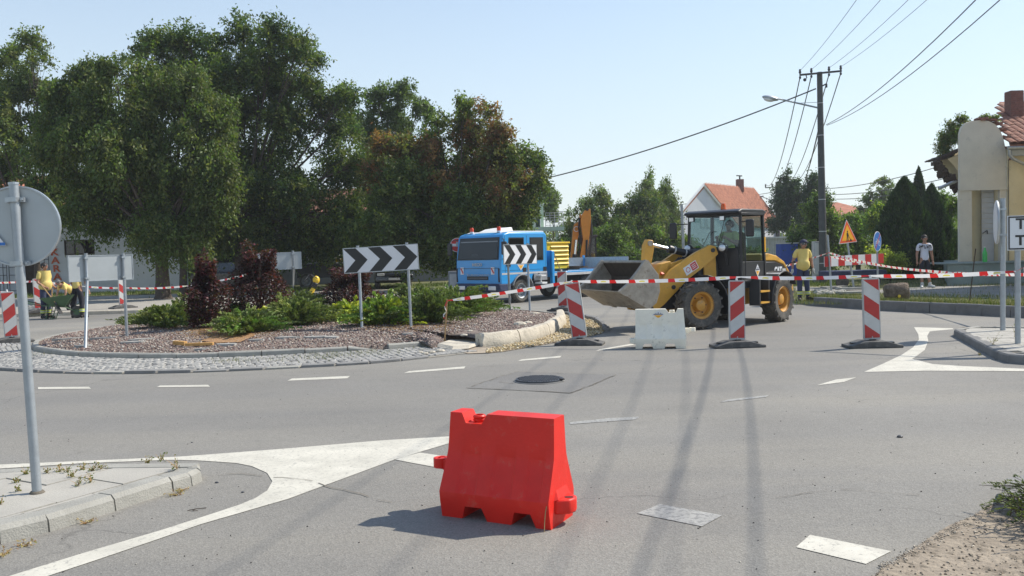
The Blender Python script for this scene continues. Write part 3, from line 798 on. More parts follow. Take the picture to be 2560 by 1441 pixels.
# paving slabs
d = (kf[5]-kf[2]); ang = math.atan2(d.y, d.x)
inner = [(p.x, p.y) for p in gpx([(-330, 1398), (0, 1305), (112, 1272), (304, 1217), (427, 1183), (478, 1169), (494, 1160), (365, 1157), (0, 1177), (-400, 1196)], LZ)]
if area2(inner) < 0: inner.reverse()
# convex hull is near enough to the outline: it is convex
cs, sn = math.cos(ang), math.sin(ang)
ox, oy = inner[0] if False else (kf[2].x, kf[2].y)
for iu in range(-7, 12):
    for iv in range(-2, 9):
        u0 = iu*.5+(.25 if iv % 2 else 0); v0 = iv*.5+.19
        q = [(u0, v0), (u0+.5, v0), (u0+.5, v0+.5), (u0, v0+.5)]
        q = [(ox+a*cs-b*sn, oy+a*sn+b*cs) for a, b in q]
        q = clip_convex(q, inner)
        if len(q) < 3 or abs(area2(q)) < .01: continue
        if area2(q) < 0: q.reverse()
        q = inset(q, .005)
        if len(q) < 3: continue
        mb = MB(); dz = rnd.uniform(-.004, .004); mb.prism(q, 'z', LZ-.03, LZ-.002+dz); mb.build('paving_slab', M['slab'], lisl)
# ---- right splitter island
rt = gpx([(2385, 823), (2440, 851), (2493.7, 878), (2522, 886), (2568, 889), (2900, 893)], .12)
rb = gpx([(2379, 836), (2436, 870), (2490.5, 903), (2525.6, 908), (2600, 909), (2900, 909)])
ru = gpx([(2900, 820), (2560, 817), (2411, 815), (2385, 823)], .12)
rp = [(p.x, p.y) for p in rt]+[(p.x, p.y) for p in ru[:-1]]
mb = MB(); mb.prism(rp, 'z', -.02, .10); risl = mb.build('traffic_island', M['joint']); risl['kind'] = 'structure'
rb2 = [V((p.x, p.y, 0)) for p in rt]
for i in range(len(rb2)-1):
    kerb_line([rb2[i]-V((.03, .03, 0)), rb2[i+1]-V((.03, .03, 0))], .16, -.02, .12, M['kerb_shaded'], risl, step=.9 if i > 3 else 9, gap=.01)
kerb_line([V((p.x, p.y, 0)) for p in ru], .12, -.02, .12, M['kerb'], risl, step=1.0)
inner = [(p.x, p.y) for p in gpx([(2411, 828), (2500, 874), (2528, 881), (2900, 886), (2900, 824), (2560, 821), (2420, 820)], .12)]
if area2(inner) < 0: inner.reverse()
rng2 = random.Random(4)
x0 = min(p[0] for p in inner); x1 = max(p[0] for p in inner); y0 = min(p[1] for p in inner); y1 = max(p[1] for p in inner)
for iu in range(int((x1-x0)/.4)+1):
    for iv in range(int((y1-y0)/.2)+1):
        xx = x0+iu*.4+(.2 if iv % 2 else 0); yy = y0+iv*.2
        q = clip_convex([(xx, yy), (xx+.4, yy), (xx+.4, yy+.2), (xx, yy+.2)], inner)
        if len(q) < 3 or abs(area2(q)) < .004: continue
        q = inset(q, .005)
        if len(q) < 3: continue
        mb = MB(); mb.prism(q, 'z', .09, .118+rng2.uniform(-.003, .003)); mb.build('paving_slab', M['slab'], risl)

M['dirt'] = mat('dry_dirt', (.27, .22, .165), .95, var=.25, scale=3, bump=1, bscale=25, col2=(.37, .31, .235), spot=((.10, .08, .055), .52, .75), spotscale=7, object_space=False)
# ---- dirt corner, bottom right
sheet('dirt_patch', gpx([(2150, 1475), (2205, 1428), (2262, 1392), (2330, 1345), (2372, 1318), (2430, 1296), (2470, 1268), (2530, 1262), (2700, 1240), (2900, 1475)]), .010, M['dirt'])
pts = []
for k in range(650):
    px = rnd.uniform(2180, 2640); py = rnd.uniform(1270, 1470)
    if py < 1440-(px-2190)*.55: continue
    p = G(px, py); pts.append((p.x, p.y, .013))
for k in range(500):
    t = rnd.random(); px = 2195+t*290; py = 1432-t*160+rnd.gauss(0, 7); p = G(px, py); pts.append((p.x, p.y, .01))
pebbles('loose_stones', np.array(pts), .002, .011, [(.25, .20, .15), (.33, .28, .21), (.21, .175, .135), (.4, .35, .28)], pm, 9)
mb = MB(); q = gpx([(2516, 1232), (2500, 1277), (2570, 1300), (2640, 1262), (2600, 1215)])
mb.add([(p.x, p.y, -.02) for p in q]+[(p.x, p.y, .10) for p in q], [(0, 1, 2, 3, 4), (5, 6, 7, 8, 9)]+[(i, (i+1) % 5, 5+(i+1) % 5, 5+i) for i in range(5)])
o = mb.build('kerb', M['kerb_dark'], bevel=.01); o['kind'] = 'structure'
# ================================================================== BUILDINGS
def tile_mesh(name, w_, l_, m):
    mb = MB(); n = 5; vs = []
    for k in range(n+1):
        a = math.pi*k/n; y = -math.cos(a)*w_/2; z = math.sin(a)*w_*.22
        vs += [(0, y, z+.012), (l_, y, z)]
    fs = [(2*k, 2*k+2, 2*k+3, 2*k+1) for k in range(n)]
    vs += [(v[0], v[1], v[2]-.02) for v in vs[:2*(n+1):2]]
    q = 2*(n+1); fs += [(2*k, q+k, q+k+1, 2*k+2) for k in range(n)]
    mb.add(vs, fs); return mb.mesh(name, m)
def tiles_roof(parent, o, du, dv, nu, nv, m, joined=True, drop=0.0, name='roof_tile', hip=0.0):
    """o = eave corner, du = along the eave per tile, dv = up the slope per row"""
    o = V(o); du = V(du); dv = V(dv); nrm = du.cross(dv).normalized()
    if nrm.z < 0: nrm = -nrm
    xax = dv.normalized(); yax = nrm.cross(xax)
    Rm = Matrix(((xax.x, yax.x, nrm.x), (xax.y, yax.y, nrm.y), (xax.z, yax.z, nrm.z))).to_4x4()
    tm = tile_mesh(name, du.length*.98, dv.length*1.15, m)
    if joined:
        vs0 = np.array([v.co[:] for v in tm.vertices]); f0 = [tuple(p.vertices) for p in tm.polygons]
        mb = MB()
        for i in range(nu):
            for j in range(nv):
                if rnd.random() < drop or i < j*hip: continue
                mt = Matrix.Translation(o+du*(i+.5)+dv*j+nrm*(.03+rnd.uniform(-.01, .012))) @ Rm
                mb.add([mt @ V(v) for v in vs0], f0)
        ob = mb.build(name+'s', m, parent, fix=False); ob['kind'] = 'stuff'
    else:
        for i in range(nu):
            for j in range(nv):
                if rnd.random() < drop or i < j*hip: continue
                ob = link(name, tm, parent)
                ob.matrix_local = Matrix.Translation(o+du*(i+.5)+dv*j+nrm*(.03+rnd.uniform(-.01, .012))) @ Rm @ Matrix.Rotation(rnd.uniform(-.03, .03), 4, 'Z')
def window(parent, x0, x1, z0, z1, y, fm, gm, bars=1, depth=.12, name='window'):
    mb = MB(); t = .06
    mb.box(x0, x1, y-.02, y+depth, z0, z0+t); mb.box(x0, x1, y-.02, y+depth, z1-t, z1)
    mb.box(x0, x0+t, y-.018, y+depth, z0+t, z1-t); mb.box(x1-t, x1, y-.018, y+depth, z0+t, z1-t)
    for k in range(bars):
        xc = x0+(x1-x0)*(k+1)/(bars+1); mb.box(xc-.02, xc+.02, y-.015, y+depth*.7, z0+t, z1-t)
    f = mb.build(name, fm, parent)
    g = MB(); g.box(x0+t, x1-t, y+.03, y+.045, z0+t, z1-t); g.build('pane', gm, f)
    return f

# ---- bakery: low white house under the trees on the left, front wall at Y=47
YB = 47.0
xb0, xb1 = PX(-420, YB), PX(452, YB)
bak = thing('bakery_house', 'low white house with PEKARA in orange letters and tiled roof behind the elms', 'house')
def wall_with_holes(x0, x1, z0, z1, y, th, holes):
    """front wall as boxes round rectangular openings (x0,x1,z0,z1)"""
    mb = MB(); xs = sorted(set([x0, x1]+[h[0] for h in holes]+[h[1] for h in holes]))
    for a, b in zip(xs[:-1], xs[1:]):
        hs = sorted([h for h in holes if h[0] <= a+1e-6 and h[1] >= b-1e-6], key=lambda h: h[2]); z = z0
        for h in hs:
            if h[2] > z: mb.box(a, b, y, y+th, z, h[2])
            z = h[3]
        if z < z1: mb.box(a, b, y, y+th, z, z1)
    return mb
def zb(py, px, Y): return P(px, py, Y).z
holes = []
wz = (zb(637, 200, YB), zb(600, 200, YB))
hw = (PX(163, YB), PX(238, YB), wz[0], wz[1]); holes.append(hw)
hd = (PX(58, YB), PX(98, YB), .13, zb(655, 80, YB)); holes.append(hd)
hw2 = (PX(-70, YB), PX(-20, YB), 1.2, 2.5); holes.append(hw2)
mb = wall_with_holes(xb0, xb1, .1, 4.75, YB, .35, holes)
mb.box(xb0, xb0+.3, YB+.36, YB+9, .1, 4.75); mb.box(xb1-.3, xb1, YB+.36, YB+9, .1, 4.75); mb.box(xb0, xb1, YB+9.01, YB+9.3, .1, 4.75)
mb.build('wall', M['whitewall'], bak)
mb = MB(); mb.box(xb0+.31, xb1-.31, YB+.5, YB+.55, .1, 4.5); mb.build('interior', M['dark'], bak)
mb = MB(); mb.prism([(YB-.6, 4.7), (YB+4.6, 6.75), (YB+9.9, 4.7), (YB+9.9, 4.58), (YB-.6, 4.58)], 'x', xb0-.3, xb1+.2); mb.build('roof', M['tile'], bak)
tiles_roof(bak, (xb0-.3, YB-.62, 4.72), (.33, 0, 0), (0, .42, .166), int((xb1-xb0)/.33), 12, M['tile'])
window(bak, *hw[:2], *hw[2:], YB, M['wooddark'], M['glassd'], 2)
window(bak, *hw2[:2], *hw2[2:], YB, M['wooddark'], M['glassd'], 1)
mb = MB(); mb.box(hd[0]+.02, hd[1]-.02, YB+.1, YB+.16, .13, hd[3]); mb.build('door', M['wooddark'], bak)
# iron grilles leaning on the wall
for (a, b) in ((-2, 16), (22, 56), (100, 122)):
    gx0, gx1 = PX(a, YB-.15), PX(b, YB-.15); mb = MB()
    z0, z1 = .14, zb(640, a, YB)
    for k in range(3): xx = gx0+(gx1-gx0)*k/2; mb.cyl((xx, YB-.15, z0), (xx, YB-.15, z1), .018, n=5)
    for k in range(5): zz = z0+(z1-z0)*(k+.5)/5; mb.cyl((gx0, YB-.16, zz), (gx1, YB-.16, zz), .015, n=5)
    mb.build('grille', M['steel_paint'], bak)
def text_obj(body, size, m, parent, mtx, extrude=.004, name='lettering', xs=1.0, bold=0.0, align='CENTER'):
    cu = bpy.data.curves.new(name, 'FONT'); cu.body = body; cu.size = size; cu.extrude = extrude; cu.offset = bold
    cu.align_x = align; cu.align_y = 'CENTER'; cu.resolution_u = 3
    tmp = bpy.data.objects.new('t', cu); COL.objects.link(tmp)
    dg = bpy.context.evaluated_depsgraph_get(); me_ = bpy.data.meshes.new_from_object(tmp.evaluated_get(dg))
    bpy.data.objects.remove(tmp); me_.materials.clear(); me_.materials.append(m); me_.name = name
    me_.transform(Matrix.Diagonal((xs, 1, 1, 1)))
    o_ = link(name, me_, parent); o_.matrix_local = mtx; return o_
UPR = Matrix.Rotation(math.pi/2, 4, 'X')     # text facing -Y
M['letter'] = mat('orange_letter', (.55, .10, .03), .6)
for ch, py in zip('PEKARA', (572, 602, 632, 651, 669, 693)):
    pass
for k, ch in enumerate('PEKARA'):
    py = 693-(5-k)*20.5; px = 142-(5-k)*1.6
    if k < 5 and k >= 2: pass
    text_obj(ch, .50, M['letter'], bak, Matrix.Translation((PX(px, YB-.03), YB-.03, zb(py, px, YB-.03))) @ UPR, .012, 'letter', 1.25, .012)

# ---- lime and grey houses deeper under the trees
lime = thing('lime_house', 'house with lime green and white walls in deep shade behind the elms', 'house')
yl = 48.0; xa, xc = PX(455, yl), PX(640, yl)
hl = [(PX(470, yl), PX(495, yl), zb(704, 480, yl), zb(672, 480, yl)), (PX(535, yl), PX(590, yl), .1, zb(640, 550, yl))]
mb = wall_with_holes(xa, xc, .1, 4.4, yl, .3, hl); mb.build('wall', M['limewall'], lime)
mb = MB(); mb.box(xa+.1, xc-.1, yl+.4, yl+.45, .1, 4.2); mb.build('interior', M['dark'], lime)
window(lime, *hl[0], yl, M['wooddark'], M['glassd'], 1)
mb = MB(); mb.prism([(yl-.5, 4.35), (yl+4, 6.2), (yl+8, 4.35)], 'x', xa-.2, xc+.2); mb.build('roof', M['tile2'], lime)
mb = MB(); mb.box(xc, PX(672, yl), yl-.05, yl+.25, .1, 4.3); mb.build('white_wall', M['whitewall'], lime)
gh = thing('grey_house', 'long dark grey house in the shade behind the parked vehicles', 'house')
yg = 52.0; xa, xc = PX(675, yg), PX(1180, yg)
hg = [(PX(a, yg), PX(a+38, yg), 1.3, 2.7) for a in (720, 830, 900, 1060, 1120)]
mb = wall_with_holes(xa, xc, .1, 4.4, yg, .3, hg); mb.build('wall', M['greywall'], gh)
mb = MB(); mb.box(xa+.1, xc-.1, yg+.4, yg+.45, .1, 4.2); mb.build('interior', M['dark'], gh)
for h in hg: window(gh, *h, yg, M['whitep'], M['glassd'], 1)
mb = MB(); mb.prism([(yg-.5, 4.35), (yg+4, 6.0), (yg+8, 4.35)], 'x', xa-.2, xc+.2); mb.build('roof', M['tile2'], gh)

# ---- pale green house with balcony
yp = 62.0
ph = thing('balcony_house', 'pale green house with a railed balcony beside the brown-leaved tree', 'house')
x0, x1 = PX(1290, yp), PX(1361, yp); zt = zb(450, 1350, yp)
mb = MB(); mb.box(x0-4, x1, yp, yp+7, .0, zt); mb.build('wall', M['palegreen'], ph)
window(ph, PX(1338, yp), PX(1354, yp), 3.0, 5.0, yp-.03, M['whitep'], M['glassd'], 0)
mb = MB(); xb_ = PX(1409, yp); zs = zb(572, 1380, yp)
mb.box(PX(1330, yp), xb_, yp-1.4, yp-.001, zs-.18, zs+.10); mb.build('balcony_slab', M['palegreen'], ph)
mb = MB(); rt_ = zs+1.05
for k in range(6): zz = zs+.2+(rt_-zs-.2)*k/5; mb.cyl((PX(1364, yp), yp-1.35, zz), (xb_-.05, yp-1.35, zz), .018, n=5); mb.cyl((xb_-.05, yp-1.35, zz), (xb_-.05, yp-.1, zz), .018, n=5)
for k in range(5): xx = PX(1364, yp)+(xb_-.05-PX(1364, yp))*k/4; mb.cyl((xx, yp-1.35, zs+.08), (xx, yp-1.35, rt_), .022, n=5)
mb.build('railing', M['lightgrey'], ph)
mb = MB(); mb.box(xb_-.6, xb_-.4, yp-1.2, yp-1.0, .0, zs-.2); mb.build('pillar', M['palegreen'], ph)

# ---- white gable house with orange roof
hw_ = thing('gable_house', 'white gabled house with a bright orange tiled roof behind the loader', 'house')
YG = 84.0
gl, gr = P(1688, 548, YG), P(1874, 530, YG); ap = P(1781, 453, YG+.0)
gdir = V((gr.x-gl.x, 5.0, 0)).normalized()      # gable wall direction, receding to the right
wd = (gr.x-gl.x)/gdir.x
rdir = V((gdir.y*1.0, -gdir.x, 0)); rdir = V((-gdir.y, gdir.x, 0))
rdir = V((.62, .78, 0)).normalized()
A0 = V((gl.x, YG, 0)); A1 = A0+gdir*wd; Am = (A0+A1)/2
ez = gl.z-.3; az = ap.z
L_ = 11.0
def pt(b, z): return V((b.x, b.y, z))
mb = MB()
mb.add([pt(A0, 0), pt(A1, 0), pt(A1, ez), pt(Am, az-.25), pt(A0, ez), pt(A0+rdir*L_, 0), pt(A1+rdir*L_, 0), pt(A1+rdir*L_, ez), pt(Am+rdir*L_, az-.25), pt(A0+rdir*L_, ez)],
       [(0, 1, 2, 3, 4), (5, 6, 7, 8, 9), (1, 6, 7, 2), (0, 5, 9, 4)])
mb.build('wall', M['whitewall'], hw_)
ov = gdir*.6; dn = (az-ez)/(wd/2)*.6; fr = -rdir*.5
def slab_roof(e0, r0, name):
    # e0 eave point at front, r0 ridge point at front
    mb_ = MB(); t = V((0, 0, .14)); b_ = rdir*(L_+1.0)
    mb_.add([e0, r0, r0+b_, e0+b_, e0+t, r0+t, r0+b_+t, e0+b_+t], [(0, 1, 2, 3), (4, 5, 6, 7), (0, 1, 5, 4), (3, 2, 6, 7), (0, 3, 7, 4), (1, 2, 6, 5)])
    return mb_.build(name, M['tile'], hw_)
eR = pt(A1, ez)+ov-V((0, 0, dn))+fr; eL = pt(A0, ez)-ov-V((0, 0, dn))+fr; rr_ = pt(Am, az-.2)+fr
slab_roof(eR, rr_, 'roof'); slab_roof(eL, rr_, 'roof')
sl = (rr_-eR); nrow_ = int(sl.length/.36)
tiles_roof(hw_, eR+V((0, 0, .14)), rdir*.34, sl/nrow_, int((L_+1)/.34), nrow_, M['tile'])
mb = MB()
for e in (eL, eR):
    mb.tube([e-rdir*.02+V((0, 0, .02)), rr_-rdir*.02+V((0, 0, .02))], .13, 4)
mb.build('barge_board', M['whitep'], hw_)
cp = pt(Am, 0)+rdir*(L_*.72)
mb = MB(); mb.box(cp.x-.35, cp.x+.35, cp.y-.3, cp.y+.3, az-.6, az+.75); mb.build('chimney', M['brick'], hw_)
mb = MB(); mb.cyl((cp.x, cp.y, az+.75), (cp.x, cp.y, az+1.1), .08); mb.cyl((cp.x-.35, cp.y, az+1.15), (cp.x+.25, cp.y, az+1.1), .06); mb.build('chimney_cowl', M['steel_paint'], hw_)
wp = Am-V((rdir.x, rdir.y, 0))*.03
mbf = MB(); c0 = pt(Am, 4.3)-rdir*.03
for s_ in (-1, 1):
    a_ = c0+gdir*(.45*s_)
    for (u0, u1, z0, z1) in ((-.35, .35, -.7, -.6), (-.35, .35, .6, .7), (-.35, -.27, -.6, .6), (.27, .35, -.6, .6)):
        q0 = a_+gdir*u0; q1 = a_+gdir*u1
        mbf.add([q0+V((0, 0, z0)), q1+V((0, 0, z0)), q1+V((0, 0, z1)), q0+V((0, 0, z1)), q0-rdir*.05+V((0, 0, z0)), q1-rdir*.05+V((0, 0, z0)), q1-rdir*.05+V((0, 0, z1)), q0-rdir*.05+V((0, 0, z1))], [(0, 1, 2, 3), (4, 5, 6, 7), (0, 1, 5, 4), (1, 2, 6, 5), (2, 3, 7, 6), (3, 0, 4, 7)])
mbf.build('window_frame', M['lightgrey'], hw_)
# lean-to with dark boards at the house's left
lt = thing('lean_to_shed', 'small white shed with dark board gable left of the white gable house', 'shed')
ys = 78.0; q = [P(1650, 563, ys), P(1702, 548, ys), P(1702, 610, ys), P(1648, 614, ys)]
mb = MB(); mb.prism([(q[3].x, 0), (q[2].x, 0), (q[2].x, P(1700, 572, ys).z), (P(1672, 574, ys).x, P(1672, 574, ys).z), (P(1648, 590, ys).x, P(1650, 592, ys).z)], 'y', ys+.1, ys+5); mb.build('wall', M['whitewall'], lt)
mb = MB(); mb.prism([(P(1652, 570, ys).x, P(1652, 576, ys).z), (P(1672, 574, ys).x, P(1672, 578, ys).z), (q[1].x, P(1700, 576, ys).z), (q[1].x, q[1].z-.1), (q[0].x, q[0].z-.1)], 'y', ys, ys+.09); mb.build('board_gable', M['wooddark'], lt)
mb = MB(); mb.prism([(q[0].x-.5, q[0].z-.25), (q[1].x, q[1].z), (q[1].x, q[1].z+.12), (q[0].x-.5, q[0].z-.12)], 'y', ys-.3, ys+5); mb.build('roof', M['tile2'], lt)
# red roofs further right
for i, (pl, pr, pt_, pb_, Y_, lb) in enumerate([((2076, 540), (2135, 545), (2086, 505), 0, 90, 'distant house whose orange hipped roof shows between the pole and the bushes'), ((1555, 622), (1610, 622), (1580, 595), 0, 95, 'distant brick-orange house gable glimpsed through the birches')]):
    h = thing('distant_house', lb, 'house')
    a = P(*pl, Y_); b = P(*pr, Y_); c = P(*pt_, Y_+3)
    mb = MB(); mb.box(a.x+.4, b.x+2, Y_+.2, Y_+8, 0, a.z); mb.build('wall', M['whitewall'], h)
    mb = MB(); e1, e2, e3, e4 = V((a.x-.3, Y_-.3, a.z)), V((b.x+3, Y_-.3, a.z)), V((b.x+3, Y_+9, a.z)), V((a.x-.3, Y_+9, a.z)); r1, r2 = V((c.x, Y_+4, c.z)), V((c.x+(b.x-a.x)*.15+.3, Y_+4, c.z))
    mb.add([e1, e2, e3, e4, r1, r2], [(0, 1, 5, 4), (1, 2, 5), (2, 3, 4, 5), (3, 0, 4), (0, 3, 2, 1)]); mb.build('roof', M['tile'], h)

# ---- corrugated container and blue container
co = thing('corrugated_container', 'light grey corrugated metal container behind the loader', 'container')
yc = 62.0; x0, x1 = PX(1890, yc), PX(1984, yc); zt = zb(592, 1940, yc)
mb = MB(); n = 46; pl = []
for k in range(n+1):
    xx = x0+(x1-x0)*k/n; pl.append((xx, yc+(.0 if k % 2 else .045)))
pl += [(x1, yc+2.4), (x0, yc+2.4)]
mb.prism(pl, 'z', .1, zt-.12); mb.build('wall', M['corr'], co)
mb = MB(); mb.box(x0-.05, x1+.05, yc-.08, yc+2.5, zt-.12, zt); mb.build('roof', M['lightgrey'], co)
bc = thing('blue_container', 'dark blue container half hidden behind the worker in the cap', 'container')
yb_ = 44.0; x0, x1 = PX(1950, yb_), PX(1995, yb_); zt = zb(607, 1970, yb_)
mb = MB(); mb.box(x0, x1, yb_, yb_+.7, .15, zt-.06); mb.build('body', M['blue_d'], bc, bevel=.02)
mb = MB(); mb.box(x0-.03, x1+.03, yb_-.03, yb_+.75, zt-.06, zt); mb.build('lid', M['lightgrey'], bc)
ec = thing('electricity_cabinet', 'pale grey electricity cabinet beside the tall dark pole', 'cabinet')
ye = 36.3; x0, x1 = PX(2035, ye), PX(2053, ye)
mb = MB(); mb.box(x0, x1, ye, ye+.3, .35, zb(604, 2044, ye)); mb.build('body', M['lightgrey'], ec, bevel=.01)
mb = MB(); mb.box(x0+.03, x1-.03, ye-.012, ye-.002, .45, zb(608, 2044, ye)); mb.build('door', M['whitep'], ec)
mb = MB(); mb.box(x0+.02, x1-.02, ye+.02, ye+.28, .05, .35); mb.build('base', M['concrete'], ec)

# ---- old cream building at the right edge
YR = 33.0
ob = thing('old_corner_building', 'old cream and grey plastered building with curved parapet and broken eaves at the right edge', 'building')
xl = PX(2399, YR); zpl = .86
ppx = [(2400, 474), (2400, 335), (2404, 320), (2413, 309), (2428, 303), (2450, 301), (2472, 303), (2488, 311), (2500, 326), (2508, 345), (2514, 372), (2518, 400), (2518, 474)]
par = [(P(a, b, YR).x, P(a, b, YR).z) for a, b in ppx]
hx0, hx1 = PX(2430, YR), PX(2500, YR); hz = zb(466, 2460, YR); xs_ = PX(2518, YR); zband = zb(474, 2460, YR)
mb = MB(); mb.prism(par, 'y', YR, YR+.15); mb.build('parapet', M['plasterg'], ob)
mb = wall_with_holes(xl, xs_, zpl, zband-.004, YR, .14, [(hx0, hx1, zpl, hz)])
mb.build('wall', M['plasterg'], ob)
mb = MB(); mb.prism([(xl+.10, YR+.15), (xl+.4, YR+.15), (xl+5.9, YR+8), (xl+5.6, YR+8)], 'z', zpl, zband-.01); mb.box(xs_+.003, 27, YR-.06, YR+.4, zpl, zb(372, 2530, YR)); mb.build('side_wall', M['plaster'], ob)
# deep recess with yellowish jambs and the pale plank door
mb = MB(); mb.box(hx0, hx1+.3, YR+.62, YR+.66, zpl, hz+.1); mb.box(hx0-.02, hx0-.004, YR+.145, YR+.615, zpl, hz); mb.box(hx1+.004, hx1+.02, YR+.145, YR+.615, zpl, hz); mb.build('recess', M['plaster'], ob)
dr = sub('door', ob)
dx0, dx1 = hx0+.58, hx1-.02; zd = zb(585, 2470, YR)
mb = MB(); mb.box(dx0, dx1, YR+.38, YR+.43, zpl+.02, zd-.006); mb.build('door_panel', M['doorgrey'], dr)
nn_ = 9
for k in range(nn_):
    z0 = zd+(hz-.02-zd)*k/nn_; mb = MB(); mb.box(dx0, dx1, YR+.375+rnd.uniform(0, .01), YR+.42, z0+.006, zd+(hz-.02-zd)*(k+1)/nn_-.004); mb.build('plank', M['doorgrey'], dr)
mb = MB(); mb.cyl((dx1-.45, YR+.33, zd+.02), (dx1-.28, YR+.33, zd+.14), .015); mb.cyl((dx1-.28, YR+.33, zd+.14), (dx1-.25, YR+.36, zd), .015); mb.build('handle', M['black'], dr)
mb = MB(); zz = zband; mb.box(xl-.02, xs_+.02, YR-.045, YR+.0, zz-.03, zz+.05); mb.build('string_course', M['plasterg'], ob)
# crack/seam between the two halves
mb = MB(); mb.tube([(xs_+.01, YR-.075, z) for z in np.linspace(zpl, zb(400, 2520, YR), 14)], [.012+.01*rnd.random() for _ in range(14)], 4); mb.build('crack', M['joint'], ob)
# right part: tiled roof, fascia, gutter pipe, chimney
ze = zb(372, 2540, YR); zrt = zb(255, 2560, YR+3.4)
rx0 = PX(2508, YR)
mb = MB(); mb.add([(rx0, YR-.5, ze+.1), (28, YR-.5, ze+.1), (28, YR+4.2, ze+2.4), (rx0+2.2, YR+4.2, ze+2.4), (rx0, YR-.5, ze+.0), (28, YR-.5, ze+.0), (28, YR+9, ze), (rx0+5.6, YR+9, ze)], [(0, 1, 2, 3), (4, 5, 1, 0), (6, 7, 3, 2), (7, 4, 0, 3), (4, 7, 6, 5)]); mb.build('roof', M['tile2'], ob)
tiles_roof(ob, (rx0-.05, YR-.55, ze+.12), (.30, 0, 0), (0, .34, .168), 22, 12, M['tile2'], joined=False, drop=.03, hip=.5)
mb = MB(); mb.box(rx0+.1, 28, YR-.42, YR-.30, ze-.3, ze+.02); mb.build('fascia', M['galvd'], ob)
g0 = P(2520, 375, YR-.35); mb = MB(); mb.tube([(g0.x, YR-.45, ze-.05), (g0.x, YR-.45, ze-.28), (g0.x+.15, YR-.43, ze-.42), (g0.x+1.1, YR-.15, ze-.80), (g0.x+1.15, YR-.12, .9)], .06, 8)
mb.tube([(g0.x-.1, YR-.5, ze-.02), (28, YR-.5, ze-.02)], .07, 8); mb.build('gutter', M['galv'], ob, angle=50)
# rows of chimney brick
chn = sub('chimney', ob); cx0, cx1 = PX(2521, YR+2.2), PX(2553, YR+2.2); cz0, cz1 = zb(290, 2535, YR+2.2)-.5, zb(228, 2535, YR+2.2); bw = (cx1-cx0)/2
nb = int((cz1-cz0)/.085)
bm_ = [MB().box(-bw/2+.005, bw/2-.005, -.24, .24, -.038, .038).mesh('brick', M['brick'])]
mb = MB(); mb.box(cx0+.01, cx1-.01, YR+2.0, YR+2.46, cz0, cz1-.01); mb.build('chimney_core', M['joint'], chn)
for k in range(nb):
    for j in range(2 if k % 2 == 0 else 3):
        wdt = 1 if k % 2 == 0 else (.5 if j != 1 else 1)
        cx = (cx0+bw*(j+.5)) if k % 2 == 0 else (cx0+bw*(.25 if j == 0 else (1.0 if j == 1 else 1.75)))
        o = link('brick', bm_[0], chn); o.location = (cx, YR+2.22+rnd.uniform(-.006, .006), cz0+.0425+k*.085); o.scale = (wdt, 1, 1)
# left: broken overhanging eaves seen from the end
e = [P(2346, 402, YR+1.5), P(2372, 392, YR+1.5), P(2400, 372, YR+1.5), P(2400, 468, YR+1.5), P(2392, 462, YR+1.5), P(2380, 445, YR+1.5), P(2364, 420, YR+1.5)]
mb = MB(); mb.prism([(v.x+(.05 if v.x > xl-.1 else 0), v.z) for v in e], 'y', YR+.9, YR+1.7); o = mb.build('broken_eaves', M['plaster'], ob)
mb = MB()
for k in range(46):
    t = k/45; a_, b_ = P(2344+t*54, 404+t*70+rnd.uniform(-3, 3), YR+.85), 0
    mb.cbox((a_.x+rnd.uniform(-.06, .06), YR+.85+rnd.random()*.3, a_.z), (.28*rnd.uniform(.4, 1), .3, .16*rnd.uniform(.5, 1.3)), rnd.uniform(-.5, .5), rnd.uniform(-.5, .5), rnd.uniform(-.9, .2))
for k in range(26):
    t = k/25; a_ = P(2346+t*54, 402-t*24-rnd.uniform(0, 3), YR+.9)
    mb.cbox((a_.x, YR+1.2, a_.z+.03), (.25, .8, .05), rnd.uniform(-.3, .3), 0, -.35+rnd.uniform(-.2, .2))
o = mb.build('rotten_boards', M['wooddark'], ob); o['kind'] = 'stuff'
mb = MB(); a_, b_ = P(2347, 472, YR+.7), P(2378, 458, YR+.7); mb.tube([a_, b_, b_+V((.4, .2, .1))], .07, 6); mb.build('broken_downpipe', M['galv'], ob)
mb = MB()
for k in range(34):
    t = k/33; i_ = int(5+t*6.999); a_ = ppx[min(i_, 11)]; v_ = P(a_[0]+rnd.uniform(-4, 4), a_[1]-1, YR+.2)
    mb.cbox((v_.x, YR+.25+rnd.uniform(-.1, .1), v_.z), (.24, .5, .06), rnd.uniform(-.3, .3), 0, rnd.uniform(-.9, .9)*(-1 if a_[0] < 2440 else 1)*-.5)
o = mb.build('parapet_capping', M['tile2'], ob); o['kind'] = 'stuff'
# unseen nearer wing, inferred from the shade over the path and sized to cast it
mb = MB(); mb.box(18.6, 27, 25.8, 31.0, .1, 6.3); mb.build('unseen_wing_wall', M['plaster'], ob)
mb = MB(); mb.prism([(25.4, 6.3), (28.4, 8.0), (31.1, 6.3)], 'x', 18.3, 27.2); mb.build('unseen_wing_roof', M['tile2'], ob)
# mint plinth with steps
plb = thing('plinth_wall', 'worn mint green concrete plinth under the old cream building', 'wall')
px0 = PX(2368, 31.2)
mb = MB(); mb.prism([(px0, 31.2), (27, 31.2), (27, YR-.07), (xl+.1, YR-.02), (xl+3.4, 38), (px0+3.2, 38)], 'z', .09, zpl-.004); mb.build('wall_body', M['plinth'], plb, bevel=.02)
mb = MB(); mb.box(px0-.04, 27, 31.12, YR-.08, zpl-.003, zpl+.04); mb.build('coping', M['plinth'], plb)
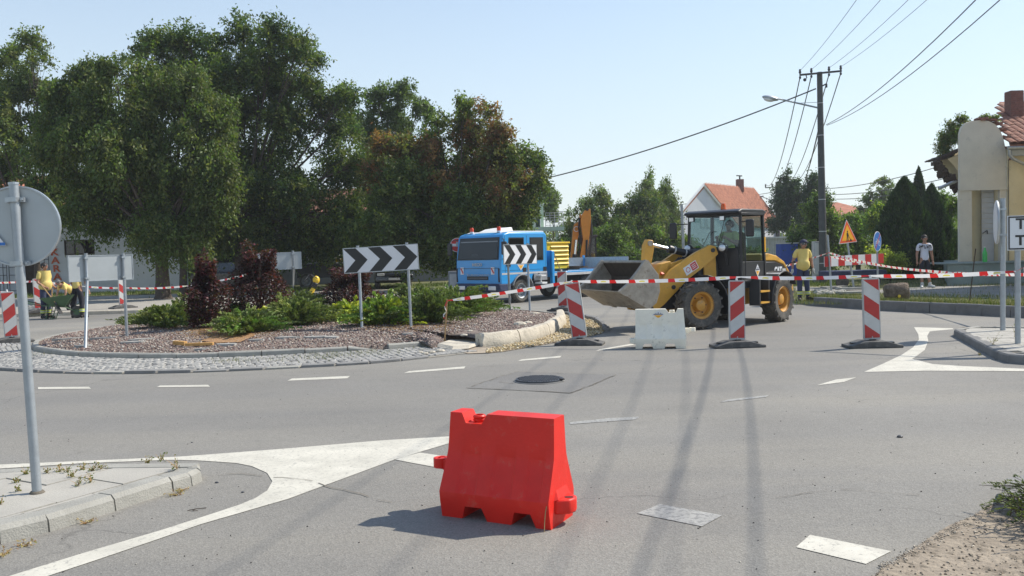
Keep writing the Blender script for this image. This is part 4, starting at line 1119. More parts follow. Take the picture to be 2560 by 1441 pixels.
# ================================================================== VEGETATION
def leaf_quads(c, axis, nrm, ln, wd):
    """c,axis,nrm: (N,3); returns (N*4,3) diamond leaves"""
    b = np.cross(nrm, axis); b /= np.linalg.norm(b, axis=1, keepdims=True)+1e-9
    ln = ln[:, None]; wd = wd[:, None]
    v = np.stack([c-axis*ln*.5, c+b*wd*.5-axis*ln*.06, c+axis*ln*.5, c-b*wd*.5-axis*ln*.06], 1)
    return v.reshape(-1, 3)
def unit(n, r_):
    a = r_.normal(size=(n, 3)); return a/(np.linalg.norm(a, axis=1, keepdims=True)+1e-9)
GREEN = [(.055, .088, .018), (.082, .122, .024), (.042, .07, .017), (.105, .138, .03)]
OLIVE = [(.105, .118, .027), (.14, .138, .032), (.08, .10, .025), (.18, .165, .045)]
BROWN = [(.19, .085, .03), (.15, .075, .03), (.22, .12, .04), (.11, .08, .03)]
DARKG = [(.028, .055, .02), (.04, .075, .025), (.022, .045, .018)]
LIGHTG = [(.11, .18, .035), (.15, .21, .04), (.08, .14, .03)]
YELG = [(.22, .26, .035), (.30, .32, .04), (.16, .2, .03)]
PALEG = [(.10, .14, .055), (.13, .17, .07), (.08, .11, .045)]
PURP = [(.055, .018, .022), (.035, .014, .016), (.085, .022, .03), (.045, .03, .022)]
def crown_np(blobs, n, ls, pal, seed, hang=0., per=26, thr=-.28, sig=.20, dropf=.9, shell=.42, droop=.35, aspect=.5):
    """blobs: (centre, radius, palette or None). Leaves gathered in twig clusters."""
    r_ = np.random.default_rng(seed)
    wts = np.array([b[1]**2.1 for b in blobs]); wts /= wts.sum()
    V_, C_ = [], []; ncl = n//per; cl_all = []
    for (c, r, pl), w_ in zip(blobs, wts):
        k = max(3, int(ncl*w_*1.35)); d = unit(k, r_); rad = r*r_.random(k)**shell*r_.uniform(.72, 1.24, k)
        cc = np.array(c)[None]+d*rad[:, None]*np.array([1, 1, .85])
        keep = [i for i in range(k) if noise.noise(V(cc[i])*dropf+V((seed, 0, 0))) > thr]
        cc = cc[keep]; d = d[keep]; k = len(cc)
        if k == 0: continue
        cl_all.append((c, cc))
        pal_ = np.array(pl if pl is not None else pal); pc = pal_[r_.integers(0, len(pal_), k)]*r_.uniform(.9, 1.9, (k, 1)); pc = pc*.9+pc.mean(1, keepdims=True)*.1
        tw = d+unit(k, r_)*.7; tw[:, 2] -= droop*.6; tw /= np.linalg.norm(tw, axis=1, keepdims=True)
        m_ = per
        t = r_.uniform(-1, 1, (k, m_, 1)); L = sig*r_.uniform(1.0, 2.2, (k, 1, 1))
        pos = cc[:, None, :]+tw[:, None, :]*t*L+r_.normal(size=(k, m_, 3))*sig*.42
        if hang: pos[..., 2] -= r_.exponential(hang, (k, m_))*r_.random((k, 1))
        pos = pos.reshape(-1, 3); N = len(pos)
        ax = np.repeat(tw, m_, 0)*.5+unit(N, r_); ax[:, 2] -= droop; ax /= np.linalg.norm(ax, axis=1, keepdims=True)
        nr_ = unit(N, r_); nr_[:, 2] = np.abs(nr_[:, 2])+.2
        s_ = ls*r_.uniform(.55, 1.45, N)
        V_.append(leaf_quads(pos, ax, nr_, s_, s_*aspect)); C_.append(np.repeat(np.repeat(pc, m_, 0)*r_.uniform(.8, 1.2, (N, 1)), 4, 0))
    return np.concatenate(V_), np.concatenate(C_), cl_all
def limbs(base, tr, fork_z, blobs, cl, seed, twig=7, lean=(0, 0)):
    r_ = random.Random(seed); mb = MB(); b = V(base); f = b+V((lean[0], lean[1], fork_z))
    mb.tube([b-V((0, 0, .1)), b+V((0, 0, .15)), b.lerp(f, .5)+V((r_.uniform(-.1, .1), 0, 0)), f], [tr*1.5, tr*1.1, tr*.9, tr*.78], 9)
    for (c, r, _), (c2, cc) in zip(blobs, cl):
        c = V(c); d = c-f; st = f+V((0, 0, r_.uniform(-.2, .25)*fork_z)) if fork_z > 1 else f
        st.z = max(st.z, b.z+fork_z*.5)
        mid = st.lerp(c, .5)+V((r_.uniform(-.25, .25), r_.uniform(-.25, .25), r_.uniform(0, .3)))*min(1.5, d.length*.3)
        r0 = tr*.42*min(1, .5+r*.3)
        mb.tube([st, st.lerp(mid, .5)+V((r_.uniform(-.1, .1), r_.uniform(-.1, .1), 0)), mid, c], [r0, r0*.75, r0*.5, r0*.2], 5)
        for q in range(min(twig, len(cc))):
            e = V(cc[r_.randrange(len(cc))]); s_ = mid.lerp(c, r_.uniform(.2, 1))
            mb.tube([s_, s_.lerp(e, .5)+V((0, 0, r_.uniform(-.05, .15))), e], [r0*.22, r0*.15, .006], 3)
    return mb
def pxblobs(lst, D, seed, jit=.8, pal=None):
    r_ = random.Random(seed); out = []
    for t in lst:
        Y = D+r_.uniform(-jit, jit)*t[2]/2200*D*1.3
        out.append((tuple(P(t[0], t[1], Y)), t[2]/2200*D, t[3] if len(t) > 3 else pal))
    return out
def tree(name, label, base, blobs, n, ls, pal, seed, tr=.2, fork=2.2, group=None, cat='tree', lm=None, twig=7, lean=(0, 0), stems=1, **kw):
    t = thing(name, label, cat, base, 0, group)
    v, c, cl = crown_np(blobs, n, ls, pal, seed, **kw)
    v = v-np.array(base)[None]
    link('crown', np_mesh('crown', v, 4, lm or M['leaf'], c), t)
    b0 = V(base); cl2 = [(V(a)-b0, [V(q)-b0 for q in cc]) for a, cc in cl]
    bl2 = [(V(b[0])-b0, b[1], None) for b in blobs if True]
    mb = limbs((0, 0, 0), tr, fork, bl2, cl2, seed, twig, lean)
    mb.build('trunk', M['bark'], t, fix=False, angle=50)
    return t
def gb(px, D, z=.12): return (PX(px, D), D, z)

grp = 'big trees on the left verge'
tree('elm_tree', 'tall thin elm at the far left with sparse pointed top and visible branches', gb(95, 44), pxblobs([(78, 105, 38), (40, 140, 40), (150, 290, 56), (160, 370, 56), (60, 200, 50), (140, 450, 50), (130, 240, 36), (-10, 180, 50), (20, 270, 60), (85, 150, 40), (15, 205, 46), (100, 215, 46), (50, 250, 52), (-10, 320, 62), (-60, 240, 70), (115, 310, 45), (60, 360, 50), (10, 420, 60), (-50, 420, 80), (90, 440, 45), (80, 540, 70), (130, 500, 50)], 44, 1), 75000, .15, [GREEN[0], GREEN[3], PALEG[0], OLIVE[0]], 11, tr=.22, fork=1.6, group=grp, thr=-.08, twig=10, shell=.5, per=22)
tree('elm_tree', 'broad olive-green weeping elm behind the round sign, hanging strands on its left side', gb(405, 37), pxblobs([(215, 165, 20), (205, 200, 44), (250, 168, 30), (285, 188, 50), (345, 172, 40), (410, 200, 44), (540, 330, 50), (555, 400, 50), (150, 230, 40), (520, 470, 56), (130, 300, 44), (120, 380, 44), (560, 480, 50), (470, 200, 50), (530, 260, 50), (370, 215, 60), (450, 230, 66), (240, 270, 70), (330, 280, 78), (490, 310, 60), (190, 345, 56), (290, 380, 76), (410, 380, 80), (500, 420, 56), (230, 465, 55), (330, 500, 70), (430, 500, 70), (500, 540, 46), (170, 430, 30), (380, 580, 55), (480, 600, 44), (180, 520, 50), (250, 540, 50), (150, 330, 50), (160, 260, 40), (430, 590, 50), (300, 450, 70), (400, 470, 70)], 37, 2), 200000, .135, [OLIVE[0], OLIVE[2], GREEN[1], GREEN[0], GREEN[0]], 12, tr=.30, fork=2.0, group=grp, hang=.38, thr=-.2, droop=.8, twig=9)
tree('elm_tree', 'tallest dark green elm with two rounded tops in the middle of the left trees', gb(605, 42), pxblobs([(400, 110, 52), (470, 100, 50), (355, 128, 28), (545, 128, 52), (612, 78, 48), (690, 88, 50), (745, 122, 46), (782, 150, 32), (650, 165, 72), (560, 205, 74), (700, 215, 70), (770, 215, 44), (610, 290, 82), (715, 300, 72), (815, 250, 58), (862, 236, 36), (850, 320, 66), (640, 400, 84), (750, 420, 80), (860, 420, 70), (560, 430, 66), (600, 520, 74), (700, 540, 74), (800, 540, 74), (885, 530, 60), (640, 600, 46), (760, 620, 46), (555, 590, 60), (860, 600, 60), (930, 560, 60), (700, 610, 60), (800, 610, 56), (520, 520, 66), (500, 250, 60), (430, 200, 60), (480, 180, 60), (940, 480, 60), (900, 410, 50), (640, 480, 70), (740, 490, 70)], 42, 3), 215000, .14, GREEN+[DARKG[1], OLIVE[0]], 13, tr=.34, fork=2.6, group=grp, hang=.16, thr=-.16, twig=9)
tree('elm_tree', 'open grey-green elm rising behind the brown-leaved tree', gb(985, 50), pxblobs([(945, 245, 36), (1005, 232, 38), (970, 290, 54), (1045, 268, 34), (1080, 282, 28), (925, 335, 50), (1020, 335, 52), (905, 290, 34), (950, 400, 60), (1040, 400, 50)], 50, 4), 30000, .16, [PALEG[0], PALEG[2], GREEN[0], GREEN[1]], 14, tr=.2, fork=3, group=grp, thr=-.12, twig=9)
B_ = BROWN+[OLIVE[1]]; MX = OLIVE+BROWN[:2]
tree('locust_tree', 'locust tree with browned leaf patches above the blue truck', gb(1135, 39), pxblobs([(1155, 268, 32), (1205, 276, 34, MX), (1175, 320, 54, MX), (1095, 320, 46), (1010, 375, 46, MX), (958, 360, 34, B_), (1245, 330, 36, B_), (1255, 385, 50, MX), (1110, 395, 66), (1075, 372, 36, B_), (1195, 410, 68, MX), (1300, 400, 48), (1335, 405, 30), (1345, 440, 30), (1020, 440, 66), (1100, 455, 44, B_), (1230, 440, 40, B_), (1275, 470, 62, MX), (1325, 465, 42), (950, 430, 52, MX), (1060, 520, 72), (1150, 510, 62), (1125, 545, 30, B_), (1165, 570, 60), (1250, 535, 64), (970, 540, 60), (1310, 520, 36), (1060, 600, 60), (1150, 630, 44), (960, 610, 56), (1230, 580, 50), (1010, 560, 60), (1100, 590, 60), (1180, 600, 50), (1020, 640, 50), (1110, 640, 46), (980, 500, 60), (1290, 560, 44), (900, 590, 50)], 39, 5), 175000, .14, GREEN+OLIVE[:1], 15, tr=.24, fork=2.4, group=grp, hang=.1, thr=-.2, twig=8)
# extra trunks standing in the shade
for (px, D, r_, lb) in [(455, 40, .16, 'dark bare tree trunk with grey bark beside the lime wall'), (668, 45, .15, 'dark tree trunk in the deep shade under the tallest elm')]:
    t = thing('tree_trunk', lb, 'tree', gb(px, D)); mb = MB(); mb.tube([(0, 0, -.1), (0, 0, .3), (.1, 0, 2), (.0, .1, 4.5)], [r_*1.5, r_*1.1, r_, r_*.7], 9); mb.build('trunk', M['bark'], t, angle=50)
# trees behind the road, centre and right
grp2 = 'trees and bushes in the gardens behind the road'
def bg(name, label, px, D, bl, n, ls, pal, seed, **kw):
    bl = [(b[0], b[1], b[2]*1.14) for b in bl]; n = int(n*1.45)
    return tree(name, label, gb(px, D), pxblobs(bl, D, seed), n, ls, pal, seed, group=grp2, **kw)
bg('garden_tree', 'round grey-green tree behind the pale green balcony house', 1385, 70, [(1372, 480, 14), (1378, 500, 18), (1372, 525, 18), (1386, 540, 12)], 4000, .2, PALEG, 21, tr=.12)
bg('garden_tree', 'airy rounded grey-green tree behind the digger arm', 1495, 62, [(1470, 510, 22), (1500, 490, 26), (1525, 505, 20), (1440, 545, 30), (1490, 545, 40), (1425, 575, 26), (1530, 560, 26), (1460, 590, 30), (1510, 600, 34), (1410, 600, 22)], 16000, .17, PALEG+[OLIVE[0]], 22, tr=.15, hang=.2, thr=-.12)
bg('willow_tree', 'dark drooping willow left of the birches', 1595, 60, [(1600, 500, 30), (1570, 530, 36), (1620, 520, 34), (1555, 570, 36), (1600, 570, 44), (1560, 610, 30), (1615, 610, 36), (1585, 640, 30)], 22000, .16, [OLIVE[0], OLIVE[2], GREEN[0], DARKG[1]], 23, tr=.2, hang=.5, droop=1.0)
bg('birch_tree', 'slender birch with a thin tip rising above the other trees', 1622, 64, [(1622, 418, 8), (1622, 440, 12), (1618, 465, 17), (1630, 490, 20), (1612, 500, 16), (1640, 530, 26), (1620, 560, 26)], 6500, .15, [PALEG[0], OLIVE[0], GREEN[1]], 24, tr=.10, hang=.35, droop=1.1, thr=-.1)
bg('birch_tree', 'birch with hanging twigs right of the slender pointed birch', 1665, 66, [(1668, 448, 10), (1665, 470, 16), (1655, 500, 22), (1678, 500, 18), (1685, 530, 18), (1660, 540, 28), (1690, 560, 16), (1668, 580, 26)], 8500, .15, [PALEG[0], OLIVE[0], GREEN[1]], 25, tr=.12, hang=.4, droop=1.1, thr=-.1)
bg('garden_bush', 'leafy light-topped bush in front of the willow, beside the digger cab', 1520, 47, [(1500, 600, 26), (1535, 590, 28), (1515, 630, 34), (1560, 640, 30), (1480, 640, 22), (1590, 655, 20), (1545, 665, 26)], 14000, .14, GREEN+[LIGHTG[0]], 26, tr=.08, fork=.4)
bg('garden_bush', 'bright yellow-green bush right behind the yellow box on the truck', 1400, 43, [(1400, 625, 16), (1415, 640, 14), (1395, 645, 14), (1408, 612, 10)], 2600, .13, YELG, 27, tr=.04, fork=.3)
bg('garden_bush', 'low dark bush row between the truck and the digger', 1440, 55, [(1380, 625, 22), (1420, 615, 18), (1450, 630, 22), (1370, 655, 20)], 5000, .15, DARKG+[GREEN[0]], 28, tr=.06, fork=.3)
bg('garden_bush', 'long mixed hedge behind the loader bucket and arms', 1700, 50, [(1540, 690, 20), (1580, 680, 26), (1640, 625, 26), (1680, 615, 24), (1630, 590, 22), (1620, 655, 24), (1660, 650, 28), (1700, 640, 30), (1740, 640, 30), (1640, 680, 22), (1690, 680, 26), (1780, 650, 30), (1715, 600, 22), (1830, 650, 30), (1880, 650, 28)], 26000, .15, GREEN+[OLIVE[0], LIGHTG[0]], 29, tr=.06, fork=.3)
bg('fir_tree', 'dark lumpy conifer left of the tall concrete pole', 1975, 74, [(1973, 432, 9), (1965, 450, 13), (1985, 462, 15), (1958, 480, 20), (1985, 490, 24), (1955, 520, 26), (1990, 530, 26), (1965, 560, 28), (2000, 575, 24), (1935, 565, 18)], 15000, .18, DARKG+[(.05, .075, .045)], 30, tr=.2, sig=.26)
bg('fir_tree', 'dark pointed conifer just behind the tall concrete pole', 2040, 72, [(2038, 442, 8), (2030, 460, 13), (2045, 475, 15), (2022, 485, 16), (2040, 510, 24), (2020, 540, 24), (2052, 550, 20)], 10000, .18, DARKG, 31, tr=.18, sig=.26)
bg('garden_tree', 'bushy dark green tree around the foot of the tall pole', 2035, 45, [(2050, 505, 18), (2035, 530, 22), (2062, 540, 18), (2010, 560, 26), (2045, 580, 30), (2075, 590, 26), (2000, 610, 28), (2030, 640, 30), (2090, 630, 26), (2060, 660, 26), (2085, 550, 14)], 22000, .14, GREEN+[LIGHTG[0]], 32, tr=.14)
bg('garden_tree', 'light green loose tree behind the triangular sign', 2145, 47, [(2120, 560, 24), (2150, 560, 24), (2175, 580, 26), (2135, 600, 28), (2165, 620, 28), (2120, 640, 22), (2105, 590, 16)], 14000, .14, [GREEN[1], LIGHTG[0], GREEN[3], LIGHTG[2]], 33, tr=.12, thr=-.15)
bg('garden_tree', 'open-crowned tree with thin leaves high behind the light green one', 2195, 74, [(2205, 460, 18), (2230, 465, 16), (2180, 480, 18), (2210, 490, 24), (2165, 505, 16), (2190, 520, 24), (2150, 530, 16), (2230, 510, 16)], 6500, .19, PALEG+[OLIVE[0]], 34, tr=.14, thr=-.02)
bg('garden_bush', 'bright yellow-green shrub at the foot of the big thuja', 2225, 35.5, [(2190, 640, 12), (2215, 648, 13), (2240, 655, 12), (2255, 648, 9), (2200, 660, 12)], 3500, .10, YELG, 35, tr=.03, fork=.2)
bg('garden_tree', 'bright-leaved tree between the thujas and the old building', 2360, 44, [(2350, 500, 18), (2375, 510, 20), (2385, 540, 20), (2360, 560, 26), (2385, 590, 20), (2350, 600, 26), (2380, 620, 16), (2330, 590, 20)], 12000, .13, [GREEN[1], LIGHTG[0], LIGHTG[2]], 36, tr=.12)
bg('garden_tree', 'lime green tuft of foliage left of the big thuja', 2190, 42, [(2195, 520, 9), (2185, 545, 12), (2200, 560, 10), (2178, 570, 10)], 2000, .13, LIGHTG+YELG[:1], 37, tr=.05)
# thuja cones: dense upright sprays on a conical surface
def thuja(label, px, D, ytop, rpx, n, seed, pal=DARKG, wobble=.12):
    zt = P(px, ytop, D).z; r0 = rpx/2200*D; b = gb(px, D); H = zt-b[2]; r_ = np.random.default_rng(seed)
    t = thing('thuja', label, 'conifer', b)
    u = r_.random(n)**.75; th = r_.uniform(0, 6.283, n); prof = np.where(u < .28, .82+u/.28*.18, ((1-u)/.72)**.72)
    rr = r0*prof*(1+wobble*np.sin(th*5+u*9)+wobble*.8*np.sin(th*11-u*17))*r_.uniform(.78, 1.04, n)
    pos = np.stack([np.cos(th)*rr, np.sin(th)*rr, u*H+r_.normal(size=n)*.05], 1)
    ax = np.stack([np.cos(th)*.35, np.sin(th)*.35, np.full(n, 1.0)], 1)+r_.normal(size=(n, 3))*.25; ax /= np.linalg.norm(ax, axis=1, keepdims=True)
    nr_ = unit(n, r_); s_ = .17*r_.uniform(.6, 1.3, n)
    pl = np.array(pal); c = pl[r_.integers(0, len(pl), n)]*(r_.uniform(.75, 1.3, (n, 1)))
    link('crown', np_mesh('crown', leaf_quads(pos, ax, nr_, s_, s_*.35), 4, M['leafd'], np.repeat(c, 4, 0)), t)
    mb = MB(); mb.tube([(0, 0, -.1), (0, 0, H*.5), (0, 0, H*.92)], [.12, .08, .03], 7); mb.build('trunk', M['bark'], t)
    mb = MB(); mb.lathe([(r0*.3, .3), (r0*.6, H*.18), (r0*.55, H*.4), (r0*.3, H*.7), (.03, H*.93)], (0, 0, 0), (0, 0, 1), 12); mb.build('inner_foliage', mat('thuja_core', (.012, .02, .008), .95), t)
    return t
TH = [(.028, .06, .018), (.04, .08, .022), (.02, .045, .015), (.055, .10, .025)]
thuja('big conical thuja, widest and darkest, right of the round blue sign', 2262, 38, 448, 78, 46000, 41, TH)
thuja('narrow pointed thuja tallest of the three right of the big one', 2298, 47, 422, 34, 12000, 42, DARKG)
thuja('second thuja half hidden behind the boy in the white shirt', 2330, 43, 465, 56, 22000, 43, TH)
# bushes growing on the broken roof of the old building
tree('roof_bush', 'bush growing out of the broken eaves of the old building', tuple(P(2385, 400, YR+1.2)), pxblobs([(2370, 385, 14), (2358, 372, 14), (2380, 350, 18), (2362, 345, 14), (2392, 325, 16), (2378, 312, 13), (2410, 300, 11), (2395, 300, 10), (2352, 362, 8)], YR+1.4, 51, .3), 5000, .09, [GREEN[1], OLIVE[1], PALEG[0], LIGHTG[2]], 51, tr=.03, fork=.1, cat='bush', sig=.12)
tree('roof_bush', 'low grass-like weeds growing on top of the curved parapet', tuple(P(2470, 302, YR+.3)), pxblobs([(2450, 298, 6), (2465, 296, 7), (2480, 296, 6), (2492, 296, 5)], YR+.3, 52, .3), 900, .08, [GREEN[1], OLIVE[1]], 52, tr=.01, fork=.05, cat='bush', sig=.08)
# far woods closing the horizon
r_ = np.random.default_rng(5); n = 34000
x = r_.uniform(-120, 170, n); y = 128+r_.normal(size=n)*3+np.abs(x-40)*.05; hh = 4.2+1.6*np.sin(x*.11)+1.3*np.sin(x*.31+1)+.8*np.sin(x*.9)
pos = np.stack([x, y, hh*r_.random(n)**.7], 1); ax = unit(n, r_); nr_ = unit(n, r_); s_ = r_.uniform(.4, .9, n)
pl = np.array([PALEG[2], GREEN[0], GREEN[1], OLIVE[0]]); c = pl[r_.integers(0, 4, n)]*r_.uniform(1.2, 1.8, (n, 1))
o = link('far_woods', np_mesh('far_woods', leaf_quads(pos, ax, nr_, s_, s_*.6), 4, M['leaf'], np.repeat(c, 4, 0))); o['kind'] = 'stuff'

# ---- shrubs on the roundabout
def juniper(label, px, py, rad, h, n, seed, pal, group, name='juniper', spread=.6, lng=.055, needle=.36):
    g = G(px, py, .13); rad *= 1.17; n = int(n*1.2); b = V((g.x, g.y, mz(g.x, g.y)-.02)); t = thing(name, label, 'shrub', b, 0, group)
    r_ = np.random.default_rng(seed); ns = max(40, n//55); V_ = []; C_ = []; tw = MB()
    pl = np.array(pal)
    for k in range(ns):
        a = r_.uniform(0, 6.283); out = rad*r_.uniform(.35, 1.12)*(1.22 if k % 7 == 0 else 1)*(.75+.35*math.sin(a*3+seed)); hz_ = h*r_.uniform(.35, 1.15)*(1.25 if k % 9 == 0 else 1)*(1.05-.55*(out/rad))
        st = np.array([math.cos(a)*rad*.12*r_.random(), math.sin(a)*rad*.12*r_.random(), .03])
        e = np.array([math.cos(a)*out, math.sin(a)*out, hz_]); m = 55
        tt = r_.random(m)**.6; bend = np.array([0, 0, hz_*.35])
        p = st[None]+(e-st)[None]*tt[:, None]+bend[None]*(4*tt*(1-tt))[:, None]*.8
        p += r_.normal(size=(m, 3))*(.045*(1.10-tt))[:, None]
        d = (e-st)/np.linalg.norm(e-st); ax = d[None]+unit(m, r_)*.75; ax[:, 2] += .15; ax /= np.linalg.norm(ax, axis=1, keepdims=True)
        s_ = lng*r_.uniform(.6, 1.5, m)*(1.25 if m else 1)
        V_.append(leaf_quads(p, ax, unit(m, r_), s_, s_*needle))
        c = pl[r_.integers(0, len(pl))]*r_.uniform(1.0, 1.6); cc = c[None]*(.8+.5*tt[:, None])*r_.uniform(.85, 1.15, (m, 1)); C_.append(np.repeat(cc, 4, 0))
        if k % 3 == 0: tw.tube([V(st), V(st+(e-st)*.5+bend*.8), V(e)], [.010, .007, .003], 3)
    link('foliage', np_mesh('foliage', np.concatenate(V_), 4, M['leafd'], np.concatenate(C_)), t)
    tw.build('branches', M['bark'], t, fix=False)
    return t
JUN = [(.09, .12, .03), (.12, .15, .038), (.065, .09, .026), (.16, .18, .05)]
SPI = [(.20, .24, .025), (.28, .31, .03), (.14, .18, .025), (.34, .34, .05)]
SPG = [(.10, .17, .03), (.14, .21, .035), (.07, .12, .025)]
gj = 'junipers on the roundabout'
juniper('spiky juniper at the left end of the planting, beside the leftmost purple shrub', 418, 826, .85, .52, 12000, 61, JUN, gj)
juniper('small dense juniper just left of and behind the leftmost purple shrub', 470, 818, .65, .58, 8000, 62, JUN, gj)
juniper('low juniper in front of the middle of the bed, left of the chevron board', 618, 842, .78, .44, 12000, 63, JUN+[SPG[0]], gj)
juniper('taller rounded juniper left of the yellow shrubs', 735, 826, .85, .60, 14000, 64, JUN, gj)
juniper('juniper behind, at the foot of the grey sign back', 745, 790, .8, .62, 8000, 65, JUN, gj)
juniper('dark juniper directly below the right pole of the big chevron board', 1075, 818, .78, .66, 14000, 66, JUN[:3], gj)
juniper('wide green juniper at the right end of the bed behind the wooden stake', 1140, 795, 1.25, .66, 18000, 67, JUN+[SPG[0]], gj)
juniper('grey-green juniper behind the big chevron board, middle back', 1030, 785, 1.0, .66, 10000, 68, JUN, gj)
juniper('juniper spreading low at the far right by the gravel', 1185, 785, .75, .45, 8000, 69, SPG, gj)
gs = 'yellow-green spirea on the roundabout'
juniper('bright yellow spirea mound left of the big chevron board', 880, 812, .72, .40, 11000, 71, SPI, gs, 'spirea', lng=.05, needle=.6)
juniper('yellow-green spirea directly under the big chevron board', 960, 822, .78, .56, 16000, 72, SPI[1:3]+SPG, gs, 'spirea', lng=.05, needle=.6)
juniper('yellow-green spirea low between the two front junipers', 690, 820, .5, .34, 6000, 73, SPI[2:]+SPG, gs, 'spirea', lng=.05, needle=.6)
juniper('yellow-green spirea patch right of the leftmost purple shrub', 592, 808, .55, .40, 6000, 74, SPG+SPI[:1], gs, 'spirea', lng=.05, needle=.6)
def purple(label, px, py, D_, top, rpx, n, seed, grp_):
    g = G(px, py, .2); b = V((g.x, g.y, mz(g.x, g.y))); D = g.y
    t = thing('purple_shrub', label, 'shrub', b, 0, grp_); r_ = np.random.default_rng(seed)
    H = P(px, top, D).z-b.z; r0 = rpx/2200*D
    u = r_.random(n)**.8; th = r_.uniform(0, 6.283, n); prof = .55+.55*np.sin(np.clip(u*1.25+.12, 0, 1)*math.pi)**.7*(1-.25*u)
    lump = np.array([noise.noise(V((math.cos(a)*1.5+seed, math.sin(a)*1.5, q*3))) for a, q in zip(th, u)])
    rr = 1.15*r0*prof*(1+.7*lump)*r_.random(n)**.42
    pos = np.stack([np.cos(th)*rr, np.sin(th)*rr, .04+u*H*(1+.28*lump)], 1)
    ax = np.stack([np.cos(th), np.sin(th), r_.normal(size=n)*.5-.1], 1)+r_.normal(size=(n, 3))*.5; ax /= np.linalg.norm(ax, axis=1, keepdims=True)
    nr_ = unit(n, r_)*.6; nr_[:, 2] += .8; s_ = .062*r_.uniform(.6, 1.35, n)
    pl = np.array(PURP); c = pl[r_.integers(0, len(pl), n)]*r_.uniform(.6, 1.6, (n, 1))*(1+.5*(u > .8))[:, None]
    link('foliage', np_mesh('foliage', leaf_quads(pos, ax, nr_, s_, s_*.8), 4, M['leaf'], np.repeat(c, 4, 0)), t)
    mb = MB()
    for k in range(14):
        a = r_.uniform(0, 6.283); e = V((math.cos(a)*r0*.7, math.sin(a)*r0*.7, H*r_.uniform(.6, .98))); mb.tube([(0, 0, 0), V((e.x*.4, e.y*.4, e.z*.5)), e], [.016, .011, .004], 4)
    mb.build('stems', M['bark'], t, fix=False)
gp_ = 'purple-leaved shrubs on the roundabout'
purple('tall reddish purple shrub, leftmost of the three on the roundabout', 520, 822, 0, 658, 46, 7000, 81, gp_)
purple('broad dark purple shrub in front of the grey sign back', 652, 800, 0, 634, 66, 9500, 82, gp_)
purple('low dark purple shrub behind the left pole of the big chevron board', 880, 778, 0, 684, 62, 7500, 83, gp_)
# fallen brown needles on the bed
o = sheet('fallen_needles', [(G(a, b, .22).x, G(a, b, .22).y) for a, b in [(540, 838), (600, 825), (640, 836), (600, 848), (540, 850), (500, 846)]], 0, M['needles'])
for v in o.data.vertices: v.co.z = mz(v.co.x, v.co.y)+.02
r_ = np.random.default_rng(8); nn = []
for k in range(5000):
    px, py = 560+rnd.gauss(0, 55), 838+rnd.gauss(0, 8)
    if rnd.random() < .3: px, py = 1000+rnd.gauss(0, 70), 824+rnd.gauss(0, 5)
    g = G(px, py, .15); nn.append((g.x, g.y, mz(g.x, g.y)+.02))
nn = np.array(nn); ax = unit(len(nn), r_); ax[:, 2] *= .3; s_ = r_.uniform(.03, .06, len(nn)); c = np.array([(.36, .19, .07), (.28, .14, .05), (.4, .26, .1)])[r_.integers(0, 3, len(nn))]
o = link('needle_litter', np_mesh('needle_litter', leaf_quads(nn, ax, unit(len(nn), r_), s_, s_*.25), 4, M['leafd'], np.repeat(c, 4, 0))); o['kind'] = 'stuff'

# ---- grass blades on verges and weeds
def blades(name, pts, h, w_, pal, seed, kind='stuff', lean=.35):
    r_ = np.random.default_rng(seed); pts = np.array(pts); n = len(pts); a = r_.uniform(0, 6.283, n); hh = h*r_.uniform(.4, 1.3, n)
    dx = np.stack([np.cos(a), np.sin(a), np.zeros(n)], 1); side = np.stack([-np.sin(a), np.cos(a), np.zeros(n)], 1)*w_
    tip = pts+dx*(hh*lean*r_.random(n))[:, None]; tip[:, 2] += hh
    v = np.stack([pts-side, pts+side, tip], 1).reshape(-1, 3); pl = np.array(pal)
    c = np.repeat(pl[r_.integers(0, len(pl), n)]*r_.uniform(.7, 1.3, (n, 1)), 3, 0)
    o_ = link(name, np_mesh(name, v, 3, M['leafd'], c)); o_['kind'] = kind; return o_
GR = [(.10, .15, .03), (.14, .17, .04), (.07, .11, .025), (.24, .21, .09), (.3, .25, .12)]
pts = []
for k in range(26000):
    px = rnd.uniform(1950, 2700); py = 700+rnd.random()*62; 
    if 717 < py < 742-(2560-px)*.02 and px > 1990 and rnd.random() < .93: continue
    if py > 742 and rnd.random() < .3: continue
    g = G(px, py, .1); 
    zk = .1
    pts.append((g.x, g.y, zk))
for k in range(6000):   # on the soil bank right behind the tall kerb
    t = rnd.random()*(len(KR2)-1); i = int(t); p = KR2[i].lerp(KR2[i+1], t-i); d_ = .2+rnd.random()*.8
    pts.append((p.x+.15*d_, p.y+d_, .213))
blades('grass', pts, .10, .006, GR, 3)
pts = []
for k in range(16000):
    x = rnd.uniform(-40, 0); y = rnd.uniform(42.2, 46.6); pts.append((x, y, .135))
for k in range(3000):
    p = G(rnd.uniform(1950, 2100), rnd.uniform(690, 716), .1); pts.append((p.x, p.y, .1))
blades('grass', pts, .13, .012, GR[:3], 4)
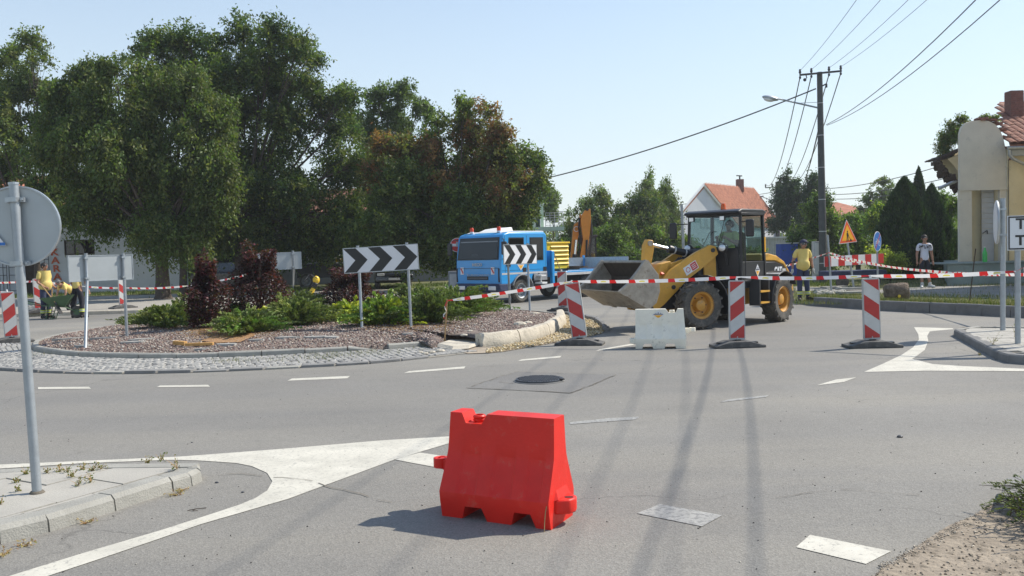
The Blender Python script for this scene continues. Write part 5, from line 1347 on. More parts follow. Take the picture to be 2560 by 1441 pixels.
# weeds sprouting in slab joints and kerb edges: small plants, each its own
def weed(label, px, py, z, h, seed, pal=None, spread=.5, n=40, grp_=None):
    g = G(px, py, z); t = thing('weed', label, 'weed', (g.x, g.y, z), 0, grp_); r_ = np.random.default_rng(seed); V_ = []; mb = MB()
    for k in range(6):
        a = r_.uniform(0, 6.283); e = np.array([math.cos(a)*h*spread*r_.uniform(.5, 1.6), math.sin(a)*h*spread*r_.uniform(.5, 1.6), h*r_.uniform(.35, 1.0)])
        mb.tube([(0, 0, 0), V(e*.5)+V((0, 0, h*.1)), V(e)], [.0022, .0018, .001], 3); m = n//6
        tt = r_.random(m); p = e[None]*tt[:, None]+r_.normal(size=(m, 3))*.008; p[:, 2] = np.maximum(p[:, 2], .004); s_ = r_.uniform(.010, .024, m); V_.append(leaf_quads(p, unit(m, r_), unit(m, r_), s_, s_*.6))
    v = np.concatenate(V_); pl = np.array(pal or [(.13, .17, .04), (.2, .2, .07), (.24, .19, .08)]); c = np.repeat(pl[r_.integers(0, len(pl), len(v)//4)], 4, 0)
    link('leaves', np_mesh('leaves', v, 4, M['leaf'], c), t); mb.build('stems', M['wood'], t, fix=False)
gw = 'weeds in the joints of the left traffic island'
ws = [(65, 1186, .06, 'weed left of the foreground pole, near the island back edge'), (118, 1184, .06, 'weed just right of the foreground pole, near the back edge'), (150, 1180, .07, 'weed in the back row, second right of the foreground pole'), (168, 1181, .08, 'upright reddish weed in the back row right of the foreground pole'), (208, 1175, .06, 'weed at the middle of the back row of weeds'), (232, 1178, .09, 'taller thin-stemmed weed in the back row'), (252, 1174, .07, 'weed at the right end of the back row'), (180, 1194, .06, 'small weed in the slab joint in the middle of the island'), (195, 1215, .07, 'weed left half of the bigger tuft in the front joint'), (228, 1206, .08, 'bigger leafy tuft in the front joint'), (38, 1206, .04, 'tiny weed left of the foreground pole'), (46, 1228, .04, 'tiny weed left of the foot of the foreground pole'), (2, 1262, .06, 'weed at the left picture edge on the island'), (366, 1158, .06, 'weed on the back kerb towards the island nose'), (402, 1154, .07, 'second weed on the back kerb towards the island nose'), (443, 1174, .11, 'tall upright weed at the kerb near the nose of the island')]
for i, (px, py, h, lb) in enumerate(ws): weed(lb, px, py, LZ, h, 200+i, grp_=gw)
gw2 = 'weeds on the right traffic island'
weed('leafy weed on the right island left of the sign pole', 2482, 862, .12, .18, 230, n=60, grp_=gw2)
weed('tall thin weed beside the pole of the city sign', 2540, 855, .12, .42, 231, spread=.12, n=70, grp_=gw2)
weed('small weed at the kerb foot of the right island', 2450, 889, .0, .05, 232, grp_=gw2)
for i, (px, py, lb) in enumerate([(62, 1366, 'dry straw tuft at the kerb foot, second from the left picture edge'), (10, 1388, 'dry straw tuft at the kerb foot nearest the left picture edge'), (215, 1308, 'dry straw tuft at the kerb foot halfway along the left island'), (455, 1228, 'dry straw tuft at the kerb joint closest to the island nose'), (438, 1240, 'dry straw tuft just left of the one closest to the island nose')]):
    weed(lb, px, py, .0, .035, 240+i, [(.4, .3, .16), (.5, .42, .25), (.3, .16, .08)], 1.6, 50, 'dry tufts along the left island kerb')
# grass growing between the cobbles
pts = []
for (cx, cy, sx, sy, k_) in [(800, 897, 45, 4, 260), (575, 906, 30, 3, 160), (880, 890, 50, 4, 260), (930, 884, 40, 3, 160), (690, 903, 40, 4, 120), (100, 890, 30, 3, 60), (1050, 872, 30, 3, 80)]:
    for k in range(k_): g = G(cx+rnd.gauss(0, sx), cy+rnd.gauss(0, sy)); pts.append((g.x, g.y, .02))
blades('grass', pts, .045, .004, GR, 6)
# juniper at the bottom-right corner, very near
def near_juniper():
    g = G(2600, 1330, .0); t = thing('juniper', 'juniper branch tips reaching in at the lower right corner', 'shrub', (g.x, g.y, 0)); r_ = np.random.default_rng(77); V_ = []; C_ = []; mb = MB()
    for k in range(150):
        a = r_.uniform(1.3, 4.6); ln = r_.uniform(.12, .34); st = np.array([r_.uniform(-.05, .5), r_.uniform(-.3, .3), .02]); e = st+np.array([math.cos(a)*ln, math.sin(a)*ln, r_.uniform(.02, .20)])
        m = 44; tt = r_.random(m); p = st[None]+(e-st)[None]*tt[:, None]; p[:, 2] += .08*tt*(1-tt)*4; d = (e-st)/np.linalg.norm(e-st)
        ax = d[None]*.9+unit(m, r_)*.6; ax /= np.linalg.norm(ax, axis=1, keepdims=True); s_ = r_.uniform(.018, .034, m)
        V_.append(leaf_quads(p, ax, unit(m, r_), s_, s_*.25)); c = np.array(JUN)[r_.integers(0, 4)]*1.1; C_.append(np.repeat(np.repeat(c[None], m, 0)*r_.uniform(.7, 1.4, (m, 1)), 4, 0))
        mb.tube([V(st), V((st+e)/2)+V((0, 0, .08)), V(e)], [.004, .003, .0015], 3)
    link('foliage', np_mesh('foliage', np.concatenate(V_), 4, M['leafd'], np.concatenate(C_)), t); mb.build('branches', M['bark'], t, fix=False)
near_juniper()
# ================================================================== STREET FURNITURE
def frame_from(o, xdir, up=V((0, 0, 1))):
    """local x = along the face, local z = up, local -y = out of the face"""
    x = V(xdir).normalized(); y = up.cross(x).normalized(); z = x.cross(y).normalized()
    return Matrix(((x.x, y.x, z.x, o[0]), (x.y, y.y, z.y, o[1]), (x.z, y.z, z.z, o[2]), (0, 0, 0, 1)))

# ---- guide panels (red and white striped delineators on rubber feet)
def delineator(label, px, py, rz, slope, tilt=(0, 0), group='striped guide panels', base_px=None, w_=.27, h=1.0, z0=.0, damaged=False, basecol='rubber', gz=0.0):
    g = G(px, py, gz); t = thing('guide_panel', label, 'guide panel', g, rz, group)
    mb = MB(); L, W = .43, .20
    prof = [(-L, 0), (L, 0), (L, .045), (L-.06, .05), (.17, .11), (-.17, .11), (-L+.06, .05), (-L, .045)]
    mb.prism(prof, 'y', -W, W); mb.build('foot', M[basecol], t, bevel=.012)
    mb = MB(); mb.box(-L+.09, -L+.19, -.05, .05, .045, .085); mb.box(L-.19, L-.09, -.05, .05, .045, .085); mb.box(-.05, .05, -.06, .06, .10, .13); mb.build('socket', M['black'], t)
    pn = sub('panel', t, (0, 0, .12)); pn.rotation_euler = (tilt[1], tilt[0], 0)
    # frame: rounded border
    rr = .03; hw = w_/2; mb = MB(); pts = []
    for (cx, cz, a0) in ((hw-rr, h-rr, 0), (-hw+rr, h-rr, 90), (-hw+rr, rr, 180), (hw-rr, rr, 270)):
        for k in range(4): a = R(a0+k*30); pts.append((cx+math.cos(a)*rr, cz+math.sin(a)*rr))
    mb.prism(pts, 'y', -.022, .022); mb.build('frame', M['frame'], pn)
    x0, x1, z_0, z_1 = -hw+.017, hw-.017, .035, h-.022
    for s_, nm in ((-1, 'face'), (1, 'face')):
        mb = MB(); y = s_*.0245; mb.box(x0, x1, min(y, s_*.021), max(y, s_*.021), z_0, z_1); f = mb.build(nm, M['panelwhite'], pn)
        sl = slope*(1 if s_ < 0 else -1)
        per = .485; hb = .128
        for k in range(-3, 6):
            zc = z_1+.035-per*k
            q = [(x0, z_0), (x1, z_0), (x1, z_1), (x0, z_1)]
            n = (-sl*.75, 1.0)
            q = clip_half(q, n, zc+hb); q = clip_half(q, (-n[0], -n[1]), -(zc-hb)) if len(q) > 2 else []
            if len(q) > 2 and abs(area2(q)) > 1e-4:
                mb = MB(); a, b = sorted((y+s_*.0003, y+s_*.0022)); mb.prism([(p[0]*.998, p[1]) for p in q], 'y', a, b); mb.build('stripe', M['panelred'], f)
    mb = MB(); mb.cyl((0, 0, -.03), (0, 0, .06), .03, n=8); mb.build('stem', M['frame'], pn)
    mb = MB(); mb.cyl((0, 0, h-.01), (0, 0, h+.05), .022, .014, n=8); mb.build('top_knob', M['whitep'], pn)
    return t
D1 = delineator('striped guide panel leaning left, beside the yellow gravel pocket', 1450, 862, R(-14), -1, (R(-7.5), R(-3)), basecol='rubber')
D2 = delineator('striped guide panel right of the white barrier, in front of the loader cab', 1843, 868, R(3), 1, (R(1.0), R(-2)))
D3 = delineator('striped guide panel standing apart, rightmost of the front row', 2180, 868, R(-3), -1, (R(-1.6), R(2)))
D4 = delineator('striped guide panel farther back, half hidden behind the leaning one', 1408, 778, R(-20), 1, (R(-1), 0), group='striped guide panels')
D5 = delineator('large striped guide panel left of the grey pole at the left edge', 30, 857, R(34), 1, (R(-3.0), R(2)))
D6 = delineator('striped guide panel on the far pavement behind the grey sign backs', 308, 771, R(52), -1, (R(-.5), 0), gz=.12)
D7 = delineator('striped guide panel behind the standing worker at left', 98, 782, R(40), -1, (R(-1), 0), gz=.12)
# loose rubber feet lying behind the leaning panel
t = thing('rubber_foot', 'dark rubber foot lying by the back guide panel at the gravel pocket', 'foot', G(1385, 786), R(-20)); mb = MB(); mb.prism([(-.42, 0), (.42, 0), (.42, .05), (-.42, .05)], 'y', -.18, .18); mb.build('slab', M['rubber'], t, bevel=.01)

# ---- red plastic barrier and its white twin
def barrier_mesh(name, m):
    L = .385; H = .66
    out = [(-L, 0), (-.235, 0), (-.205, .085), (-.085, .085), (-.055, 0), (.115, 0), (.145, .085), (.255, .085), (.285, 0), (L, 0), (L, .17), (L-.004, H), (-.085, H), (-.125, H-.065), (-.24, H-.065), (-.27, H), (-L+.03, H), (-L, .17)]
    bm = bmesh.new(); vs = []
    for y in (-1, 1): vs.append([bm.verts.new((x, y, z)) for x, z in out])
    n = len(out); bm.faces.new(vs[0]); bm.faces.new(vs[1][::-1])
    for i in range(n): bm.faces.new((vs[0][i], vs[1][i], vs[1][(i+1) % n], vs[0][(i+1) % n]))
    def cut(co, no): bmesh.ops.bisect_plane(bm, geom=bm.verts[:]+bm.edges[:]+bm.faces[:], plane_co=co, plane_no=no, dist=1e-6)
    for z in (.10, .168, .18, .26, .34, .40, .425, .50): cut((0, 0, z), (0, 0, 1))
    fl = [(-.27, -.12), (-.03, .13), (.21, .33)]
    for a, b in fl:
        for x in (a, a+.014, b-.014, b): cut((x, 0, .3), (1, 0, 0))
    prof = [(0, .165), (.10, .185), (.168, .192), (.18, .188), (.26, .155), (.34, .122), (.40, .098), (.425, .092), (.50, .085), (.66, .075)]
    for v in bm.verts:
        z = v.co.z; w_ = prof[-1][1]
        for (z0, w0), (z1, w1) in zip(prof[:-1], prof[1:]):
            if z0 <= z <= z1+1e-6: w_ = w0+(w1-w0)*(z-z0)/(z1-z0); break
        if .175 < z < .405:
            for a, b in fl:
                if a+.01 < v.co.x < b-.01: w_ -= .011
        v.co.y *= w_
    bmesh.ops.recalc_face_normals(bm, faces=bm.faces)
    bmesh.ops.triangulate(bm, faces=[f for f in bm.faces if len(f.verts) > 4], ngon_method='EAR_CLIP')
    me = bpy.data.meshes.new(name); bm.to_mesh(me); bm.free(); me.materials.append(m); return me
def barrier(label, loc, rz, m, mirror_logo=False):
    t = thing('plastic_barrier', label, 'barrier', loc, rz, 'plastic road barriers')
    link('body', barrier_mesh('body', m), t, bevel=.013, seg=3)
    # hook with ring on the -x end
    mb = MB(); mb.prism([(-.375, .30), (-.375, .20), (-.40, .22), (-.46, .27), (-.50, .285), (-.50, .33), (-.375, .33)], 'y', -.035, .035)
    mb.lathe([(.03, -.03), (.052, -.03), (.052, .035), (.03, .035)], (-.485, 0, .30), (0, 0, 1), 16, closed=True); mb.build('hook', m, t, bevel=.004)
    # tongue with hole on the +x end
    mb = MB(); pl = [(.37, -.10), (.40, -.10), (.465, -.055), (.48, 0), (.465, .055), (.40, .10), (.37, .10)]
    mb.prism([(a, b) for a, b in pl], 'z', .075, .165); mb.build('tongue', m, t, bevel=.012)
    mb = MB(); mb.cyl((.435, 0, .155), (.435, 0, .1665), .028, n=16); mb.build('hole', M['dark'] if m is not M['red_pl'] else mat('red_hole', (.12, .005, .005), .7), t)
    mb = MB(); mb.add([(.37, -.13, .160), (.37, .13, .160), (.405, .09, .1665), (.405, -.09, .1665), (.355, -.06, .30), (.355, .06, .30)], [(0, 1, 5, 4), (0, 4, 3), (1, 2, 5), (4, 5, 2, 3), (0, 3, 2, 1)]); mb.build('gusset', m, t)
    # filler spout
    mb = MB(); mb.lathe([(.026, 0), (.036, 0), (.036, .012), (.042, .016), (.042, .024), (.036, .028), (.042, .034), (.042, .042), (.034, .05), (.026, .05)], (-.183, 0, .59), (0, 0, 1), 18, closed=True)
    mb.cyl((-.183, 0, .59), (-.183, 0, .605), .027, n=16); mb.build('filler_spout', m, t, angle=40)
    return t
a_, b_ = G(1107, 1290), G(1376, 1326); ux = (b_-a_).normalized(); rz_red = math.atan2(ux.y, ux.x); nx = V((-ux.y, ux.x, 0))
cr_ = (a_+b_)/2+nx*.165
red = barrier('red plastic road barrier standing alone in the foreground', (cr_.x, cr_.y, 0), rz_red, M['red_pl'])
mb = MB(); mb.tube([(.372, -.187, .155), (.368, -.20, .12), (.362, -.205, .05), (.362, -.21, .0)], .003, 5); mb.build('string', M['wood'], red)
aw, bw_ = G(1592, 869), G(1716, 876); uw = (bw_-aw).normalized(); nw = V((-uw.y, uw.x, 0)); cw = (aw+bw_)/2+nw*.165
wht = barrier('dirty white plastic road barrier with a small diamond logo, in front of the loader wheel', (G(1656, 872).x, G(1656, 872).y+.16, 0), math.pi+R(-9), M['white_pl'])
wht.scale = (1.09, 1, 1.0)
# printed diamond logo on its camera side (local +y)
def diamond(parent, mtx, w_, h, strip=True):
    rt_ = sub('sticker', parent); rt_.matrix_local = mtx
    mb = MB(); mb.prism([(-w_/2, 0), (0, -h/2), (w_/2, 0), (0, h/2)], 'y', -.0012, .0); mb.build('sticker_back', M['signwhite'], rt_)
    mb = MB(); mb.prism([(-w_*.36, -.04*h), (0, -h*.40), (w_*.36, -.04*h)], 'y', -.0022, -.0014); mb.build('sticker_yellow', M['signyel'], rt_)
    mb = MB(); mb.prism([(-w_*.40, .02*h), (w_*.40, .02*h), (w_*.34, .12*h), (-w_*.34, .12*h)], 'y', -.0022, -.0014)
    for k in range(3): x = (-.18+.18*k)*w_; mb.prism([(x-.06*w_, .16*h), (x+.06*w_, .16*h), (x, .34*h-abs(k-1)*.1*h)], 'y', -.0022, -.0014)
    mb.build('sticker_mark', mat('mark_grey', (.12, .12, .16), .5), rt_)
diamond(wht, Matrix.Translation((.03, .084, .565)) @ Matrix.Rotation(math.pi, 4, 'Z') @ Matrix.Rotation(R(2.5), 4, 'X'), .19, .14)

# ---- sign posts and boards
def post(mb, a, b, r=.03): mb.cyl(a, b, r, n=12)
def chevron_board(label, tl, tr, h, D0, D1, poles, gz, back=False, light='signwhite'):
    """tl,tr: top corners in the photo with their distances; poles: foot pixels"""
    A = P(tl[0], tl[1], D0); B = P(tr[0], tr[1], D1); x = (B-A); Lb = x.length
    fr = frame_from(A, x if not back else -x)
    if back: fr = frame_from(B, -x)
    t = thing('chevron_sign', label, 'sign', (0, 0, 0), 0, 'chevron boards on the roundabout')
    bd = sub('board', t); bd.matrix_local = fr
    mb = MB(); mb.box(0, Lb, 0, .012, -h, 0); mb.build('plate', M['signback'], bd)
    mb = MB(); e = .012
    mb.box(-.004, Lb+.004, -.004, .022, -h-.004, -h+e); mb.box(-.004, Lb+.004, -.004, .022, -e, .004); mb.box(-.004, e, -.0035, .022, -h+e, -e); mb.box(Lb-e, Lb+.004, -.0035, .022, -h+e, -e); mb.build('rim', M['galv'], bd)
    mb = MB(); mb.box(e, Lb-e, -.003, -.0005, -h+e, -e); mb.build('white_face', M[light], bd)
    per = (Lb)/3.0; bwid = per*.50; x0 = .01
    for k in range(3):
        xa = x0+k*per; tipx = h*.5*.95
        q = [(xa, -e), (xa+bwid, -e), (xa+bwid+tipx, -h/2), (xa+bwid, -h+e), (xa, -h+e), (xa+tipx, -h/2)]
        q = [(min(p[0], Lb-e), p[1]) for p in q]
        mb = MB(); mb.prism(q, 'y', -.0055, -.0035); mb.build('chevron', M['signblack'], bd)
    for (fx, fy, u) in poles:
        g = G(fx, fy, gz); g.z = mz(g.x, g.y)-.05 if (g-IC).length < 6.5 else g.z-.05
        top = fr @ V((Lb*u, .055, .03)); bot = fr @ V((Lb*u, .055, -h))
        mb = MB(); mb.tube([g, bot, top], .030, 12); mb.cyl(top, top+V((0, 0, .012)), .034, n=12); mb.build('pole', M['galvd'], t, angle=40)
        for zz in (-.05, -h+.06):
            mb = MB(); mb.M = fr @ Matrix.Translation((Lb*u, .055, zz)); mb.box(-.05, .05, -.04, .04, -.018, .018); mb.M = None; mb.build('clamp', M['galv'], t)
    return t
chevron_board('wide chevron board with three black arrows, tilted, in front of the yellow shrubs', (857, 622), (1043, 610), .52, 18.3, 18.0, [(905, 828, .19), (1028, 825, .85)], .15)
chevron_board('sunlit white chevron board in front of the blue truck', (1259, 612), (1341, 612), .52, 23.0, 24.25, [(1275, 774, .17), (1325, 773, .77)], .15)
chevron_board('pale grey back of the chevron board on two poles by the left workers', (169, 640), (330, 637), .51, 17.1, 18.2, [(213, 871, .75), (318, 850, .17)], .1, back=True)
chevron_board('grey back of the chevron board behind the broad purple shrub', (640, 634), (752, 630), .50, 25.6, 26.2, [(670, 752, .72), (733, 728, .19)], .15, back=True)
# thin separate post beside it
t = thing('sign_post', 'thin bare post right beside the far grey chevron sign back', 'post', (0, 0, 0)); mb = MB(); g = G(742, 728, .12); mb.cyl((g.x, 29, .1), (g.x*29/g.y, 29, P(741, 632, 29).z), .025, n=8); mb.build('pole', M['galvd'], t)

# ---- big round sign seen from behind, left foreground
ft = G(93, 1232, LZ); dD = ft.y
t = thing('round_sign', 'grey back of a round sign on a leaning pole, left foreground', 'sign')
tp = P(34, 462, dD+.02)
mb = MB(); mb.tube([ft-V((0, 0, .03)), tp], .031, 20); mb.build('pole', M['galvd'], t, angle=40)
mb = MB(); mb.lathe([(.034, 0), (.034, .015), (.0, .02)], tp, (tp-ft), 16); mb.build('pole_cap', M['galv'], t)
mb = MB(); mb.lathe([(.05, 0), (.042, .012), (.031, .014)], ft+V((0, 0, .0)), (0, 0, 1), 16); mb.build('collar', M['joint'], t)
cD = P(45, 566, dD+.06); ax_ = (tp-ft).normalized()
nd = V((-.12, 1.0, .0)).normalized()
mb = MB(); mb.lathe([(.0, .0), (.265, .0), (.272, -.006), (.276, .0), (.276, .016), (.268, .018), (.0, .018)], cD, nd, 56); mb.build('disc', M['signback'], t, angle=35)
mb = MB(); mb.lathe([(.268, -.010), (.279, -.010), (.279, .02), (.268, .02)], cD, nd, 56, closed=True); mb.build('rim', M['galv'], t, angle=40)
for py in (500, 659):
    c = P(36+(py-500)*.077-2, py, dD+.01); mb = MB(); s_ = V((1, 0, .02))
    mb.M = frame_from(c, s_, ax_); mb.box(-.068, .062, .012, .045, -.016, .016); mb.box(-.035, .035, -.036, .03, -.016, .016); mb.cyl((.05, -.0, 0), (.05, .03, 0), .009, n=6); mb.cyl((-.055, -.0, 0), (-.055, .03, 0), .009, n=6); mb.M = None; mb.build('clamp', M['galv'], t)
# torn sticker
c = P(2, 604, dD+.03); mb = MB(); mb.M = frame_from(c, V((1, 0.12, 0))); mb.prism([(-.06, -.03), (.035, -.03), (-.02, .05), (-.06, .05)], 'y', -.006, -.004); mb.M = None; mb.build('sticker', M['signwhite'], t)
mb = MB(); mb.M = frame_from(c, V((1, 0.12, 0))); mb.box(-.05, .03, -.008, -.0065, -.028, -.008); mb.M = None; mb.build('sticker_print', M['signblue'], t)

# ---- posts on the right island
t = thing('round_sign', 'round sign seen edge-on on the grey pole at the right island', 'sign')
f = G(2507, 826, .12); D = f.y; tp = P(2507, 496, D)
mb = MB(); mb.tube([f-V((0, 0, .05)), tp], .042, 16); mb.build('pole', M['galvd'], t, angle=40)
cc = P(2494, 556, D+.02); ndir = V((-.92, .40, 0)).normalized()
mb = MB(); mb.lathe([(.0, .012), (.37, .0), (.375, .012), (.375, .028), (.0, .03)], cc+V((0, 0, 0)), ndir, 40); mb.build('disc', M['signback'], t, angle=35)
mb = MB(); mb.lathe([(.0, 0), (.36, 0), (.36, .003), (.0, .003)], cc+ndir*.031, ndir, 40); mb.build('face', M['signwhite'], t)
mb = MB()
for dz in (.22, -.22): mb = MB(); mb.cbox((cc.x+.05, cc.y-.02, cc.z+dz), (.16, .06, .035), math.atan2(ndir.y, ndir.x)); mb.build('clamp', M['galv'], t)
t = thing('city_sign', 'white town name sign with black border on a grey pole, right edge', 'sign')
f = G(2548, 859, .12); D = f.y
a = P(2518, 540, D-.05); b = P(2518, 627, D-.05); hh = a.z-b.z; W_ = 1.15
xd = V((1, -.06, 0)).normalized()
fr = frame_from(a, xd); bd = sub('board', t); bd.matrix_local = fr
mb = MB(); mb.box(0, W_, 0, .015, -hh, 0); mb.build('plate', M['signback'], bd)
mb = MB(); mb.box(.002, W_-.002, -.004, -.0005, -hh+.002, -.002); mb.build('white_face', M['signwhite'], bd)
mb = MB(); e0, e1 = .012, .034
mb.box(e0, W_-e0, -.0065, -.0045, -hh+e0, -hh+e1); mb.box(e0, W_-e0, -.0065, -.0045, -e1, -e0); mb.box(e0, e1, -.0065, -.0045, -hh+e1, -e1); mb.box(W_-e1, W_-e0, -.0065, -.0045, -hh+e1, -e1); mb.build('border', M['signblack'], bd)
text_obj('\u0422\u0440', .205, M['signblack'], bd, Matrix.Translation((.115, -.0065, -.135)) @ UPR, .001, 'lettering', 1.15, .006, 'LEFT')
text_obj('Tr', .205, M['signblack'], bd, Matrix.Translation((.115, -.0065, -.375)) @ UPR, .001, 'lettering', 1.15, .006, 'LEFT')
for u in (.175, .98):
    q = fr @ V((u, .055, 0)); mb = MB(); mb.cyl((q.x, q.y, .10), (q.x, q.y, q.z-.02), .040, n=16); mb.build('pole', M['galvd'], t, angle=40)
# ---- no-entry sign
t = thing('no_entry_sign', 'round red no-entry sign on a pole left of the blue truck', 'sign')
D = 30.5; c = P(1143, 613, D); f = P(1151, 716, D+.05)
mb = MB(); mb.tube([V((f.x, f.y, .05)), V((c.x, c.y+.05, c.z+.18))], .03, 10); mb.build('pole', M['galvd'], t)
fr = frame_from(c, V((1, -.08, 0))); bd = sub('disc', t); bd.matrix_local = fr
mb = MB(); mb.lathe([(0, 0), (.245, 0), (.245, .012), (0, .012)], (0, .012, 0), (0, -1, 0), 32); mb.build('plate', M['signwhite'], bd)
mb = MB(); mb.lathe([(0, 0), (.228, 0), (.228, .002), (0, .002)], (0, -.0005, 0), (0, -1, 0), 32); mb.build('red_face', M['signred'], bd)
mb = MB(); mb.box(-.185, .185, -.006, -.003, -.045, .045); mb.build('white_bar', M['signwhite'], bd)
mb = MB(); mb.box(-.035, .035, -.03, -.007, -.06, .11); mb.build('bracket_and_shadow', M['galvd'], bd)  # grey block added in place of a shadow lying on the red face
gb_ = thing('grey_box', 'small grey metal box standing behind the no-entry sign pole', 'cabinet', (PX(1140, 31.5), 31.5, .12)); mb = MB(); mb.box(-.3, .25, 0, .4, 0, .95); mb.build('body', M['greypl'], gb_, bevel=.01); mb = MB(); mb.box(-.25, .2, -.012, -.002, .1, .85); mb.build('door', M['lightgrey'], gb_)

# ---- roadworks warning triangle
t = thing('roadworks_sign', 'orange-framed triangular roadworks sign with a digging figure', 'sign')
D = 30.5; f = G(2132, 724, .1); ap_ = P(2117, 549, D); bl = P(2097, 611, D-.35); br = P(2143, 605, D+.35)
xd = (br-bl); side = xd.length; up_ = ap_-(bl+br)/2; o0 = (bl+br)/2
fr = frame_from(o0, xd, up_); bd = sub('triangle', t); bd.matrix_local = fr
H_ = up_.length; hs = side/2
def tri(mb, s_, y0, y1, off=0):
    cz = H_*.34; k = s_
    pts = [(-hs*k, cz-cz*k), (hs*k, cz-cz*k), (0, cz+(H_-cz)*k)]; mb.prism(pts, 'y', y0, y1)
mb = MB(); tri(mb, 1.0, 0, .015); mb.build('plate', M['signback'], bd)
mb = MB(); tri(mb, .99, -.003, -.001); mb.build('white_edge', M['signwhite'], bd)
mb = MB(); tri(mb, .93, -.0055, -.0035); mb.build('orange_border', M['signor'], bd)
mb = MB(); tri(mb, .66, -.008, -.006); mb.build('yellow_field', M['signyel'], bd)
cz = H_*.06; k = H_*.46
mb = MB(); F_ = lambda pts: mb.prism([(x*k, cz+z*k) for x, z in pts], 'y', -.0105, -.0085)
F_([(-.02+.085*math.cos(a), .93+.085*math.sin(a)) for a in np.linspace(0, 6.28, 10)[:-1]])
F_([(-.14, .82), (.02, .84), (.10, .70), (.06, .55), (-.06, .50), (-.16, .52), (-.20, .66)])
F_([(-.16, .52), (-.04, .52), (-.16, .02), (-.26, .02)]); F_([(-.06, .52), (.07, .52), (.06, .02), (-.04, .02), (-.01, .30)])
F_([(.0, .80), (.10, .72), (.20, .46), (.15, .43), (.05, .62)]); F_([(.02, .62), (.07, .64), (.40, .20), (.36, .17)])
F_([(.24, .02), (.64, .02), (.52, .18), (.40, .24), (.32, .14)])
mb.build('digging_figure', M['signblack'], bd)
mb = MB(); tpp = fr @ V((0, .05, H_*.6)); mb.tube([V((f.x+.05, f.y, .05)), V((tpp.x, tpp.y+.03, tpp.z))], .034, 10); mb.build('pole', M['galvd'], t)
# ---- blue end-of-cycle-lane sign
t = thing('cycle_lane_end_sign', 'round blue bicycle sign with a red slash on a short pole', 'sign')
D = 30; c = P(2194, 604, D); xd = V((.55, -.83, 0)).normalized() if False else V((.68, .73, 0)).normalized()
fr = frame_from(c, xd); bd = sub('disc', t); bd.matrix_local = fr; Rr = .34
mb = MB(); mb.lathe([(0, 0), (Rr, 0), (Rr, .014), (0, .014)], (0, .014, 0), (0, -1, 0), 36); mb.build('plate', M['signwhite'], bd)
mb = MB(); mb.lathe([(0, 0), (Rr*.94, 0), (Rr*.94, .002), (0, .002)], (0, -.0005, 0), (0, -1, 0), 36); mb.build('blue_face', M['signblue'], bd)
mb = MB()
for cx in (-.14, .14): mb.lathe([(.068, 0), (.085, 0), (.085, .002), (.068, .002)], (cx, -.004, -.07), (0, -1, 0), 20, closed=True)
def bar(a, b, w_=.009, y=-.005):
    a = V((a[0], 0, a[1])); b = V((b[0], 0, b[1])); d = (b-a).normalized(); n = V((-d.z, 0, d.x))*w_; mb.prism([((a-n).x, (a-n).z), ((b-n).x, (b-n).z), ((b+n).x, (b+n).z), ((a+n).x, (a+n).z)], 'y', y-.001, y)
for a, b in [((-.14, -.07), (-.07, .05)), ((-.07, .05), (.10, .05)), ((.10, .05), (0, -.07)), ((0, -.07), (-.14, -.07)), ((0, -.07), (-.08, .09)), ((-.11, .09), (-.05, .09)), ((.14, -.07), (.09, .10)), ((.06, .12), (.14, .12))]: bar(a, b)
mb.build('bicycle', M['signwhite'], bd)
mb = MB(); bar((-.20, -.24), (.20, .24), .022, -.0075); mb.build('red_slash', M['signred'], bd)
mb = MB(); mb.cyl((c.x+.02, c.y+.05, .05), (c.x, c.y+.05, c.z+.1), .03, n=10); mb.build('pole', M['galvd'], t)
# ---- striped board on posts
t = thing('striped_board', 'horizontal red and white striped board under the roadworks sign', 'barrier board')
A = P(2061, 642, 29.2); B = P(2209, 634, 31.0); xd = B-A; fr = frame_from(A, xd); bd = sub('board', t); bd.matrix_local = fr; Lb = xd.length; h = .34
mb = MB(); mb.box(0, Lb, 0, .02, -h, 0); mb.build('plate', M['signwhite'], bd)
n = 5
for k in range(n):
    x0 = Lb*(k*.225+.0); mb = MB(); mb.box(max(.0, x0), min(Lb, x0+Lb*.105), -.004, -.001, -h, 0); mb.build('stripe', M['signred'], bd)
for fx, top in ((2071, 588), (2196, 640)):
    g = G(fx+1, 729, .1); q = P(fx-2, top, g.y); 
    if fx == 2071: mb = MB(); mb.cyl((g.x, 29.3, .05), (q.x*29.3/g.y, 29.3, P(fx-2, top, 29.3).z), .035, n=10); mb.build('pole', M['galvd'], t); TAPE_POLE = V((q.x*29.3/g.y, 29.24, P(2070, 641, 29.3).z))
# dark wheels trailer base under it
t = thing('trailer', 'dark low equipment with white end hidden in the grass behind the striped board', 'trailer', (PX(2150, 31.5), 31.5, .1), .1)
mb = MB(); mb.box(-1.2, 1.0, 0, .8, .35, .62); mb.build('body', M['trous'], t, bevel=.03)
mb = MB(); mb.box(.7, 1.25, -.05, .85, .3, .42); mb.build('end_plate', M['lightgrey'], t)
for x in (-.7, .5): mb = MB(); mb.lathe([(.1, 0), (.22, 0), (.22, .12), (.1, .12)], (x, -.1, .22), (0, 1, 0), 16); mb.build('wheel', M['tyre'], t)

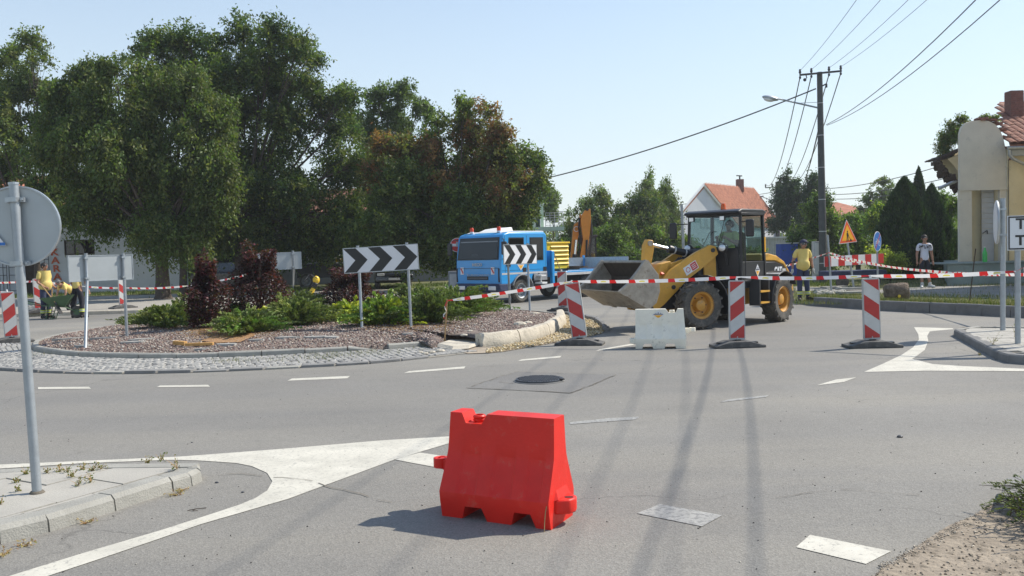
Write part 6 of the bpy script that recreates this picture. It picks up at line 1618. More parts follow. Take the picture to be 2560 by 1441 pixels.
# ---- manhole cover
c = G(1349, 953); t = thing('manhole_cover', 'round cast iron manhole cover with raised dots, slightly proud of the road', 'manhole cover', (c.x, c.y, 0), .3)
mb = MB(); mb.lathe([(0, .0), (.335, .0), (.335, .012), (.318, .014), (.0, .014)], (0, 0, 0), (0, 0, 1), 40); mb.build('ring', M['kerb_dark'], t)
mb = MB(); mb.lathe([(0, .014), (.31, .014), (.31, .034), (.0, .036)], (0, 0, 0), (0, 0, 1), 40); mb.build('lid', M['iron'], t, angle=40)
mb = MB(); q = 0
for i in range(-8, 9):
    for j in range(-8, 9):
        x, y = i*.034+(.017 if j % 2 else 0), j*.034
        if x*x+y*y < .28**2: mb.cbox((x, y, .038), (.018, .018, .008), .78)
o = mb.build('raised_dots', M['iron'], t, fix=False)
mb = MB(); mb.box(.2, .26, -.24, -.2, .03, .045); mb.build('lifting_slot', M['dark'], t)

# ---- odds and ends on and near the island
t = thing('wooden_block', 'short orange-brown wooden block lying on the gravel', 'wood block', G(450, 866, .13)+V((0, 0, .03)), -.35); mb = MB(); mb.cbox((0, 0, .03), (.26, .09, .07), 0, 0, .05); mb.build('block', M['woodl'], t, bevel=.006)
t = thing('wooden_plank', 'brown plank lying on the gravel beside the short wooden block', 'plank', G(500, 867, .13)+V((0, 0, .02)), .03); mb = MB(); mb.box(-.26, .24, -.04, .04, 0, .05); mb.build('plank', M['woodl'], t, bevel=.004)
st_f = G(1111, 861, .0); STK = P(1118, 752, st_f.y)
t = thing('wooden_stake', 'thin wooden stake with the tape end tied round it', 'stake', (0, 0, 0)); mb = MB(); mb.tube([st_f, V((STK.x, STK.y, STK.z+.03))], [.020, .018], 4); mb.build('stake', M['wood'], t)
t = thing('iron_rod', 'thin rusty rod stuck in the verge before the old building', 'rod'); f = G(2423, 757, .2); mb = MB(); mb.tube([V((f.x, f.y, .18)), P(2439, 622, f.y)], .014, 5); mb.build('rod', M['wooddark'], t)
for k, (px, py, s_, lb) in enumerate([(2250, 1094, .022, 'small black stone on the empty asphalt at right'), (542, 1208, .012, 'small dark clod near the nose of the left island'), (607, 1232, .010, 'dark clod on the asphalt beside the curved white line'), (480, 1107, .008, 'tiny dark stone on the road just above the white wedge')]):
    g = G(px, py); t = thing('stone', lb, 'stone', (g.x, g.y, 0)); mb = MB(); mb.ball((0, 0, s_*.35), s_, 8, (1.3, .9, .6)); mb.build('stone', M['iron'], t)
g = G(490, 1276); t = thing('twig', 'small forked dry twig lying on the asphalt by the left island', 'twig', (g.x, g.y, 0)); mb = MB(); mb.tube([(-.05, -.02, .005), (0, 0, .01), (.06, .03, .006)], .003, 4); mb.tube([(0, 0, .01), (-.01, -.03, .005)], .002, 4); mb.tube([(-.03, -.01, .008), (.02, -.025, .005)], .002, 4); mb.build('twig', M['bark'], t)
M['rootball'] = mat('root_ball_earth', (.12, .09, .065), .95, var=.4, scale=9, bump=1, bscale=30, col2=(.24, .19, .14))
g = G(2250, 752, .2); t = thing('root_ball', 'big round brown bale-like root ball lying on the verge', 'root ball', (g.x, g.y+.2, .20), R(-12)); t.scale = (.78, .88, .88)
mb = MB(); n = 26; prof = [(.0, -.37), (.17, -.37), (.23, -.33), (.26, -.2), (.265, 0), (.26, .2), (.23, .33), (.17, .37), (.0, .37)]
mb.lathe(prof, (0, 0, .24), (1, 0, .05), n); me_ = mb.mesh('body', M['rootball'])
for v in me_.vertices: v.co += noise.noise_vector(v.co*7)*.05+noise.noise_vector(v.co*22)*.018
me_.shade_smooth(); link('body', me_, t)
mb = MB()
for k in range(110):
    a = rnd.uniform(0, 6.28); x = rnd.uniform(-.33, .33); r0 = .27; p = V((x, math.cos(a)*r0, .24+math.sin(a)*r0)); mb.tube([p, p+V((rnd.uniform(-.08, .08), math.cos(a+.2)*.03, math.sin(a+.2)*.03+rnd.uniform(-.03, .03)))], [.006, .002], 3)
o = mb.build('root_hairs', M['bark'], t, fix=False); o['kind'] = 'stuff'
mb = MB(); mb.ball((.02, -.275, .13), .05, 8, (1, .4, 1)); mb.build('yellow_tag', M['tapeyellow'], t)
# rubble and slab pieces behind the kerb on the verge
mb = MB()
for k in range(60):
    px = rnd.uniform(2035, 2110); p = G(px, rnd.gauss(733, 3), .1); mb.ball((p.x, p.y, .13), rnd.uniform(.04, .11), 6, (1.4, 1, .6))
for (px, py, l) in ((2085, 723, .9), (2140, 726, 1.2), (2130, 737, .8)):
    p = G(px, py, .1); mb.cbox((p.x, p.y, .17), (l, .3, .06), rnd.uniform(-.3, .3))
o = mb.build('rubble', M['kerb']); o['kind'] = 'stuff'
mb = MB()
for k in range(70):
    p = G(rnd.gauss(88, 14), rnd.gauss(781, 2.5), .06); mb.ball((p.x, p.y, .1+rnd.random()*.15), rnd.uniform(.04, .12), 6, (1.4, 1, .6))
o = mb.build('rubble', M['kerb']); o['kind'] = 'stuff'
# green bottle on the plinth
t = thing('green_bottle', 'green plastic bottle standing on the plinth by the pale door', 'bottle', P(2462, 668, 31.7)*1.0); t.location = (PX(2462, 31.7), 31.7, zpl+.04)
mb = MB(); mb.lathe([(0, 0), (.075, 0), (.08, .05), (.08, .32), (.035, .46), (.03, .52), (0, .52)], (0, 0, 0), (0, 0, 1), 14); mb.build('bottle', M['green_pl'], t, angle=50)
mb = MB(); mb.cyl((0, 0, .52), (0, 0, .55), .034, n=10); mb.build('cap', M['whitep'], t)

# ---- utility poles, lamp, wires
UD = 36.0
ub = P(2059, 715, UD); ut = P(2049, 181, UD)
t = thing('utility_pole', 'tall dark concrete utility pole with crossarm and street lamp', 'utility pole')
mb = MB(); mb.tube([V((ub.x, UD, -.1)), V((ut.x, UD, ut.z))], [.17, .11], 14); mb.build('pole', M['pole'], t, angle=50)
ca, cb = P(1999, 188, UD-.15), P(2104, 178, UD-.15)
mb = MB(); mb.tube([ca, cb], .05, 4); mb.build('crossarm', M['steel_paint'], t)
INS = []
for u in (.01, .28, .70, .98):
    p = ca.lerp(cb, u); mb = MB(); mb.lathe([(.02, 0), (.045, .03), (.055, .08), (.035, .12), (.05, .15), (.03, .19)], p+V((0, 0, .04)), (0, 0, 1), 10); mb.lathe([(.03, -.16), (.05, -.1), (.03, -.05)], p, (0, 0, 1), 8); mb.build('insulator', M['steel_paint'], t, angle=60); INS.append(p+V((0, 0, .17)))
mb = MB(); q = P(2066, 210, UD-.2); mb.tube([P(2050, 218, UD), q], .03, 5); mb.tube([q, q+V((0, 0, -.15))], .04, 6); mb.ball(P(2012, 200, UD-.2), .07, 8); mb.tube([P(2012, 200, UD-.2), P(2017, 195, UD-.2), P(2015, 188, UD-.15)], .02, 4); mb.build('bracket_and_shadow', M['steel_paint'], t)
for z_ in np.linspace(.9, 7.4, 6):
    mb = MB(); x_ = ub.x+(ut.x-ub.x)*(z_/ut.z); mb.lathe([(.165-.055*z_/8.8, 0), (.172-.055*z_/8.8, 0), (.172-.055*z_/8.8, .03), (.165-.055*z_/8.8, .03)], (x_, UD, z_), (0, 0, 1), 14, closed=True); mb.build('band', M['lightgrey'], t)
lamp = sub('street_lamp', t)
la, lb_ = P(2045, 270, UD), P(1940, 246, UD-.6)
mb = MB(); mb.tube([la, lb_], .035, 8); mb.tube([P(2045, 256, UD), P(2000, 258, UD-.25)], .012, 4); mb.build('lamp_arm', M['galvd'], lamp)
lc = P(1926, 246, UD-.65); me_ = MB().ball((0, 0, 0), 1, 16, (.34, .14, .10)).mesh('lamp_head', M['galv'], angle=60); o = link('lamp_head', me_, lamp); o.location = lc; o.rotation_euler = (0, R(12), 0)
me_ = MB().ball((0, 0, 0), 1, 14, (.22, .12, .09)).mesh('lamp_glass', M['lens'], angle=60); o = link('lamp_glass', me_, lamp); o.location = lc+V((-.06, 0, -.05)); o.rotation_euler = (0, R(12), 0)
BD = 97.0
t = thing('utility_pole', 'smaller distant wooden utility pole with one crossarm behind the loader', 'utility pole')
bt_ = P(1943, 455, BD); mb = MB(); mb.tube([V((bt_.x, BD, 0)), bt_], [.26, .2], 10); mb.build('pole', M['poleold'], t)
mb = MB(); mb.cyl((bt_.x+.55, BD+.1, 0), (bt_.x+.4, BD+.1, bt_.z-1.2), .07, n=6); mb.build('stay_pole', M['galvd'], t)
ba, bb_ = P(1914, 470, BD-.2), P(1972, 465, BD-.2); mb = MB(); mb.tube([ba, bb_], .07, 4); mb.build('crossarm', M['steel_paint'], t)
for u in (0, .28, .72, 1): p = ba.lerp(bb_, u); mb = MB(); mb.cyl(p, p+V((0, 0, .4)), .07, n=6); mb.build('insulator', M['steel_paint'], t)
mb = MB(); la = P(1938, 505, BD-.3); mb.tube([la, P(1905, 492, BD-1)], .05, 5); mb.build('lamp_arm', M['galvd'], t); mb = MB(); mb.ball(P(1899, 491, BD-1), .3, 8, (1.6, .8, .5)); mb.build('lamp_head', M['galv'], t)
t = thing('steel_pole', 'plain thin steel pole rising left of the loader cab', 'pole'); p1 = P(1704, 512, 44); mb = MB(); mb.cyl((p1.x+.08, 44, 0), p1, .07, n=8); mb.build('pole', M['galvd'], t)

def wire(label, a, b, sag, r, group, n=28, mat_=None):
    a = V(a); b = V(b); pts = []
    for k in range(n+1):
        u = k/n; p = a.lerp(b, u); p.z -= 4*sag*u*(1-u); pts.append(p)
    mb = MB(); mb.tube(pts, r, 5); o_ = mb.build('overhead_wire', mat_ or M['wire'], None, fix=False, angle=80); tag(o_, label, 'wire', group); return o_
gw_ = 'overhead wires rising from the tall pole over the road'
ends = [(2.7, -8, 9.8), (3.9, -8, 9.8), (4.9, -8, 9.8), (5.6, -8, 9.8)]
lbs = ['leftmost of the four thin wires rising from the crossarm over the road', 'second wire from the left rising from the crossarm over the road', 'third wire from the left rising from the crossarm over the road', 'rightmost of the four thin wires rising from the crossarm over the road']
for p, e, l in zip(INS, ends, lbs): wire(l, p, e, 1.15, .0075, gw_)
c0 = P(2066, 312, UD-.1); wire('upper of the two thick sagging cables from the middle of the tall pole', c0, (4.2, -8, 9.6), 1.45, .0125, gw_); wire('lower of the two thick sagging cables from the middle of the tall pole', c0+V((.02, 0, -.03)), (4.9, -8, 9.5), 1.55, .0115, gw_)
wire('single thick cable running left from the tall pole into the brown-leaved tree', P(2040, 222, UD-.1), P(1366, 446, UD+7), .25, .028, 'cables to the left')
gd = 'wires dropping from the tall pole to the distant pole'
B4 = [ba.lerp(bb_, u)+V((0, 0, .4)) for u in (0, .28, .72, 1)]
for p, e, l in zip(INS, B4, ['first', 'second', 'third', 'fourth']): wire(l+' from the left of the thin wires dropping to the distant pole', p+V((0, 0, -.25)), e, 1.6, .022, gd)
wire('short thick wire pair dropping from the middle of the tall pole to the distant pole', c0+V((-.25, 0, .1)), B4[3]+V((.5, 0, -1)), 1.3, .03, gd)
gf = 'far wires crossing behind the trees at right'
for i, (a, b) in enumerate([((1965, 470), (2400, 400)), ((1965, 478), (2400, 437)), ((1968, 487), (2400, 455))]):
    wire(['highest', 'middle', 'lowest'][i]+' of the far wires from the distant pole toward the old building', P(*a, BD-.2), P(*b, 60), .8, .03, gf)
gl_ = 'far wires running left behind the digger'
wire('upper far wire running from the distant pole left across the white gable', P(1938, 480, BD), P(1340, 530, 85), .5, .03, gl_); wire('lower far wire running left behind the digger and birches', P(1938, 512, BD), P(1340, 549, 85), .6, .03, gl_)

# ---- red-white barrier tape
tm = bpy.data.materials.new('barrier_tape'); tm.use_nodes = True
nt = tm.node_tree; b = nt.nodes['Principled BSDF']; b.inputs['Roughness'].default_value = .35
uv = nt.nodes.new('ShaderNodeUVMap'); sx = nt.nodes.new('ShaderNodeSeparateXYZ'); nt.links.new(uv.outputs[0], sx.inputs[0])
def mth(op, a, v1=None, v2=None):
    n_ = nt.nodes.new('ShaderNodeMath'); n_.operation = op
    for i, x_ in enumerate((a, v1, v2)):
        if x_ is None: continue
        if isinstance(x_, (int, float)): n_.inputs[i].default_value = x_
        else: nt.links.new(x_, n_.inputs[i])
    return n_.outputs[0]
fx = mth('FRACT', mth('DIVIDE', sx.outputs[0], .345)); redm = mth('LESS_THAN', mth('ADD', fx, mth('MULTIPLY', sx.outputs[1], .05)), .36)
dx = mth('SUBTRACT', mth('FRACT', mth('DIVIDE', sx.outputs[0], .69)), .34); dy = mth('SUBTRACT', sx.outputs[1], .42)
el = mth('ADD', mth('POWER', mth('DIVIDE', dx, .075), 2), mth('POWER', mth('DIVIDE', dy, .30), 2)); yel = mth('MULTIPLY', mth('LESS_THAN', el, 1.), mth('GREATER_THAN', dy, -.12))
mx1 = nt.nodes.new('ShaderNodeMix'); mx1.data_type = 'RGBA'; mx1.inputs[6].default_value = (.80, .79, .78, 1); mx1.inputs[7].default_value = (.70, .62, .12, 1); nt.links.new(yel, mx1.inputs[0])
mx2 = nt.nodes.new('ShaderNodeMix'); mx2.data_type = 'RGBA'; nt.links.new(mx1.outputs[2], mx2.inputs[6]); mx2.inputs[7].default_value = (.62, .02, .02, 1); nt.links.new(redm, mx2.inputs[0]); nt.links.new(mx2.outputs[2], b.inputs['Base Color'])
tr_ = nt.nodes.new('ShaderNodeBsdfTranslucent'); nt.links.new(mx2.outputs[2], tr_.inputs[0]); ms = nt.nodes.new('ShaderNodeMixShader'); ms.inputs[0].default_value = .35
nt.links.new(b.outputs[0], ms.inputs[1]); nt.links.new(tr_.outputs[0], ms.inputs[2]); nt.links.new(ms.outputs[0], nt.nodes['Material Output'].inputs['Surface'])
M['tape'] = tm
def tape(label, pts, sags, w_=.062, seed=1, group='red and white barrier tape', twist=.5, u0=0.0):
    r_ = random.Random(seed); P_ = []; pinch = []
    for (a, b), sg in zip(zip(pts[:-1], pts[1:]), sags):
        a = V(a); b = V(b); n = max(10, int((b-a).length/.12))
        for k in range(n):
            u = k/n; p = a.lerp(b, u); p.z -= 4*sg*u*(1-u)+0; P_.append(p); pinch.append(min(1, .3+min(u, 1-u)*(b-a).length*2.2))
    P_.append(V(pts[-1])); pinch.append(.3)
    me = bpy.data.meshes.new('barrier_tape'); vs = []; U = []; L = u0; ph = r_.uniform(0, 6)
    for i, p in enumerate(P_):
        t = (P_[min(i+1, len(P_)-1)]-P_[max(0, i-1)]).normalized(); side = V((0, 0, 1)); side = (side-t*side.dot(t)).normalized(); nn = t.cross(side)
        a = twist*math.sin(L*.9+ph)+.25*math.sin(L*2.7+ph*2); hh = w_/2*pinch[i]; d = side*math.cos(a)+nn*math.sin(a)
        vs += [p-d*hh, p+nn*.004*math.sin(L*14)*1.0, p+d*hh]; U.append(L)
        if i < len(P_)-1: L += (P_[i+1]-p).length
    fs = []
    for i in range(len(P_)-1): fs += [(3*i, 3*i+3, 3*i+4, 3*i+1), (3*i+1, 3*i+4, 3*i+5, 3*i+2)]
    me.from_pydata([tuple(v) for v in vs], [], fs); ul = me.uv_layers.new(name='UVMap')
    for lp in me.loops: i = lp.vertex_index//3; ul.data[lp.index].uv = (U[i], (lp.vertex_index % 3)/2)
    me.materials.append(tm); me.shade_smooth(); o_ = link('barrier_tape', me); tag(o_, label, 'tape', group); return o_
def top_of(px, py, ref): g = ref.location; return P(px, py, g.y)
T1 = top_of(1431, 704, D1); T2 = top_of(1853, 693, D2); T3 = top_of(2169, 690, D3); TE = P(2540, 679, G(2548, 859, .15).y-.05)
tape('front tape from the wooden stake past three guide panels to the town sign pole', [STK, T1, T2, T3, TE], [.02, .03, .03, .03], seed=2, twist=.28)
tape('loose tape end hanging from the wooden stake', [STK+V((0, -.02, 0)), STK+V((-.05, -.02, -.12)), STK+V((-.02, -.02, -.20)), STK+V((-.08, -.02, -.27)), STK+V((-.06, -.02, -.34))], [0, 0, 0, 0], .10, 3, twist=1.0)
tape('loose knotted tape end on the pole of the town sign', [TE, TE+V((.10, -.03, .06)), TE+V((.13, -.03, -.10))], [0, 0], .07, 4, twist=1.2)
TB = V((PX(2560, 15.5)+.35, 15.5, P(2560, 687, 15.5).z)); tape('tape slanting from the striped board pole toward the town sign at right', [TAPE_POLE+V((0, 0, .12)), P(2380, 682, 21), TB], [.12, .03], .062, 5, twist=.35)
tape('tape from the striped board pole left behind the worker in the cap', [TAPE_POLE+V((-.03, 0, .10)), P(1925, 676, 27.2), P(1870, 690, 27)], [.02, .05], .062, 6)
tape('second short tape layered under the slanting one on the striped board', [TAPE_POLE+V((.02, 0, .0)), P(2300, 676, 24), P(2420, 690, 19.5)], [.06, .03], .05, 7, twist=.8)
LT = [P(-60, 708, 31), P(98, 703, 29.6), P(205, 716, 30.5), P(312, 720, 31.2), P(470, 715, 30.5), P(530, 706, 30), P(650, 678, 29)]
tape('far tape at left from the bakery past the workers to the purple shrub', LT, [.02, .02, .03, .05, .02, .02], .065, 8, twist=.25)
tape('short tape at the left edge ending on the large guide panel', [P(-40, 734, 19.4), top_of(28, 730, D5)], [.0], .06, 9)
# ================================================================== VEHICLES
def wheel(parent, c, r, w_, rim_m, side=1, lugs=0, rim_r=.55, name='wheel', bolts=6):
    """axle along local y, outer face towards side*y"""
    wr = sub(name, parent, c)
    mb = MB(); rr = r*rim_r; sh = r*.93
    prof = [(rr, -w_*.42), (rr*1.12, -w_*.48), (sh*.93, -w_*.5), (sh, -w_*.42), (r*(.955 if lugs else 1), -w_*.3), (r*(.955 if lugs else 1), w_*.3), (sh, w_*.42), (sh*.93, w_*.5), (rr*1.12, w_*.48), (rr, w_*.42)]
    mb.lathe(prof, (0, 0, 0), (0, 1, 0), 36, closed=True)
    if lugs:
        for k in range(lugs):
            for s_ in (-1, 1):
                a = 2*math.pi*(k+(.5 if s_ > 0 else 0))/lugs
                mt = Matrix.Rotation(a, 4, 'Y')
                old = mb.M; mb.M = mt
                x0, x1 = .0, .05
                da = .16
                vs = []
                for (yy, aa) in ((s_*w_*.02, da), (s_*w_*.5, 0)):
                    for (rz_, dw) in ((r*.945, .024), (r*1.0, .017)):
                        for q in (-dw, dw): vs.append((math.sin(aa)*rz_+q, yy, math.cos(aa)*rz_))
                for (rz_, dw) in ((r*.86, .022),):
                    for q in (-dw, dw): vs.append((q, s_*w_*.515, rz_))
                mb.add(vs, [(0, 1, 3, 2), (2, 3, 7, 6), (0, 2, 6, 4), (1, 5, 7, 3), (4, 6, 7, 5), (6, 7, 9, 8), (4, 8, 9, 5), (0, 4, 5, 1)]); mb.M = old
    mb.build('tyre', M['tyre'], wr, angle=35)
    mb = MB(); o = side*w_
    mb.lathe([(rr*1.02, o*.47), (rr*1.04, o*.44), (rr*.98, o*.40), (rr*.86, o*.34), (rr*.80, o*.02), (rr*.52, o*.0), (rr*.44, o*.14), (rr*.40, o*.30), (rr*.36, o*.32), (0, o*.34), (0, -o*.3), (rr*1.0, -o*.44)], (0, 0, 0), (0, 1, 0), 30, closed=True)
    mb.build('rim', rim_m, wr, angle=40)
    mb = MB()
    for k in range(bolts):
        a = 2*math.pi*k/bolts; p = V((math.cos(a)*rr*.62, o*.13, math.sin(a)*rr*.62)); p.y = o*.0; mb.cyl(p, p+V((0, side*.03, 0)), .014, n=6)
    mb.build('bolts', M['steel_paint'], wr)
    return wr

# ---- wheel loader, articulated: cab and engine on the rear frame, arms on the front frame
J = V((4.62, 19.15, 0)); aR, aF = R(47), R(21)
ld = thing('wheel_loader', 'yellow articulated wheel loader with a raised worn bucket and glazed cab', 'loader', J, math.pi+aR)
FM = Matrix.Rotation(aF-aR, 4, 'Z')
def FB(): mb = MB(); mb.M = FM; return mb
wr_, wwd = .50, .34
for s_ in (1, -1):
    wheel(ld, (-1.08, s_*.70, wr_), wr_, wwd, M['rimyel'], s_, 17)
    wf = wheel(ld, (0, 0, 0), wr_, wwd, M['rimyel'], s_, 17)
    wf.matrix_local = FM @ Matrix.Translation((1.12, s_*.70, wr_))
# rear frame
mb = MB(); mb.box(-1.9, -.05, -.32, .32, .42, .82); mb.box(-2.05, -1.7, -.62, .62, .42, 1.0); mb.build('rear_chassis', M['catyel'], ld, bevel=.015)
mb = MB(); mb.cyl((-1.08, -.6, .5), (-1.08, .6, .5), .11); mb.build('rear_axle', M['steel_paint'], ld)
# engine hood: black flanks, yellow rounded top
mb = MB(); mb.prism([(-.62, .82), (-.62, 1.34), (-1.3, 1.34), (-1.72, 1.24), (-1.98, 1.0), (-2.02, .82)], 'y', -.56, .56); mb.build('engine_hood_side', M['greypl'] if False else M['black'], ld, bevel=.03)
mb = MB(); pr = [(-.6, 1.36), (-.6, 1.50), (-.95, 1.52), (-1.35, 1.46), (-1.72, 1.32), (-1.96, 1.10), (-2.03, .98), (-1.97, 1.0), (-1.7, 1.245), (-1.3, 1.345)]
mb.prism(pr, 'y', -.57, .57); mb.build('engine_hood_top', M['catyel'], ld, bevel=.04, seg=3)
text_obj('CAT', .20, M['signwhite'], ld, Matrix.Translation((-1.42, .563, 1.12)) @ Matrix.Rotation(math.pi, 4, 'Z') @ UPR, .003, 'lettering', .9, .012)
mb = MB(); mb.prism([(-1.36, 1.00), (-1.48, 1.00), (-1.42, 1.09)], 'y', .568, .572); mb.build('logo_triangle', M['signyel'], ld)
mb = MB(); mb.box(-1.80, -1.62, .563, .567, 1.10, 1.16); mb.build('model_plate', M['lightgrey'], ld)
mb = MB(); mb.tube([(-1.0, -.3, 1.5), (-1.0, -.3, 1.85)], .04, 10); mb.build('exhaust', M['steel_paint'], ld)
mb = MB(); mb.tube([(-1.9, .45, 1.1), (-1.9, .62, 1.28), (-1.88, .72, 1.30)], .012, 5); mb.ball((-1.88, .74, 1.30), .035, 6); mb.build('rear_lamp', M['black'], ld)
# fenders
def fender(mbx, c, r, w0, w1, a0, a1, t=.03, n=12, M_=None):
    vs = []
    for k in range(n+1):
        a = R(a0+(a1-a0)*k/n)
        for rr_ in (r, r+t):
            for y in (w0, w1): vs.append((c[0]+math.cos(a)*rr_, y, c[2]+math.sin(a)*rr_))
    fs = []
    for k in range(n):
        b = 4*k
        fs += [(b, b+4, b+5, b+1), (b+2, b+3, b+7, b+6), (b, b+2, b+6, b+4), (b+1, b+5, b+7, b+3)]
    fs += [(0, 1, 3, 2), (4*n, 4*n+2, 4*n+3, 4*n+1)]
    mbx.add(vs, fs)
for s_ in (1, -1):
    mb = MB(); a, b = sorted((s_*.50, s_*.90)); fender(mb, (-1.08, 0, .5), .60, a, b, -8, 150); mb.build('rear_fender', M['black'], ld, bevel=.008)
    for aa in (62, 112):
        mb = MB(); fender(mb, (-1.08, 0, .5), .633, a, b, aa, aa+6, .006, 2); mb.build('fender_band', M['lightgrey'], ld)
    mb = FB(); fender(mb, (1.12, 0, .5), .60, a, b, 100, 200); mb.build('front_fender', M['black'], ld, bevel=.008)
# steps with yellow treads on the left side
for k, z in enumerate((.46, .70)):
    mb = MB(); mb.box(-.42, -.02, .66, .86, z, z+.035); mb.build('step', M['catyel'], ld)
mb = MB(); mb.box(-.45, -.40, .6, .84, .42, 1.0); mb.box(-.04, .01, .6, .84, .42, 1.0); mb.box(-.42, -.02, .60, .65, .42, 1.0); mb.build('step_frame', M['steel_paint'], ld)
# cab
zc0, zc1 = .92, 2.40; xf, xr, cy = .42, -.62, .64
mb = MB(); mb.box(xr, xf-.02, -cy+.02, cy-.02, .80, .93); mb.build('cab_floor', M['black'], ld, bevel=.01)
mb = MB()
def pil(a, b, t=.035): mb.tube([a, b], t, 4)
for s_ in (1, -1):
    pil((xf, s_*cy, .95), (xf-.06, s_*(cy-.03), zc1), .038); pil((xr, s_*cy, .95), (xr+.02, s_*(cy-.03), zc1), .045)
    pil((xf, s_*cy, zc1-.03), (xr, s_*cy, zc1-.03), .035); pil((xf, s_*cy, .95), (xr, s_*cy, .95), .035)
pil((xf-.05, -cy, zc1-.03), (xf-.05, cy, zc1-.03), .045); pil((xr, -cy, zc1-.03), (xr, cy, zc1-.03), .045); pil((xf, -cy, 1.66), (xf, -.02, 1.66), .02); pil((xr, -cy, 1.35), (xr, cy, 1.35), .03)
mb.build('cab_frame', M['black'], ld, bevel=.006)
mb = MB(); mb.prism([(xf+.10, zc1-.02), (xf+.10, zc1+.03), (xf-.05, zc1+.075), (xr+.05, zc1+.075), (xr-.08, zc1+.02), (xr-.08, zc1-.02)], 'y', -cy-.02, cy+.02); mb.build('cab_roof', M['black'], ld, bevel=.02)
mb = MB(); mb.box(xf-.015, xf+.012, -cy+.05, cy-.05, .93, 1.66); mb.build('dash_panel', M['black'], ld, bevel=.01)
mb = MB(); mb.box(xr+.03, xf-.03, cy-.015, cy+.008, .96, 1.36); mb.build('door_lower', M['black'], ld, bevel=.006)
mb = MB(); mb.box(xr+.03, xf-.03, -cy-.008, -cy+.015, .96, 1.36); mb.build('side_panel', M['black'], ld)
mb = MB(); mb.add([(xf+.0, -cy+.05, 1.68), (xf+.0, cy-.05, 1.68), (xf-.045, cy-.05, zc1-.07), (xf-.045, -cy+.05, zc1-.07)], [(0, 1, 2, 3)]); mb.build('windscreen', M['glass'], ld)
mb = MB(); mb.add([(xf-.05, cy, 1.38), (xr+.05, cy, 1.38), (xr+.06, cy-.02, zc1-.07), (xf-.08, cy-.02, zc1-.07)], [(0, 1, 2, 3)]); mb.build('door_glass', M['glass'], ld)
mb = MB(); mb.add([(xf-.05, -cy, 1.38), (xr+.05, -cy, 1.38), (xr+.06, -cy+.02, zc1-.07), (xf-.08, -cy+.02, zc1-.07)], [(0, 1, 2, 3)]); mb.build('side_glass', M['glass'], ld)
mb = MB(); mb.add([(xr, -cy+.05, 1.4), (xr, cy-.05, 1.4), (xr, cy-.05, zc1-.07), (xr, -cy+.05, zc1-.07)], [(0, 1, 2, 3)]); mb.build('rear_glass', M['glass'], ld)
mb = MB(); mb.tube([(xf-.12, cy+.03, 1.0), (xf-.10, cy+.05, 1.1), (xf-.10, cy+.05, 2.0), (xf-.14, cy+.03, 2.1)], .014, 6); mb.build('grab_rail', M['black'], ld)
diamond(ld, Matrix.Translation((-.28, cy+.012, 1.16)) @ Matrix.Rotation(math.pi, 4, 'Z'), .21, .27)
mb = MB(); mb.box(xr-.012, xr+.03, cy+.012, cy+.03, 1.55, 1.88); mb.build('yellow_label', M['signyel'], ld)
# mirrors
for s_ in (1, -1):
    mb = MB(); mb.tube([(xf-.02, s_*cy, 2.20), (xf+.12, s_*(cy+.22), 2.20), (xf+.12, s_*(cy+.28), 2.05)], .012, 5); mb.build('mirror_arm', M['black'], ld)
    mb = MB(); mb.box(xf+.09, xf+.15, s_*(cy+.28)-.09, s_*(cy+.28)+.09, 1.88, 2.24); mb.build('mirror', M['black'], ld, bevel=.03, seg=3)
# wipers, beacon, work lamps, headlights
mb = MB(); mb.tube([(xf+.03, -.25, 1.69), (xf+.015, -.08, 2.0), (xf+.0, .08, 2.02)], .008, 4); mb.tube([(xf+.03, .12, 1.69), (xf+.0, .28, 2.28)], .008, 4); mb.build('wiper', M['black'], ld)
mb = MB(); mb.lathe([(.0, 0), (.055, 0), (.055, .03), (.05, .10), (.035, .135), (0, .14)], (.12, .08, zc1+.085), (0, 0, 1), 16); mb.build('beacon', M['beacon_o'], ld, angle=50)
mb = MB(); mb.cyl((.12, .08, zc1+.05), (.12, .08, zc1+.09), .06, n=14); mb.build('beacon_base', M['black'], ld)
for y in (-.48, .26):
    mb = MB(); mb.box(xf+.03, xf+.09, y-.06, y+.06, zc1-.16, zc1-.06); mb.build('work_lamp', M['black'], ld, bevel=.01); mb = MB(); mb.box(xf+.09, xf+.095, y-.05, y+.05, zc1-.15, zc1-.07); mb.build('lamp_glass', M['lens'], ld)
for y in (-.50, .34):
    mb = MB(); mb.ball((.62, y, 1.66), .10, 12, (.8, 1.1, .9)); mb.tube([(.55, y, 1.6), (.45, y, 1.3)], .02, 6); mb.build('headlight', M['black'], ld, angle=60)
    mb = MB(); mb.ball((.655, y, 1.665), .082, 12, (.75, 1.05, .9)); mb.build('headlight_glass', M['lens'], ld, angle=60)
# seat, steering wheel
mb = MB(); mb.box(-.42, .02, -.22, .26, 1.12, 1.50); mb.box(-.52, -.40, -.22, .26, 1.2, 2.0); mb.build('seat', M['black'], ld, bevel=.03)
mb = MB(); mb.lathe([(.165, -.012), (.19, -.012), (.19, .012), (.165, .012)], (.20, .02, 1.72), (-.45, 0, 1), 22, closed=True); mb.tube([(.38, .02, 1.3), (.20, .02, 1.72)], .025, 6); mb.cyl((.2, -.16, 1.72), (.2, .2, 1.72), .012, n=5); mb.build('steering_wheel', M['black'], ld)
